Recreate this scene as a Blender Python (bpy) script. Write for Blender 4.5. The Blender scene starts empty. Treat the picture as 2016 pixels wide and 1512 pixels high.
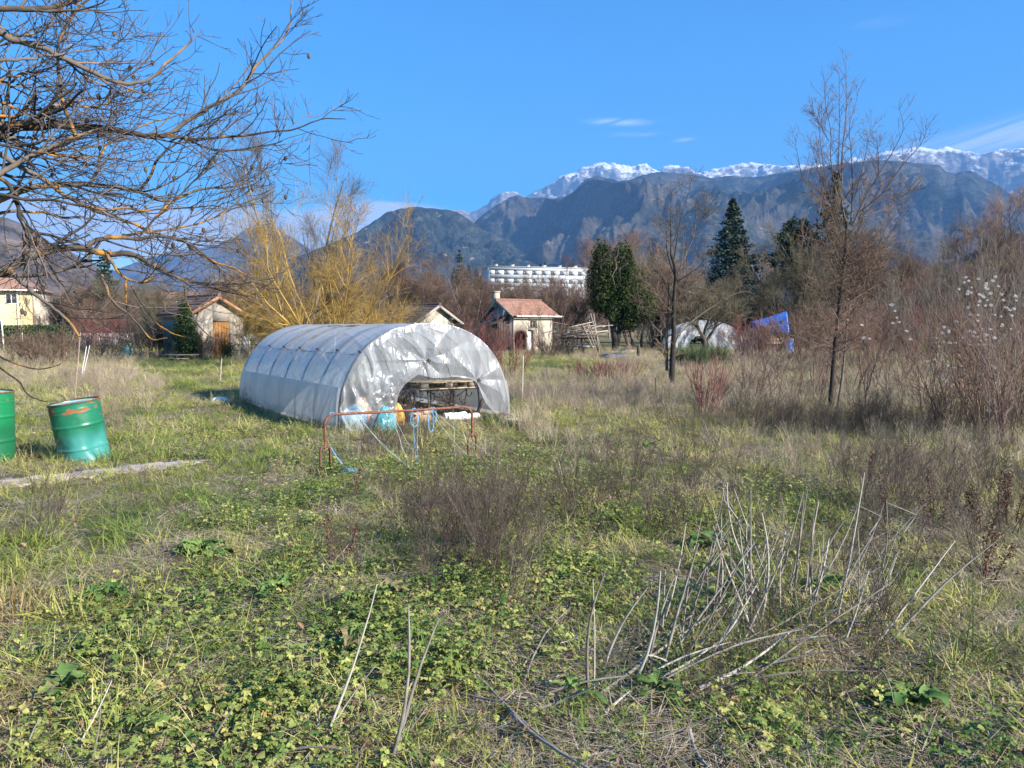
import bpy, math, random
import numpy as np
from mathutils import Vector

# ------------------------------------------------------------------ camera, light, exposure
scene = bpy.context.scene
COL = scene.collection
R = math.radians
EYE = 1.6
FPX = 1515.0            # focal length in photo pixels (photo is 2016 x 1512)
PITCH = R(4.19)
cam_data = bpy.data.cameras.new("camera")
cam = bpy.data.objects.new("camera", cam_data)
COL.objects.link(cam)
cam.location = (0, 0, EYE)
cam.rotation_euler = (R(90) - PITCH, 0, 0)
cam_data.sensor_width = 36
cam_data.lens = 36 * FPX / 2016
cam_data.clip_start = 0.05
cam_data.clip_end = 60000
scene.camera = cam

SUN_EL = R(27)
SUN_AZ = R(122)         # clockwise from +Y (the view direction): behind and to the right
sd = Vector((math.sin(SUN_AZ) * math.cos(SUN_EL), math.cos(SUN_AZ) * math.cos(SUN_EL), math.sin(SUN_EL)))
sun_data = bpy.data.lights.new("sun", 'SUN')
sun_data.energy = 4.8
sun_data.angle = R(0.5)
sun_data.color = (1.0, 0.93, 0.83)
sun = bpy.data.objects.new("sun", sun_data)
COL.objects.link(sun)
sun.rotation_euler = sd.to_track_quat('Z', 'Y').to_euler()

world = bpy.data.worlds.new("World")
scene.world = world
world.use_nodes = True
scene.view_settings.view_transform = 'Standard'
scene.view_settings.look = 'None'
scene.view_settings.exposure = 1.44
scene.view_settings.gamma = 1.0
scene.cycles.max_bounces = 8
scene.cycles.transparent_max_bounces = 24
scene.cycles.volume_bounces = 0
scene.cycles.use_denoising = True
scene.cycles.caustics_reflective = False
scene.cycles.caustics_refractive = False


def build_world():
    nt = world.node_tree
    nt.nodes.clear()
    N = nt.nodes.new
    L = nt.links.new
    out = N('ShaderNodeOutputWorld')
    bg = N('ShaderNodeBackground')
    bg.inputs['Strength'].default_value = 0.092
    sky = N('ShaderNodeTexSky')
    sky.sky_type = 'NISHITA'
    sky.sun_disc = False
    sky.sun_elevation = SUN_EL
    sky.sun_rotation = SUN_AZ
    sky.altitude = 400
    sky.air_density = 1.0
    sky.dust_density = 0.25
    sky.ozone_density = 2.5
    hs = N('ShaderNodeHueSaturation')
    hs.inputs['Saturation'].default_value = 1.80
    hs.inputs['Hue'].default_value = 0.503
    hs.inputs['Value'].default_value = 1.0
    L(sky.outputs[0], hs.inputs['Color'])
    tc = N('ShaderNodeTexCoord')
    sp = N('ShaderNodeSeparateXYZ')
    L(tc.outputs['Generated'], sp.inputs[0])

    def M(op, a, b=None, c=None):
        m = N('ShaderNodeMath')
        m.operation = op
        for i, v in enumerate((a, b, c)):
            if v is None:
                continue
            if isinstance(v, (int, float)):
                m.inputs[i].default_value = v
            else:
                L(v, m.inputs[i])
        return m.outputs[0]

    az = M('ARCTAN2', sp.outputs[0], sp.outputs[1])
    el = M('ARCSINE', sp.outputs[2])
    cmb = N('ShaderNodeCombineXYZ')
    L(M('MULTIPLY', az, 3.0), cmb.inputs[0])
    L(M('MULTIPLY', el, 14.0), cmb.inputs[1])
    n1 = N('ShaderNodeTexNoise')
    n1.inputs['Scale'].default_value = 2.6
    n1.inputs['Detail'].default_value = 6
    n1.inputs['Roughness'].default_value = 0.6
    L(cmb.outputs[0], n1.inputs['Vector'])
    cmb2 = N('ShaderNodeCombineXYZ')
    L(M('MULTIPLY', M('ADD', az, M('MULTIPLY', el, -1.5)), 3.0), cmb2.inputs[0])
    L(M('MULTIPLY', M('ADD', el, M('MULTIPLY', az, -0.25)), 40.0), cmb2.inputs[1])
    n2 = N('ShaderNodeTexNoise')
    n2.inputs['Scale'].default_value = 1.6
    n2.inputs['Detail'].default_value = 7
    n2.inputs['Roughness'].default_value = 0.65
    L(cmb2.outputs[0], n2.inputs['Vector'])

    def gauss(px, py, wx, wy, tilt=0.0):
        a0, e0 = azel(px, py)
        u = M('SUBTRACT', az, a0)
        v = M('SUBTRACT', M('SUBTRACT', el, e0), M('MULTIPLY', u, tilt))
        u = M('DIVIDE', u, wx / FPX)
        v = M('DIVIDE', v, wy / FPX)
        s = M('ADD', M('MULTIPLY', u, u), M('MULTIPLY', v, v))
        return M('POWER', 2.718, M('MULTIPLY', s, -1.0))

    def smooth(v, a, b):
        m = N('ShaderNodeMapRange')
        m.interpolation_type = 'SMOOTHSTEP'
        m.inputs[1].default_value = a
        m.inputs[2].default_value = b
        L(v, m.inputs[0])
        return m.outputs[0]

    # low cloud bank over the left mountains, thin streaks at right and centre
    bank = M('ADD', gauss(420, 465, 320, 55), gauss(760, 425, 150, 26))
    bank = M('ADD', bank, gauss(90, 440, 120, 40))
    bank = smooth(M('ADD', M('MULTIPLY', bank, 0.95), M('MULTIPLY', M('SUBTRACT', n1.outputs[0], 0.5), 1.5)), 0.28, 0.75)
    cir = M('ADD', gauss(1990, 262, 240, 24, 0.16), M('MULTIPLY', gauss(1215, 240, 60, 7, -0.05), 0.8))
    cir = M('ADD', cir, M('MULTIPLY', gauss(1345, 275, 28, 5), 0.8))
    cir = M('ADD', cir, M('MULTIPLY', gauss(1250, 265, 45, 5), 0.6))
    cir = M('ADD', cir, M('MULTIPLY', gauss(1735, 45, 60, 12), 0.35))
    cir = smooth(M('MULTIPLY', cir, smooth(n2.outputs[0], 0.25, 0.65)), 0.03, 0.9)
    fac = M('MINIMUM', M('ADD', M('MULTIPLY', bank, 0.85), M('MULTIPLY', cir, 0.75)), 1.0)
    mix = N('ShaderNodeMixRGB')
    mix.inputs['Color2'].default_value = (4.6, 5.0, 6.2, 1)
    L(fac, mix.inputs[0])
    L(hs.outputs[0], mix.inputs['Color1'])
    L(mix.outputs[0], bg.inputs['Color'])
    L(bg.outputs[0], out.inputs['Surface'])


# ------------------------------------------------------------------ picking points in the place
CT, ST = math.cos(PITCH), math.sin(PITCH)


def ray(px, py):
    u = (px - 1008) / FPX
    v = (756 - py) / FPX
    return Vector((u, CT + v * ST, -ST + v * CT))


def azel(px, py):
    d = ray(px, py)
    return math.atan2(d.x, d.y), math.atan2(d.z, math.hypot(d.x, d.y))


def P(px, py, z=0.0):                       # where the sight line through a photo point meets height z
    d = ray(px, py)
    t = (z - EYE) / d.z
    return Vector((d.x * t, d.y * t, z))


def D(px, py, dist):                        # the point on that sight line at depth y = dist
    d = ray(px, py)
    t = dist / d.y
    return Vector((d.x * t, dist, EYE + d.z * t))


def proj(x, y, z=0.0):
    dz = z - EYE
    f = y * CT - dz * ST
    f = np.maximum(f, 0.01)
    return 1008 + FPX * x / f, 756 - FPX * (y * ST + dz * CT) / f


build_world()

# ------------------------------------------------------------------ numbers: noise, random
rng = np.random.default_rng(11)
random.seed(5)
_tab = np.random.default_rng(3).random((256, 256))


def vnoise(x, y, seed=0):
    x = np.asarray(x, float) + seed * 17.13
    y = np.asarray(y, float) + seed * 31.7
    xi = np.floor(x).astype(int)
    yi = np.floor(y).astype(int)
    fx = x - xi
    fy = y - yi
    fx = fx * fx * (3 - 2 * fx)
    fy = fy * fy * (3 - 2 * fy)
    a = _tab[xi % 256, yi % 256]
    b = _tab[(xi + 1) % 256, yi % 256]
    c = _tab[xi % 256, (yi + 1) % 256]
    d = _tab[(xi + 1) % 256, (yi + 1) % 256]
    return (a * (1 - fx) + b * fx) * (1 - fy) + (c * (1 - fx) + d * fx) * fy


def fbm(x, y, seed=0, o=4, gain=0.5):
    s, a, t = 0, 1.0, 0
    for i in range(o):
        s = s + a * vnoise(np.asarray(x) * 2 ** i, np.asarray(y) * 2 ** i, seed + i)
        t += a
        a *= gain
    return s / t


def gz(x, y):
    x = np.asarray(x, float)
    y = np.asarray(y, float)
    r = np.hypot(x, y)
    k = np.clip((160 - r) / 100, 0, 1)
    return k * ((fbm(x * 0.25, y * 0.25, 4, 3) - 0.5) * 0.10 + (fbm(x * 1.6, y * 1.6, 9, 3) - 0.5) * 0.07)


# ------------------------------------------------------------------ mesh collecting
def norm(a):
    return a / np.maximum(np.linalg.norm(a, axis=-1, keepdims=True), 1e-9)


class G:
    """collects vertices and faces, then links them as ONE mesh"""

    def __init__(s):
        s.v, s.f4, s.f3, s.a = [], [], [], []
        s.n = 0

    def add(s, V, F4=None, F3=None, a=None):
        V = np.asarray(V, float).reshape(-1, 3)
        s.v.append(V)
        if F4 is not None and len(F4):
            s.f4.append(np.asarray(F4, int).reshape(-1, 4) + s.n)
        if F3 is not None and len(F3):
            s.f3.append(np.asarray(F3, int).reshape(-1, 3) + s.n)
        if a is None:
            a = random.random()
        s.a.append(np.broadcast_to(np.asarray(a, float), (len(V),)).copy())
        s.n += len(V)
        return s

    def box(s, c, size, rz=0.0, M=None, a=None, jit=0.0):
        x, y, z = [q / 2 for q in size]
        V = np.array([(i, j, k) for i in (-x, x) for j in (-y, y) for k in (-z, z)], float)
        if jit:
            V += np.random.default_rng(s.n).normal(0, jit, V.shape)
        if M is not None:
            V = V @ np.array(M)[:3, :3].T
        c_, s_ = math.cos(rz), math.sin(rz)
        V = V @ np.array([[c_, s_, 0], [-s_, c_, 0], [0, 0, 1]])
        V = V + np.asarray(c, float)
        F = [(0, 1, 3, 2), (4, 6, 7, 5), (0, 4, 5, 1), (2, 3, 7, 6), (0, 2, 6, 4), (1, 5, 7, 3)]
        return s.add(V, F, a=a)

    def beam(s, p, q, w, h=None, a=None):
        """a rectangular bar from p to q"""
        p = Vector(p)
        q = Vector(q)
        d = q - p
        h = w if h is None else h
        t = d.normalized()
        up = Vector((0, 0, 1)) if abs(t.z) < 0.95 else Vector((0, 1, 0))
        u = t.cross(up).normalized()
        w2 = u.cross(t).normalized()
        V = []
        for e in (p, q):
            for i, j in ((-1, -1), (1, -1), (1, 1), (-1, 1)):
                V.append(e + u * (i * w / 2) + w2 * (j * h / 2))
        F = [(0, 3, 2, 1), (4, 5, 6, 7), (0, 1, 5, 4), (1, 2, 6, 5), (2, 3, 7, 6), (3, 0, 4, 7)]
        return s.add(np.array([tuple(v) for v in V]), F, a=a)

    def tubes(s, Pn, Rn, sides=3, a=None, cap=False):
        Pn = np.asarray(Pn, float)
        Rn = np.asarray(Rn, float)
        if Pn.ndim == 2:
            Pn = Pn[None]
            Rn = np.broadcast_to(Rn, (Pn.shape[1],))[None]
        B, n, _ = Pn.shape
        T = norm(np.gradient(Pn, axis=1))
        ax = np.argmin(np.abs(T).max(axis=1), axis=1)
        ref = np.eye(3)[ax][:, None, :]
        U = norm(np.cross(T, ref))
        W = np.cross(T, U)
        th = np.arange(sides) * 2 * math.pi / sides
        V = Pn[:, :, None, :] + Rn[:, :, None, None] * (np.cos(th)[None, None, :, None] * U[:, :, None, :] + np.sin(th)[None, None, :, None] * W[:, :, None, :])
        b = np.arange(B)[:, None, None] * n * sides
        i = np.arange(n - 1)[None, :, None] * sides
        j = np.arange(sides)[None, None, :]
        j2 = (j + 1) % sides
        F = np.stack([b + i + j, b + i + j2, b + i + sides + j2, b + i + sides + j], -1).reshape(-1, 4)
        if a is None:
            a = rng.random(B)
        a = np.broadcast_to(np.asarray(a, float), (B,))
        s.add(V.reshape(-1, 3), F, a=np.repeat(a, n * sides))
        if cap:
            for q in range(B):
                for e in (0, n - 1):
                    ring = V[q, e]
                    k = len(ring)
                    s.add(np.vstack([ring, ring.mean(0)]), F3=[(t_, (t_ + 1) % k, k) for t_ in range(k)], a=a[q])
        return s

    def leaves(s, C, size, asp=0.6, a=None, up=0.0, N=None):
        """diamond leaves: one small quad each, random turn; up 0..1 pulls their faces to the sky"""
        C = np.asarray(C, float)
        n = len(C)
        size = np.broadcast_to(np.asarray(size, float), (n,))
        nn = norm(rng.normal(size=(n, 3))) if N is None else N
        if up:
            nn = norm(nn * (1 - up) + np.array([0, 0, 1.0]) * up * np.sign(nn[:, 2:3] + 1e-9))
        t = norm(np.cross(nn, norm(rng.normal(size=(n, 3)))))
        b = np.cross(nn, t)
        h = size[:, None] / 2
        fold = nn * h * 0.25
        V = np.stack([C - t * h, C - b * h * asp + fold, C + t * h, C + b * h * asp + fold], 1)
        F = np.arange(n * 4).reshape(n, 4)
        if a is None:
            a = rng.random(n)
        return s.add(V.reshape(-1, 3), F, a=np.repeat(np.broadcast_to(a, (n,)), 4))

    def lathe(s, prof, c=(0, 0, 0), n=24, a=None):
        prof = np.asarray(prof, float)
        th = np.arange(n) * 2 * math.pi / n
        V = np.stack([prof[:, 0][:, None] * np.cos(th), prof[:, 0][:, None] * np.sin(th), np.repeat(prof[:, 1][:, None], n, 1)], -1) + np.asarray(c)
        m = len(prof)
        i = np.arange(m - 1)[:, None] * n
        j = np.arange(n)[None]
        j2 = (j + 1) % n
        F = np.stack([i + j, i + j2, i + n + j2, i + n + j], -1).reshape(-1, 4)
        return s.add(V.reshape(-1, 3), F, a=a)

    def grid(s, V, a=None):
        V = np.asarray(V, float)
        n, m, _ = V.shape
        i = np.arange(n - 1)[:, None] * m
        j = np.arange(m - 1)[None]
        F = np.stack([i + j, i + m + j, i + m + j + 1, i + j + 1], -1).reshape(-1, 4)
        return s.add(V.reshape(-1, 3), F, a=a)

    def poly_prism(s, pts, y0, y1, a=None):
        """an outline in x-z pushed along y"""
        k = len(pts)
        V = [(x, y0, z) for x, z in pts] + [(x, y1, z) for x, z in pts]
        F4 = [(i, (i + 1) % k, k + (i + 1) % k, k + i) for i in range(k)]
        F3 = []
        for i in range(1, k - 1):
            F3 += [(0, i + 1, i), (k, k + i, k + i + 1)]
        return s.add(np.array(V), F4, F3, a=a)

    def mesh(s, name, mat, smooth=False):
        me = bpy.data.meshes.new(name)
        V = np.vstack(s.v)
        f4 = np.vstack(s.f4) if s.f4 else np.zeros((0, 4), int)
        f3 = np.vstack(s.f3) if s.f3 else np.zeros((0, 3), int)
        me.vertices.add(len(V))
        me.vertices.foreach_set("co", V.astype(np.float32).ravel())
        nl = len(f4) * 4 + len(f3) * 3
        me.loops.add(nl)
        me.loops.foreach_set("vertex_index", np.concatenate([f4.ravel(), f3.ravel()]).astype(np.int32))
        me.polygons.add(len(f4) + len(f3))
        st = np.concatenate([np.arange(len(f4)) * 4, len(f4) * 4 + np.arange(len(f3)) * 3]).astype(np.int32)
        me.polygons.foreach_set("loop_start", st)
        if smooth:
            me.polygons.foreach_set("use_smooth", np.ones(len(st), bool))
        me.update(calc_edges=True)
        at = me.attributes.new("rnd", 'FLOAT', 'POINT')
        at.data.foreach_set("value", np.concatenate(s.a).astype(np.float32))
        me.materials.append(mat)
        return me

    def obj(s, name, mat, parent=None, smooth=False):
        o = bpy.data.objects.new(name, s.mesh(name, mat, smooth))
        COL.objects.link(o)
        if parent is not None:
            o.parent = parent
        return o


def tag(o, label=None, cat=None, group=None, kind=None):
    if label:
        o["label"] = label
    if cat:
        o["category"] = cat
    if group:
        o["group"] = group
    if kind:
        o["kind"] = kind
    return o


def thing(name, loc, label, cat, rz=0.0, group=None, sc=1.0):
    o = bpy.data.objects.new(name, None)
    COL.objects.link(o)
    o.location = loc
    o.rotation_euler = (0, 0, rz)
    o.scale = (sc, sc, sc)
    o.empty_display_size = 0.1
    return tag(o, label, cat, group)


def dup(o, loc, rz=0.0, sc=None, label=None, group=None):
    def cp(a, par):
        c = a.copy()
        COL.objects.link(c)
        c.parent = par
        for k in a.children:
            cp(k, c)
        return c
    c = cp(o, None)
    c.location = loc
    c.rotation_euler = (0, 0, rz)
    if sc is not None:
        c.scale = sc if hasattr(sc, '__len__') else (sc, sc, sc)
    if label:
        c["label"] = label
    if group:
        c["group"] = group
    return c


def on_ground(p, dz=0.0):
    return Vector((p.x, p.y, float(gz(p.x, p.y)) + dz))


# ------------------------------------------------------------------ materials
def new_mat(name):
    m = bpy.data.materials.new(name)
    m.use_nodes = True
    nt = m.node_tree
    nt.nodes.clear()
    return m, nt, nt.nodes.new, nt.links.new


def ramp_node(N, stops):
    r = N('ShaderNodeValToRGB')
    e = r.color_ramp.elements
    while len(e) < len(stops):
        e.new(0.5)
    for el_, (p, c) in zip(e, stops):
        el_.position = p
        el_.color = (c[0], c[1], c[2], 1)
    return r


def pmat(name, stops, scale=3.0, rough=0.85, bump=0.0, bscale=20.0, detail=5, metallic=0.0, stretch=(1, 1, 1), rnd=0.0, spec=0.3, coord='Object', dist=0.02, nrough=0.6):
    """noise -> colour ramp; rnd mixes in the mesh's own per-piece number"""
    m, nt, N, L = new_mat(name)
    out = N('ShaderNodeOutputMaterial')
    b = N('ShaderNodeBsdfPrincipled')
    tc = N('ShaderNodeTexCoord')
    mp = N('ShaderNodeMapping')
    mp.inputs['Scale'].default_value = stretch
    L(tc.outputs[coord], mp.inputs[0])
    n = N('ShaderNodeTexNoise')
    n.inputs['Scale'].default_value = scale
    n.inputs['Detail'].default_value = detail
    n.inputs['Roughness'].default_value = nrough
    L(mp.outputs[0], n.inputs['Vector'])
    mr = N('ShaderNodeMapRange')
    mr.inputs[1].default_value = 0.28
    mr.inputs[2].default_value = 0.72
    L(n.outputs[0], mr.inputs[0])
    fac = mr.outputs[0]
    if rnd:
        at = N('ShaderNodeAttribute')
        at.attribute_name = 'rnd'
        mx = N('ShaderNodeMix')
        mx.inputs[0].default_value = rnd
        L(fac, mx.inputs[2])
        L(at.outputs['Fac'], mx.inputs[3])
        fac = mx.outputs[0]
    r = ramp_node(N, stops)
    L(fac, r.inputs[0])
    L(r.outputs[0], b.inputs['Base Color'])
    b.inputs['Roughness'].default_value = rough
    b.inputs['Metallic'].default_value = metallic
    b.inputs['Specular IOR Level'].default_value = spec
    if bump:
        n2 = N('ShaderNodeTexNoise')
        n2.inputs['Scale'].default_value = bscale
        n2.inputs['Detail'].default_value = 4
        L(mp.outputs[0], n2.inputs['Vector'])
        bp = N('ShaderNodeBump')
        bp.inputs['Strength'].default_value = bump
        bp.inputs['Distance'].default_value = dist
        L(n2.outputs[0], bp.inputs['Height'])
        L(bp.outputs[0], b.inputs['Normal'])
    L(b.outputs[0], out.inputs[0])
    return m


def leafmat(name, stops, trans=0.25, inst=0.6, rough=0.6, spec=0.25):
    """thin leaves: per-leaf number plus, on scattered clumps, the clump's tint"""
    m, nt, N, L = new_mat(name)
    out = N('ShaderNodeOutputMaterial')
    b = N('ShaderNodeBsdfPrincipled')
    b.inputs['Roughness'].default_value = rough
    b.inputs['Specular IOR Level'].default_value = spec
    at = N('ShaderNodeAttribute')
    at.attribute_name = 'rnd'
    fac = at.outputs['Fac']
    if inst:
        ai = N('ShaderNodeAttribute')
        ai.attribute_type = 'INSTANCER'
        ai.attribute_name = 'tint'
        mx = N('ShaderNodeMix')
        mx.inputs[0].default_value = inst
        L(fac, mx.inputs[2])
        L(ai.outputs['Fac'], mx.inputs[3])
        fac = mx.outputs[0]
    r = ramp_node(N, stops)
    L(fac, r.inputs[0])
    L(r.outputs[0], b.inputs['Base Color'])
    tr = N('ShaderNodeBsdfTranslucent')
    L(r.outputs[0], tr.inputs['Color'])
    ms = N('ShaderNodeMixShader')
    ms.inputs[0].default_value = trans
    L(b.outputs[0], ms.inputs[1])
    L(tr.outputs[0], ms.inputs[2])
    L(ms.outputs[0], out.inputs[0])
    return m


def barkmat(name, base, light, lichen=None, amount=0.5, scale=6.0):
    m, nt, N, L = new_mat(name)
    out = N('ShaderNodeOutputMaterial')
    b = N('ShaderNodeBsdfPrincipled')
    b.inputs['Roughness'].default_value = 0.9
    b.inputs['Specular IOR Level'].default_value = 0.2
    tc = N('ShaderNodeTexCoord')
    n = N('ShaderNodeTexNoise')
    n.inputs['Scale'].default_value = scale * 2.5
    n.inputs['Detail'].default_value = 5
    L(tc.outputs['Object'], n.inputs['Vector'])
    r = ramp_node(N, [(0.35, base), (0.65, light)])
    at = N('ShaderNodeAttribute')
    at.attribute_name = 'rnd'
    mx = N('ShaderNodeMix')
    mx.inputs[0].default_value = 0.45
    L(n.outputs[0], mx.inputs[2])
    L(at.outputs['Fac'], mx.inputs[3])
    L(mx.outputs[0], r.inputs[0])
    col = r.outputs[0]
    if lichen:
        n2 = N('ShaderNodeTexNoise')
        n2.inputs['Scale'].default_value = scale * 0.6
        n2.inputs['Detail'].default_value = 7
        n2.inputs['Roughness'].default_value = 0.7
        L(tc.outputs['Object'], n2.inputs['Vector'])
        mr = N('ShaderNodeMapRange')
        mr.inputs[1].default_value = 0.62 - 0.25 * amount
        mr.inputs[2].default_value = 0.70 - 0.22 * amount
        L(n2.outputs[0], mr.inputs[0])
        mm = N('ShaderNodeMath')
        mm.operation = 'MULTIPLY'
        L(mr.outputs[0], mm.inputs[0])
        mm.inputs[1].default_value = 0.9
        r2 = N('ShaderNodeMixRGB')
        L(mm.outputs[0], r2.inputs[0])
        L(col, r2.inputs[1])
        r2.inputs[2].default_value = (*lichen, 1)
        col = r2.outputs[0]
    L(col, b.inputs['Base Color'])
    bp = N('ShaderNodeBump')
    bp.inputs['Strength'].default_value = 0.5
    bp.inputs['Distance'].default_value = 0.01
    L(n.outputs[0], bp.inputs['Height'])
    L(bp.outputs[0], b.inputs['Normal'])
    L(b.outputs[0], out.inputs[0])
    return m

# ------------------------------------------------------------------ the ground
def make_ground():
    rr = np.concatenate([[0.0], np.geomspace(0.6, 160, 230), np.geomspace(190, 30000, 26)])
    th = np.linspace(0, 2 * math.pi, 361)[:-1]
    # finer in the view's half
    X = rr[:, None] * np.sin(th)[None]
    Y = rr[:, None] * np.cos(th)[None]
    Z = gz(X, Y)
    g = G()
    n, m = X.shape
    V = np.stack([X, Y, Z], -1)
    V = np.concatenate([V, V[:, :1]], 1)
    g.grid(V[:, ::-1])
    m_, nt, N, L = new_mat("soil and turf")
    out = N('ShaderNodeOutputMaterial')
    b = N('ShaderNodeBsdfPrincipled')
    b.inputs['Roughness'].default_value = 0.95
    b.inputs['Specular IOR Level'].default_value = 0.1
    tc = N('ShaderNodeTexCoord')
    n1 = N('ShaderNodeTexNoise')
    n1.inputs['Scale'].default_value = 0.35
    n1.inputs['Detail'].default_value = 8
    n1.inputs['Roughness'].default_value = 0.65
    L(tc.outputs['Object'], n1.inputs['Vector'])
    n2 = N('ShaderNodeTexNoise')
    n2.inputs['Scale'].default_value = 14
    n2.inputs['Detail'].default_value = 8
    n2.inputs['Roughness'].default_value = 0.7
    L(tc.outputs['Object'], n2.inputs['Vector'])
    r1 = ramp_node(N, [(0.38, (0.15, 0.14, 0.06)), (0.52, (0.22, 0.19, 0.10)), (0.64, (0.29, 0.235, 0.15))])
    L(n1.outputs[0], r1.inputs[0])
    r2 = ramp_node(N, [(0.34, (0.028, 0.024, 0.016)), (0.5, (0.09, 0.085, 0.04)), (0.66, (0.22, 0.18, 0.11))])
    L(n2.outputs[0], r2.inputs[0])
    mx = N('ShaderNodeMixRGB')
    mx.inputs[0].default_value = 0.6
    L(r1.outputs[0], mx.inputs[1])
    L(r2.outputs[0], mx.inputs[2])
    L(mx.outputs[0], b.inputs['Base Color'])
    bp = N('ShaderNodeBump')
    bp.inputs['Strength'].default_value = 0.8
    bp.inputs['Distance'].default_value = 0.04
    L(n2.outputs[0], bp.inputs['Height'])
    L(bp.outputs[0], b.inputs['Normal'])
    L(b.outputs[0], out.inputs[0])
    o = g.obj("ground", m_, smooth=True)
    tag(o, "rough winter field of turf and bare soil", None, kind="structure")


make_ground()


# ------------------------------------------------------------------ mountains
def mountain_mat(name, cols, tex=0.004, rock=0.5, rockcol=(0.36, 0.33, 0.30), snow=None, snowcut=0.5, forest=0.5):
    m, nt, N, L = new_mat(name)
    out = N('ShaderNodeOutputMaterial')
    b = N('ShaderNodeBsdfPrincipled')
    b.inputs['Roughness'].default_value = 1.0
    b.inputs['Specular IOR Level'].default_value = 0.0
    ge = N('ShaderNodeNewGeometry')

    def noise(sc, det=8, ro=0.62, st=(1, 1, 1)):
        mp = N('ShaderNodeMapping')
        mp.inputs['Scale'].default_value = st
        L(ge.outputs['Position'], mp.inputs[0])
        n = N('ShaderNodeTexNoise')
        n.inputs['Scale'].default_value = sc
        n.inputs['Detail'].default_value = det
        n.inputs['Roughness'].default_value = ro
        L(mp.outputs[0], n.inputs['Vector'])
        return n.outputs[0]

    def rng_(v, a, c):
        mr = N('ShaderNodeMapRange')
        mr.interpolation_type = 'SMOOTHSTEP'
        mr.inputs[1].default_value = a
        mr.inputs[2].default_value = c
        L(v, mr.inputs[0])
        return mr.outputs[0]

    def mixc(f, a, c):
        mx = N('ShaderNodeMixRGB')
        L(f, mx.inputs[0])
        for i, v in ((1, a), (2, c)):
            if isinstance(v, tuple):
                mx.inputs[i].default_value = (*v, 1)
            else:
                L(v, mx.inputs[i])
        return mx.outputs[0]

    big = noise(tex * 0.35, 5)
    mid = noise(tex * 1.5, 9, 0.68)
    fine = noise(tex * 14, 6, 0.75)
    f = mixc(rng_(big, 0.5 - 0.1 * forest, 0.62 - 0.1 * forest), cols[0], cols[1])
    f2 = mixc(rng_(fine, 0.38, 0.62), f, mixc(rng_(mid, 0.4, 0.6), tuple(c * 0.45 for c in cols[0]), tuple(c * 1.6 for c in cols[1])))
    rk = rng_(noise(tex * 2.2, 9, 0.7, (1, 1, 3)), 0.72 - 0.3 * rock, 0.80 - 0.3 * rock)
    col = mixc(rk, f2, mixc(rng_(noise(tex * 9, 6, 0.7, (1, 1, 4)), 0.35, 0.65), tuple(c * 0.6 for c in rockcol), rockcol))
    if snow is not None:
        sp = N('ShaderNodeSeparateXYZ')
        L(ge.outputs['Position'], sp.inputs[0])
        sn = N('ShaderNodeSeparateXYZ')
        L(ge.outputs['Normal'], sn.inputs[0])
        a1 = N('ShaderNodeMapRange')
        a1.inputs[1].default_value = snow[0]
        a1.inputs[2].default_value = snow[1]
        L(sp.outputs[2], a1.inputs[0])
        add = N('ShaderNodeMath')
        add.operation = 'MULTIPLY_ADD'
        L(a1.outputs[0], add.inputs[0])
        add.inputs[1].default_value = 0.5
        L(noise(tex * 3, 10, 0.72, (1, 1, 0.6)), add.inputs[2])
        ad2 = N('ShaderNodeMath')
        ad2.operation = 'MULTIPLY_ADD'
        L(sn.outputs[2], ad2.inputs[0])
        ad2.inputs[1].default_value = 0.45
        L(add.outputs[0], ad2.inputs[2])
        col = mixc(rng_(ad2.outputs[0], snowcut, snowcut + 0.1), col, (0.78, 0.80, 0.84))
    L(col, b.inputs['Base Color'])
    bp = N('ShaderNodeBump')
    bp.inputs['Strength'].default_value = 1.0
    bp.inputs['Distance'].default_value = 0.12 / tex
    L(mid, bp.inputs['Height'])
    L(bp.outputs[0], b.inputs['Normal'])
    L(b.outputs[0], out.inputs[0])
    return m


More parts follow.
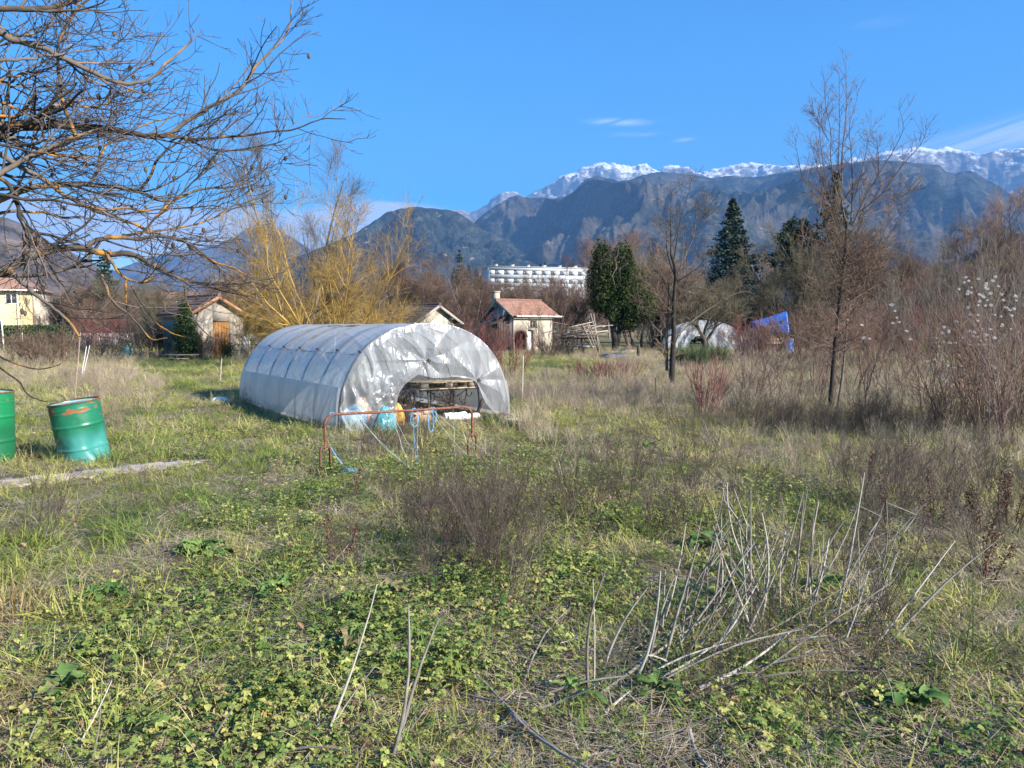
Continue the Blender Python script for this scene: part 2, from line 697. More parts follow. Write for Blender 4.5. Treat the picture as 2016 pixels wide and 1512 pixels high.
def make_mountain(name, label, prof, dist, front, mat, seed, nx=500, ny=110, spur=0.35, sc=None, power=1.0, cliff=0.0, jag=0.0):
    prof = sorted(prof)
    px = np.linspace(prof[0][0], prof[-1][0], nx)
    py = np.interp(px, [p[0] for p in prof], [p[1] for p in prof])
    H = np.zeros(nx)
    AZ = np.zeros(nx)
    for i in range(nx):
        a, e = azel(px[i], py[i])
        AZ[i] = a
        H[i] = EYE + dist * math.tan(e)
    edge = np.clip(np.minimum(np.arange(nx), np.arange(nx)[::-1]) / (nx * 0.03), 0, 1)
    v = np.linspace(0, 1.35, ny)
    r = (dist - front) + front * v
    X = r[:, None] * np.sin(AZ)[None]
    Y = r[:, None] * np.cos(AZ)[None]
    sc = sc or 1.0 / (front * 0.35)
    warp = (fbm(X * sc * 0.7, Y * sc * 0.7, seed + 3, 3) - 0.5) * 1.6
    n = 1 - np.abs(2 * fbm(X * sc + warp, Y * sc * 0.55, seed, 6, 0.55) - 1) * 2.2
    n = np.clip(n, -0.6, 1)
    n2 = fbm(X * sc * 5, Y * sc * 4, seed + 7, 5, 0.6) - 0.5
    t = np.clip(v, 0, 1)[:, None]
    base = t ** power
    if cliff:
        base = base * (1 - cliff) + cliff * np.clip((t - 0.72) / 0.2, 0, 1) ** 0.6 * 1.0
    back = np.clip(1 - (v[:, None] - 1) / 0.35, 0, 1)
    base = np.where(v[:, None] > 1, back ** 1.2, base)
    env = np.sin(np.clip(v, 0, 1) * math.pi)[:, None] ** 0.8
    Z = H[None] * (base + env * (spur * (n - 0.45) + spur * 0.5 * n2 + spur * .12 * (fbm(X * sc * 18, Y * sc * 14, seed + 5, 4, 0.6) - .5)))
    # the crest line keeps a little ruggedness of its own
    if jag:
        Z += (H[None] * jag * (fbm(X * sc * 8, Y * 0, seed + 9, 5, 0.65) - 0.5)) * np.clip(1 - np.abs(v[:, None] - 1) * 4, 0, 1)
    # nothing in front may rise above the line of sight to the crest
    lim = EYE + (H[None] - EYE) * (r[:, None] / dist) * 0.995
    Z = np.where(v[:, None] < 0.985, np.minimum(Z, lim), Z)
    Z = np.maximum(Z, -2.0)
    Z[0] = -60
    Z[-1] = -60
    g = G()
    g.grid(np.stack([X, Y, Z], -1)[:, ::-1])
    o = g.obj(name, mat, smooth=True)
    return tag(o, label, None, kind="structure")


FAR = [(860, 430), (885, 414), (905, 411), (925, 418), (940, 412), (960, 405), (968, 392), (984, 380), (1000, 376), (1016, 376), (1026, 384), (1036, 388), (1046, 381), (1065, 373), (1084, 362), (1100, 348), (1116, 342), (1132, 338), (1143, 330), (1162, 328), (1178, 322), (1200, 321), (1215, 319), (1240, 322), (1258, 321), (1272, 324), (1285, 333), (1298, 336), (1306, 329), (1325, 327), (1355, 328), (1368, 337), (1385, 334), (1400, 330), (1420, 328), (1450, 324), (1480, 321), (1510, 321), (1540, 326), (1575, 322), (1610, 325), (1640, 322), (1680, 314), (1715, 308), (1735, 300), (1765, 297), (1800, 293), (1830, 294), (1870, 294), (1905, 297), (1930, 301), (1955, 296), (1985, 292), (2016, 289), (2100, 280), (2200, 290), (2320, 330)]
make_mountain("snowy_mountains", "snowy grey rock range along the skyline", FAR, 11000, 3800,
              mountain_mat("snowy rock", ((0.16, 0.13, 0.11), (0.22, 0.19, 0.17)), 0.0030, 0.85, (0.36, 0.33, 0.315), (1100, 2700), 1.12), 21, 700, 130, 0.22, power=0.8, cliff=0.2, jag=0.05)

MID = [(640, 560), (760, 520), (830, 500), (880, 470), (925, 447), (940, 432), (962, 415), (978, 402), (1000, 393), (1020, 386), (1045, 389), (1070, 388), (1090, 392), (1110, 389), (1130, 378), (1145, 364), (1158, 355), (1172, 351), (1190, 354), (1215, 359), (1240, 355), (1262, 346), (1285, 341), (1305, 338), (1335, 342), (1370, 345), (1400, 350), (1430, 347), (1460, 350), (1500, 347), (1530, 342), (1560, 338), (1600, 332), (1660, 322), (1720, 318), (1765, 318), (1800, 322), (1825, 321), (1850, 326), (1862, 338), (1880, 341), (1895, 334), (1912, 334), (1930, 345), (1948, 357), (1968, 366), (1985, 380), (2010, 392), (2060, 420), (2130, 470), (2230, 520)]
make_mountain("wooded_mountain", "long brown and dark wooded mountain with pale crags below the snowy range", MID, 6200, 3600,
              mountain_mat("wooded slopes", ((0.010, 0.022, 0.014), (0.078, 0.066, 0.05)), 0.0036, 0.32, (0.30, 0.28, 0.26), forest=0.5), 33, 1100, 220, 0.5, power=1.05, jag=0.03)

HILL = [(420, 560), (520, 528), (600, 500), (660, 476), (700, 458), (728, 443), (745, 430), (762, 419), (790, 411), (812, 409), (845, 413), (880, 414), (900, 420), (915, 428), (932, 441), (950, 452), (975, 462), (1010, 480), (1060, 520), (1120, 560)]
make_mountain("wooded_hill", "dark pine covered hill with a pale cliff on its lower slope", HILL, 4200, 1500,
              mountain_mat("pine slopes", ((0.012, 0.020, 0.015), (0.045, 0.048, 0.036)), 0.006, 0.42, (0.36, 0.31, 0.28), forest=0.2), 46, 700, 170, 0.42, power=0.7, jag=0.03)

BLUE = [(120, 560), (200, 540), (270, 515), (320, 500), (350, 492), (390, 488), (425, 482), (460, 466), (490, 448), (512, 438), (535, 440), (555, 455), (590, 478), (630, 500), (690, 520), (780, 545), (860, 560)]
make_mountain("blue_mountain", "hazy blue mountain beyond the bare trees at the left", BLUE, 10500, 3200,
              mountain_mat("far slopes", ((0.03, 0.04, 0.03), (0.09, 0.07, 0.06)), 0.002, 0.35, (0.36, 0.33, 0.30), (900, 1900), 1.08), 52, 360, 100, 0.4, power=1.0, jag=0.03)

GREY = [(-420, 400), (-260, 392), (-120, 410), (-40, 424), (15, 428), (45, 440), (70, 462), (100, 480), (140, 496), (180, 515), (230, 548), (290, 585), (340, 610)]
make_mountain("bare_hill", "grey brown wooded hill behind the yellow house", GREY, 2300, 1300,
              mountain_mat("bare woods", ((0.045, 0.04, 0.03), (0.13, 0.10, 0.085)), 0.008, 0.35, (0.33, 0.29, 0.25), forest=0.9), 63, 260, 90, 0.35, power=0.9, jag=0.03)

# the plateau foot at the right
FOOT = [(1560, 600), (1680, 560), (1760, 540), (1860, 520), (1980, 470), (2060, 440), (2200, 430), (2400, 420), (2600, 480)]
make_mountain("low_hill", "low wooded hill rising at the right edge", FOOT, 1500, 700,
              mountain_mat("winter woods", ((0.05, 0.045, 0.033), (0.13, 0.10, 0.085)), 0.012, 0.15, (0.3, 0.27, 0.24), forest=0.8), 71, 260, 70, 0.35, power=0.8)


# ------------------------------------------------------------------ haze: one closed box of thin air
def make_haze():
    g = G()
    x0, x1, y0, y1, z0, z1 = -16000, 16000, -600, 17000, -62, 3400
    g.box(((x0 + x1) / 2, (y0 + y1) / 2, (z0 + z1) / 2), (x1 - x0, y1 - y0, z1 - z0))
    m, nt, N, L = new_mat("haze")
    out = N('ShaderNodeOutputMaterial')
    v = N('ShaderNodeVolumePrincipled')
    v.inputs['Color'].default_value = (0.23, 0.50, 1.0, 1)
    v.inputs['Density'].default_value = HAZE_DENSITY
    v.inputs['Anisotropy'].default_value = 0.0
    L(v.outputs[0], out.inputs['Volume'])
    o = g.obj("haze", m)
    tag(o, "thin blue winter haze over the valley", None, kind="stuff")


HAZE_DENSITY = 0.00008
make_haze()


# ------------------------------------------------------------------ scattered ground plants
_lib = bpy.data.collections.new("plant_library")


def scatter(name, label, sources, xy, mat, scl, idx=None, tint=None, tilt=0.25, rz=None, dz=0.0):
    """one object: points on the ground, each carrying one of the source clumps"""
    n = len(xy)
    lib = bpy.data.collections.new(name + "_sources")
    for i, g in enumerate(sources):
        me = g.mesh("%s_%02d" % (name, i), mat)
        o = bpy.data.objects.new("%s_%02d" % (name, i), me)
        lib.objects.link(o)
    me = bpy.data.meshes.new(name)
    me.vertices.add(n)
    z = gz(xy[:, 0], xy[:, 1]) + dz
    me.vertices.foreach_set("co", np.column_stack([xy, z]).astype(np.float32).ravel())
    rot = np.column_stack([rng.normal(0, tilt, n), rng.normal(0, tilt, n), rng.random(n) * 6.283 if rz is None else rz]).astype(np.float32)
    idx = rng.integers(0, len(sources), n) if idx is None else idx
    tint = rng.random(n) if tint is None else tint
    for nm, ty, va in (("rot", 'FLOAT_VECTOR', rot), ("scl", 'FLOAT', np.asarray(scl)), ("tint", 'FLOAT', np.asarray(tint))):
        at = me.attributes.new(nm, ty, 'POINT')
        at.data.foreach_set("vector" if ty == 'FLOAT_VECTOR' else "value", np.asarray(va, np.float32).ravel())
    at = me.attributes.new("idx", 'INT', 'POINT')
    at.data.foreach_set("value", np.asarray(idx, np.int32))
    ob = bpy.data.objects.new(name, me)
    me.materials.append(mat)
    COL.objects.link(ob)
    ng = bpy.data.node_groups.new(name, 'GeometryNodeTree')
    ng.interface.new_socket("Geometry", in_out='INPUT', socket_type='NodeSocketGeometry')
    ng.interface.new_socket("Geometry", in_out='OUTPUT', socket_type='NodeSocketGeometry')
    N = ng.nodes.new
    L = ng.links.new
    gi, go = N('NodeGroupInput'), N('NodeGroupOutput')
    ip = N('GeometryNodeInstanceOnPoints')
    ci = N('GeometryNodeCollectionInfo')
    ci.inputs['Collection'].default_value = lib
    ci.inputs['Separate Children'].default_value = True
    ci.inputs['Reset Children'].default_value = True

    def attr(nm, ty):
        a = N('GeometryNodeInputNamedAttribute')
        a.data_type = ty
        a.inputs['Name'].default_value = nm
        return [q for q in a.outputs if q.enabled and q.name == 'Attribute'][0]
    L(gi.outputs[0], ip.inputs['Points'])
    L(ci.outputs[0], ip.inputs['Instance'])
    ip.inputs['Pick Instance'].default_value = True
    L(attr("idx", 'INT'), ip.inputs['Instance Index'])
    L(attr("rot", 'FLOAT_VECTOR'), ip.inputs['Rotation'])
    L(attr("scl", 'FLOAT'), ip.inputs['Scale'])
    L(ip.outputs[0], go.inputs[0])
    md = ob.modifiers.new("scatter", 'NODES')
    md.node_group = ng
    tag(ob, label, None, kind="stuff")
    return ob


def blades(g, n, rad, h, w, lean, curl=0.5, segs=3, le0=0.05):
    """n curved ribbon blades around the origin"""
    a = rng.random(n) * 6.283
    r = rad * np.sqrt(rng.random(n))
    base = np.column_stack([r * np.cos(a), r * np.sin(a), np.full(n, -0.01)])
    da = a + rng.normal(0, 0.9, n)
    ln = h * rng.uniform(0.45, 1.15, n)
    le = np.abs(rng.normal(0, lean, n)) + le0
    P_ = np.zeros((n, segs + 1, 3))
    P_[:, 0] = base
    for i in range(segs):
        el_ = le + curl * i / segs * rng.uniform(0.3, 1.6, n)
        d = np.column_stack([np.sin(el_) * np.cos(da), np.sin(el_) * np.sin(da), np.cos(el_)])
        P_[:, i + 1] = P_[:, i] + d * (ln / segs)[:, None]
    P_[:, :, 2] = np.maximum(P_[:, :, 2], 0.003)
    side = np.column_stack([-np.sin(da + rng.normal(0, .6, n)), np.cos(da), np.zeros(n)])
    ww = w * rng.uniform(0.6, 1.3, n)
    taper = np.linspace(1, 0.12, segs + 1) ** 0.7
    A = P_ + side[:, None] * (ww[:, None] * taper)[:, :, None] / 2
    B = P_ - side[:, None] * (ww[:, None] * taper)[:, :, None] / 2
    V = np.stack([A, B], 2).reshape(n, -1, 3)
    k = (segs + 1) * 2
    F = []
    for i in range(segs):
        F.append([2 * i, 2 * i + 1, 2 * i + 3, 2 * i + 2])
    F = (np.arange(n)[:, None, None] * k + np.array(F)[None]).reshape(-1, 4)
    g.add(V.reshape(-1, 3), F, a=np.repeat(rng.random(n), k))
    return g


def leaf_shape(g, c, d, nrm, ln, w, a, fold=0.25, droop=0.0):
    """one pointed leaf of six vertices from c along d"""
    c = np.array(c)
    d = np.array(d) / np.linalg.norm(d)
    s = np.cross(d, nrm)
    s /= max(np.linalg.norm(s), 1e-6)
    u = np.cross(s, d)
    dr = np.array([0, 0, -droop * ln])
    V = [c, c + d * ln * .45 + s * w / 2 + u * w * fold, c + d * ln * .45, c + d * ln * .45 - s * w / 2 + u * w * fold, c + d * ln + dr,
         c + d * ln * .8 + s * w * .33 + u * w * fold * .5 + dr * .6, c + d * ln * .8 - s * w * .33 + u * w * fold * .5 + dr * .6, c + d * ln * .8 + dr * .6]
    g.add(V, [(0, 2, 1, 1), (0, 3, 3, 2)][:0] + [(2, 7, 5, 1), (3, 6, 7, 2)], [(0, 2, 1), (0, 3, 2), (5, 7, 4), (6, 4, 7)], a=a)


def sprigs(n, rad, leaf, kind):
    """low creeping leaves; kind 5: five-finger leaves, kind 3: round lobes"""
    g = G()
    for i in range(n):
        t = random.random() * 6.283
        r = rad * math.sqrt(random.random())
        h = random.uniform(0.01, 0.09)
        c = np.array([r * math.cos(t), r * math.sin(t), h])
        nrm = np.array([random.gauss(0, .4), random.gauss(0, .4), 1.0])
        nrm /= np.linalg.norm(nrm)
        a = random.random()
        rot = random.random() * 6.283
        m = kind
        for k in range(m):
            an = rot + k * (2 * math.pi / m if kind != 5 else 1.05)
            d = np.array([math.cos(an), math.sin(an), random.uniform(-.2, .25)])
            d = d - nrm * d.dot(nrm) * 0.7
            l = leaf * random.uniform(.7, 1.2)
            leaf_shape(g, c, d, nrm, l, l * (0.55 if kind == 5 else 0.95), np.clip(a + random.gauss(0, .08), 0, 1), 0.2, random.uniform(0, .3))
    return g


def field(n, y0, y1, p, wide=0.78, seed=0):
    """random ground points inside the view's wedge, thinning with distance as y^-p"""
    r = np.random.default_rng(100 + seed)
    u = r.random(n)
    q = 2 - p
    y = (y0 ** q + u * (y1 ** q - y0 ** q)) ** (1 / q)
    x = (r.random(n) * 2 - 1) * (wide * y + 0.9)
    return np.column_stack([x, y])


def patch(px, py, items):
    s = np.zeros_like(px)
    for cx, cy, sx, sy, w in items:
        s = s + w * np.exp(-((px - cx) / sx) ** 2 - ((py - cy) / sy) ** 2)
    return s


def keep_out(xy):
    """clear of tunnel floor, path slab, barrels"""
    a = TUN_A
    d = xy - np.array([a.x, a.y])
    u = d @ np.array([TUN_U.x, TUN_U.y])
    v = d @ np.array([TUN_V.x, TUN_V.y])
    inside = (u > 0.03) & (u < TUN_W - 0.03) & (v > -0.02) & (v < TUN_L)
    for (c, r) in CLEAR:
        inside |= np.hypot(xy[:, 0] - c[0], xy[:, 1] - c[1]) < r
    px, py = proj(xy[:, 0], xy[:, 1])
    top = np.interp(px, [-60, 0, 150, 300, 420], [950, 945, 925, 906, 900])
    bot = np.interp(px, [-60, 0, 150, 300, 420], [968, 960, 940, 926, 914])
    inside |= (px < 422) & (py > top + 3) & (py < bot - 3)
    return ~inside


# the tunnel's plan: front-left foot, across (U), back along (V)
TUN_A = Vector((-2.68, 11.85, 0))
TUN_U = Vector((0.835, 0.55, 0)).normalized()
TUN_V = Vector((-0.55, 0.835, 0)).normalized()
TUN_W, TUN_L = 3.12, 5.9
CLEAR = [((-5.55, 9.75), 0.3), ((-6.75, 9.9), 0.3)]


def make_cover():
    green = leafmat("grass blades", [(0.0, (0.05, 0.095, 0.02)), (0.30, (0.155, 0.225, 0.04)), (0.50, (0.35, 0.345, 0.075)), (0.70, (0.48, 0.42, 0.18)), (1.0, (0.56, 0.47, 0.31))], 0.3, 0.62)
    src = []
    for i in range(8):
        g = G()
        blades(g, 52, 0.12, 0.115, 0.005, 0.55, 0.9, 3, .45)
        src.append(g)
    for i in range(4):
        g = G()
        blades(g, 40, 0.10, 0.20, 0.0055, 0.6, 1.3, 4, .35)
        src.append(g)
    xy = field(30000, 2.2, 70, 1.25, seed=1)
    xy = xy[keep_out(xy)]
    px, py = proj(xy[:, 0], xy[:, 1])
    n = len(xy)
    y = xy[:, 1]
    dry = 0.43 + 1.35 * (fbm(xy[:, 0] * 0.9, y * 0.9, 5, 4) - 0.5) + 0.5 * (fbm(xy[:, 0] * 3.5, y * 3.5, 8, 3) - 0.5)
    dry += patch(px, py, [(1250, 770, 330, 55, .35), (1750, 790, 420, 40, .45), (230, 760, 90, 50, .30), (80, 760, 120, 40, .2), (1700, 900, 400, 90, .18), (1450, 710, 700, 20, .25), (1850, 1200, 250, 300, .12), (170, 1320, 140, 40, .25),
                          (360, 950, 420, 70, -.14), (300, 1050, 350, 90, -.10), (430, 850, 160, 40, -.22), (1100, 722, 90, 14, -.45), (330, 745, 120, 25, -.12), (900, 950, 220, 40, -.12), (1000, 1250, 500, 120, -.1), (1800, 745, 160, 10, -.3)])
    dry = np.clip(dry + rng.normal(0, .10, n), 0, 1)
    scl = (np.maximum(y, 6) / 6) ** 0.22 * rng.uniform(.65, 1.25, n) * (0.75 + 0.6 * fbm(xy[:, 0] * .8, y * .8, 14, 3))
    idx = np.where(rng.random(n) < 0.22 + 0.4 * (fbm(xy[:, 0] * 1.1, y * 1.1, 19, 3) > .58), rng.integers(8, 12, n), rng.integers(0, 8, n))
    scatter("grass", "tufty winter grass, green to straw coloured", src, xy, green, scl, idx, dry)

    # dead, standing straw and fine brown weeds of the middle distance
    straw = leafmat("dead straw", [(0.0, (0.14, 0.10, 0.08)), (0.35, (0.29, 0.225, 0.17)), (0.65, (0.47, 0.39, 0.275)), (1.0, (0.60, 0.51, 0.36))], 0.15, 0.6)
    src = []
    for i in range(6):
        g = G()
        blades(g, 40, 0.14, 0.42, 0.0045, 0.32, 0.55, 4)
        src.append(g)
    for i in range(6):
        g = weed(random.randint(5, 9), 0.42, 0.10)
        src.append(g)
    xy = field(26000, 3.0, 60, 0.9, seed=2)
    xy = xy[keep_out(xy)]
    px, py = proj(xy[:, 0], xy[:, 1])
    dens = patch(px, py, [(1230, 765, 240, 50, .9), (1650, 770, 500, 42, 1.0), (1900, 800, 260, 40, .9), (235, 765, 75, 55, 1.0), (60, 740, 130, 40, .8), (1850, 900, 300, 60, .5), (1500, 705, 600, 14, .7), (200, 705, 260, 8, .5), (1180, 735, 120, 16, .6),
                          (1750, 1000, 350, 90, .22), (1250, 900, 300, 50, .18), (500, 720, 40, 40, .5), (540, 800, 80, 22, .35), (1060, 850, 60, 20, .6), (20, 1230, 60, 40, .4), (1950, 1250, 200, 200, .2), (900, 900, 260, 40, .12)])
    dens = .72 * dens * (0.35 + 1.3 * (fbm(xy[:, 0] * .6, xy[:, 1] * .6, 24, 3) > .46)) - patch(px, py, [(1100, 722, 100, 12, 1.2), (400, 735, 120, 22, .8)])
    keep = rng.random(len(xy)) < dens
    xy = xy[keep]
    px, py = px[keep], py[keep]
    n = len(xy)
    tint = np.clip(0.45 + 0.7 * (fbm(xy[:, 0] * .5, xy[:, 1] * .5, 31, 3) - .5) + patch(px, py, [(1800, 790, 300, 25, .4), (235, 765, 90, 60, -.15), (1750, 1000, 500, 130, -.12), (1230, 760, 250, 60, -.05), (1060, 850, 60, 20, .4)]) + rng.normal(0, .12, n), 0, 1)
    idx = np.where(rng.random(n) < .5, rng.integers(0, 6, n), rng.integers(6, 12, n))
    scatter("dry_grass", "dead straw coloured stems standing in the rough field", src, xy, straw, rng.uniform(.40, .95, n) * (1 + .2 * (py < 800)), idx, tint, 0.15)

    # creeping leafy cover of the near ground
    lm = leafmat("creeping leaves", [(0.0, (0.04, 0.085, 0.022)), (0.3, (0.10, 0.17, 0.04)), (0.6, (0.24, 0.28, 0.07)), (0.85, (0.42, 0.40, 0.12)), (0.93, (0.36, 0.25, 0.12)), (1.0, (0.30, 0.17, 0.10))], 0.3, 0.35)
    src = [sprigs(24, 0.13, 0.018, 5) for i in range(5)] + [sprigs(36, 0.13, 0.0135, 3) for i in range(4)] + [sprigs(16, .12, .024, 1) for i in range(3)]
    xy = field(21000, 2.2, 13, 0.9, seed=3)
    xy = xy[keep_out(xy)]
    px, py = proj(xy[:, 0], xy[:, 1])
    dens = patch(px, py, [(400, 1420, 600, 150, .72), (1250, 1150, 260, 90, 1.0), (1000, 1300, 400, 160, .6), (900, 930, 260, 40, .8), (1150, 1020, 260, 60, .5), (500, 1200, 300, 80, .5), (560, 1010, 160, 60, .35), (1700, 1450, 400, 120, .35), (1450, 1000, 300, 70, .3), (450, 870, 200, 40, .2)])
    dens = dens * (0.12 + 0.95 * np.clip((fbm(xy[:, 0] * 1.5, xy[:, 1] * 1.5, 44, 4) - .42) / .16, 0, 1))
    keep = rng.random(len(xy)) < dens
    xy, px, py = xy[keep], px[keep], py[keep]
    n = len(xy)
    tint = np.clip(0.46 + rng.normal(0, .16, n) + 1.2 * (fbm(xy[:, 0] * .9, xy[:, 1] * .9, 51, 3) - .5) + patch(px, py, [(1200, 1120, 220, 70, .2), (60, 1450, 200, 80, .2), (900, 930, 200, 40, .2)]), 0, .86)
    tint += (rng.random(n) < .06) * .3
    idx = np.where(py > 1180, rng.integers(0, 12, n), rng.integers(3, 10, n))
    scatter("ground_cover", "low creeping leaves of green and yellow green", src, xy, lm, rng.uniform(.8, 1.5, n), idx, tint, 0.15)

    # thatch and fallen bits lying flat
    th = leafmat("thatch", [(0.0, (0.09, 0.065, 0.045)), (0.4, (0.25, 0.19, 0.13)), (0.75, (0.42, 0.34, 0.25)), (1.0, (0.58, 0.52, 0.42))], 0.05, 0.4)
    src = []
    for i in range(5):
        g = G()
        blades(g, 30, 0.17, 0.17, 0.0040, 0.22, 0.1, 2, 1.25)
        src.append(g)
    xy = field(26000, 2.2, 30, 1.1, seed=4)
    xy = xy[keep_out(xy)]
    n = len(xy)
    px, py = proj(xy[:, 0], xy[:, 1])
    d = 0.30 + .9 * np.clip((fbm(xy[:, 0] * 1.2, xy[:, 1] * 1.2, 77, 4) - .48) / .12, 0, 1) + patch(px, py, [(170, 1310, 150, 50, .9), (1550, 1450, 500, 130, .35), (1800, 1250, 250, 150, .35), (700, 1090, 100, 60, .3), (1500, 960, 300, 60, .35), (700, 990, 200, 40, .3)])
    k = rng.random(n) < d
    xy = xy[k]
    scatter("plant_litter", "dead stems and thatch lying flat among the grass", src, xy, th, rng.uniform(.6, 1.3, len(xy)), None, None, 0.12, dz=0.035)

    dl = leafmat("fallen leaves", [(0.0, (0.08, 0.042, 0.028)), (0.5, (0.19, 0.11, 0.065)), (0.8, (0.30, 0.20, 0.125)), (1.0, (0.40, 0.31, 0.21))], 0.1, 0.5)
    src = []
    for i in range(5):
        g = G()
        for k in range(3):
            t = random.random() * 6.28
            leaf_shape(g, (random.gauss(0, .06), random.gauss(0, .06), .03 + random.random() * .02), (math.cos(t), math.sin(t), random.uniform(-.2, .5)), np.array([random.gauss(0, .4), random.gauss(0, .4), 1.]), random.uniform(.018, .045), random.uniform(.012, .026), random.random(), .5, -.3)
        src.append(g)
    xy = field(5200, 2.2, 16, 1.0, seed=5)
    xy = xy[keep_out(xy)]
    k = rng.random(len(xy)) < (0.1 + 1.6 * (fbm(xy[:, 0] * .9, xy[:, 1] * .9, 61, 3) > .56))
    xy = xy[k]
    scatter("dead_leaves", "curled brown leaves scattered over the turf", src, xy, dl, rng.uniform(.6, 1.2, len(xy)), None, None, 0.3, dz=0.01)

    # dark wiry weeds, knee high; the strip below the right thicket imitates shaded grass
    dk = leafmat("wiry weeds", [(0.0, (0.03, 0.022, 0.018)), (0.5, (0.075, 0.055, 0.045)), (0.8, (0.15, 0.12, 0.095)), (1.0, (0.24, 0.20, 0.16))], 0.0, 0.5)
    src = [weed(random.randint(3, 6), 0.55, 0.06, True) for i in range(9)]
    xy = field(9000, 3.0, 16, 0.8, seed=6)
    xy = xy[keep_out(xy)]
    px, py = proj(xy[:, 0], xy[:, 1])
    dens = patch(px, py, [(950, 1120, 105, 80, .7), (1060, 1040, 130, 50, .35), (870, 1040, 100, 60, .3), (1220, 960, 120, 40, .35), (1350, 1050, 110, 60, .22), (800, 890, 80, 25, .35), (1850, 1010, 220, 90, .35), (1560, 1390, 170, 110, .16), (1780, 850, 300, 16, 1.0), (1500, 838, 160, 10, .8), (660, 1110, 40, 40, .5), (1750, 1350, 250, 150, .15), (270, 1000, 110, 50, .12), (80, 1060, 60, 40, .1)])
    keep = rng.random(len(xy)) < dens
    xy = xy[keep]
    scatter("wiry_weeds", "dark leafless wiry weeds standing knee high, one strip imitating shade below the right thicket", src, xy, dk, rng.uniform(.55, 1.15, len(xy)), None, np.clip(0.35 + rng.normal(0, .2, len(xy)), 0, 1), 0.15)


def weed(ns, h, rad, seeds=False):
    g = G()
    a = rng.random(ns) * 6.283
    r = rad * rng.random(ns)
    n = 6
    Pp = np.zeros((ns, n, 3))
    Pp[:, 0] = np.column_stack([r * np.cos(a), r * np.sin(a), np.full(ns, -.02)])
    d = norm(np.column_stack([rng.normal(0, .28, ns), rng.normal(0, .28, ns), np.ones(ns)]))
    ln = h * rng.uniform(.6, 1.3, ns)
    for i in range(1, n):
        d = norm(d + rng.normal(0, .07, (ns, 3)))
        Pp[:, i] = Pp[:, i - 1] + d * (ln / (n - 1))[:, None]
    Rr = np.linspace(1, .4, n)[None] * np.full((ns, 1), .0026)
    g.tubes(Pp, Rr, 3, a=rng.random(ns))
    P1, R1 = spawn(Pp, Rr, 7, h * .42, (.35, .75), 4, .12, .12, (.25, .95), .7, .0010)
    g.tubes(P1, R1, 3)
    P2, R2 = spawn(P1, R1, 3, h * .15, (.35, .8), 3, .12, .08, (.2, 1), .8, .0009)
    g.tubes(P2, R2, 3)
    if seeds:
        tips = P2[:, -1]
        tips = tips[rng.random(len(tips)) < .35]
        g.leaves(tips, .009, .8, a=.1)
    return g


# ------------------------------------------------------------------ growing branches
def spawn(Pn, Rn, k, L, ang, n, wander, up, t=(.2, 1), rr=.6, rmin=.002, tipshort=.5, taper=.35):
    """k children on every branch; all at once"""
    B, m, _ = Pn.shape
    idx = np.repeat(np.arange(B), k)
    q = len(idx)
    tt = rng.uniform(t[0], t[1], q)
    f = tt * (m - 1) * .9999
    i0 = f.astype(int)
    fr = (f - i0)[:, None]
    p = Pn[idx, i0] * (1 - fr) + Pn[idx, i0 + 1] * fr
    tan = norm(Pn[idx, i0 + 1] - Pn[idx, i0])
    r0 = Rn[idx, i0] * (1 - fr[:, 0]) + Rn[idx, i0 + 1] * fr[:, 0]
    perp = norm(np.cross(tan, rng.normal(size=(q, 3))))
    an = rng.uniform(ang[0], ang[1], q)[:, None]
    d = tan * np.cos(an) + perp * np.sin(an)
    ln = L * (1 - tipshort * tt) * rng.uniform(.55, 1.2, q)
    out = np.zeros((q, n, 3))
    out[:, 0] = p
    for i in range(1, n):
        d = norm(d + rng.normal(0, wander, (q, 3)) + np.array([0, 0, up]))
        out[:, i] = out[:, i - 1] + d * (ln / (n - 1))[:, None]
    ra = np.maximum(r0 * rr, rmin)
    Rr = np.maximum(ra[:, None] * np.linspace(1, taper, n)[None], rmin * .7)
    return out, Rr


def stems(ns, h, rad, lean, n=8, wander=.05, r=.02, up=0.0, hv=.25, rmin=.004):
    a = rng.random(ns) * 6.283
    q = rad * np.sqrt(rng.random(ns))
    Pp = np.zeros((ns, n, 3))
    Pp[:, 0] = np.column_stack([q * np.cos(a), q * np.sin(a), np.full(ns, -.05)])
    d = norm(np.column_stack([np.cos(a) * lean * rng.uniform(.2, 1.3, ns), np.sin(a) * lean * rng.uniform(.2, 1.3, ns), np.ones(ns)]))
    ln = h * rng.uniform(1 - hv, 1 + hv * .6, ns)
    for i in range(1, n):
        d = norm(d + rng.normal(0, wander, (ns, 3)) + np.array([0, 0, up]))
        Pp[:, i] = Pp[:, i - 1] + d * (ln / (n - 1))[:, None]
    Rr = np.maximum(np.linspace(1, .3, n)[None] * r * rng.uniform(.6, 1.1, ns)[:, None], rmin)
    return Pp, Rr

# ------------------------------------------------------------------ shared materials
RUST = pmat("rusty pipe", [(0.0, (0.08, 0.03, 0.02)), (0.5, (0.17, 0.07, 0.045)), (1.0, (0.27, 0.13, 0.09))], 18, .75, .3, 60, metallic=.2)
GALV = pmat("dull metal", [(0.0, (0.20, 0.20, 0.20)), (1.0, (0.42, 0.42, 0.41))], 8, .5, .1, 30, metallic=.6)
HOOPM = pmat("grey hoop pipe", [(0.0, (0.07, 0.07, 0.075)), (1.0, (0.16, 0.16, 0.165))], 8, .6)
DARKMETAL = pmat("dark metal", [(0.0, (0.02, 0.02, 0.02)), (1.0, (0.06, 0.05, 0.045))], 8, .6)
OLDWOOD = pmat("weathered wood", [(0.0, (0.14, 0.11, 0.085)), (0.5, (0.28, 0.23, 0.18)), (1.0, (0.42, 0.36, 0.29))], 6, .9, .4, 30, stretch=(1, 1, 6), rnd=.35)
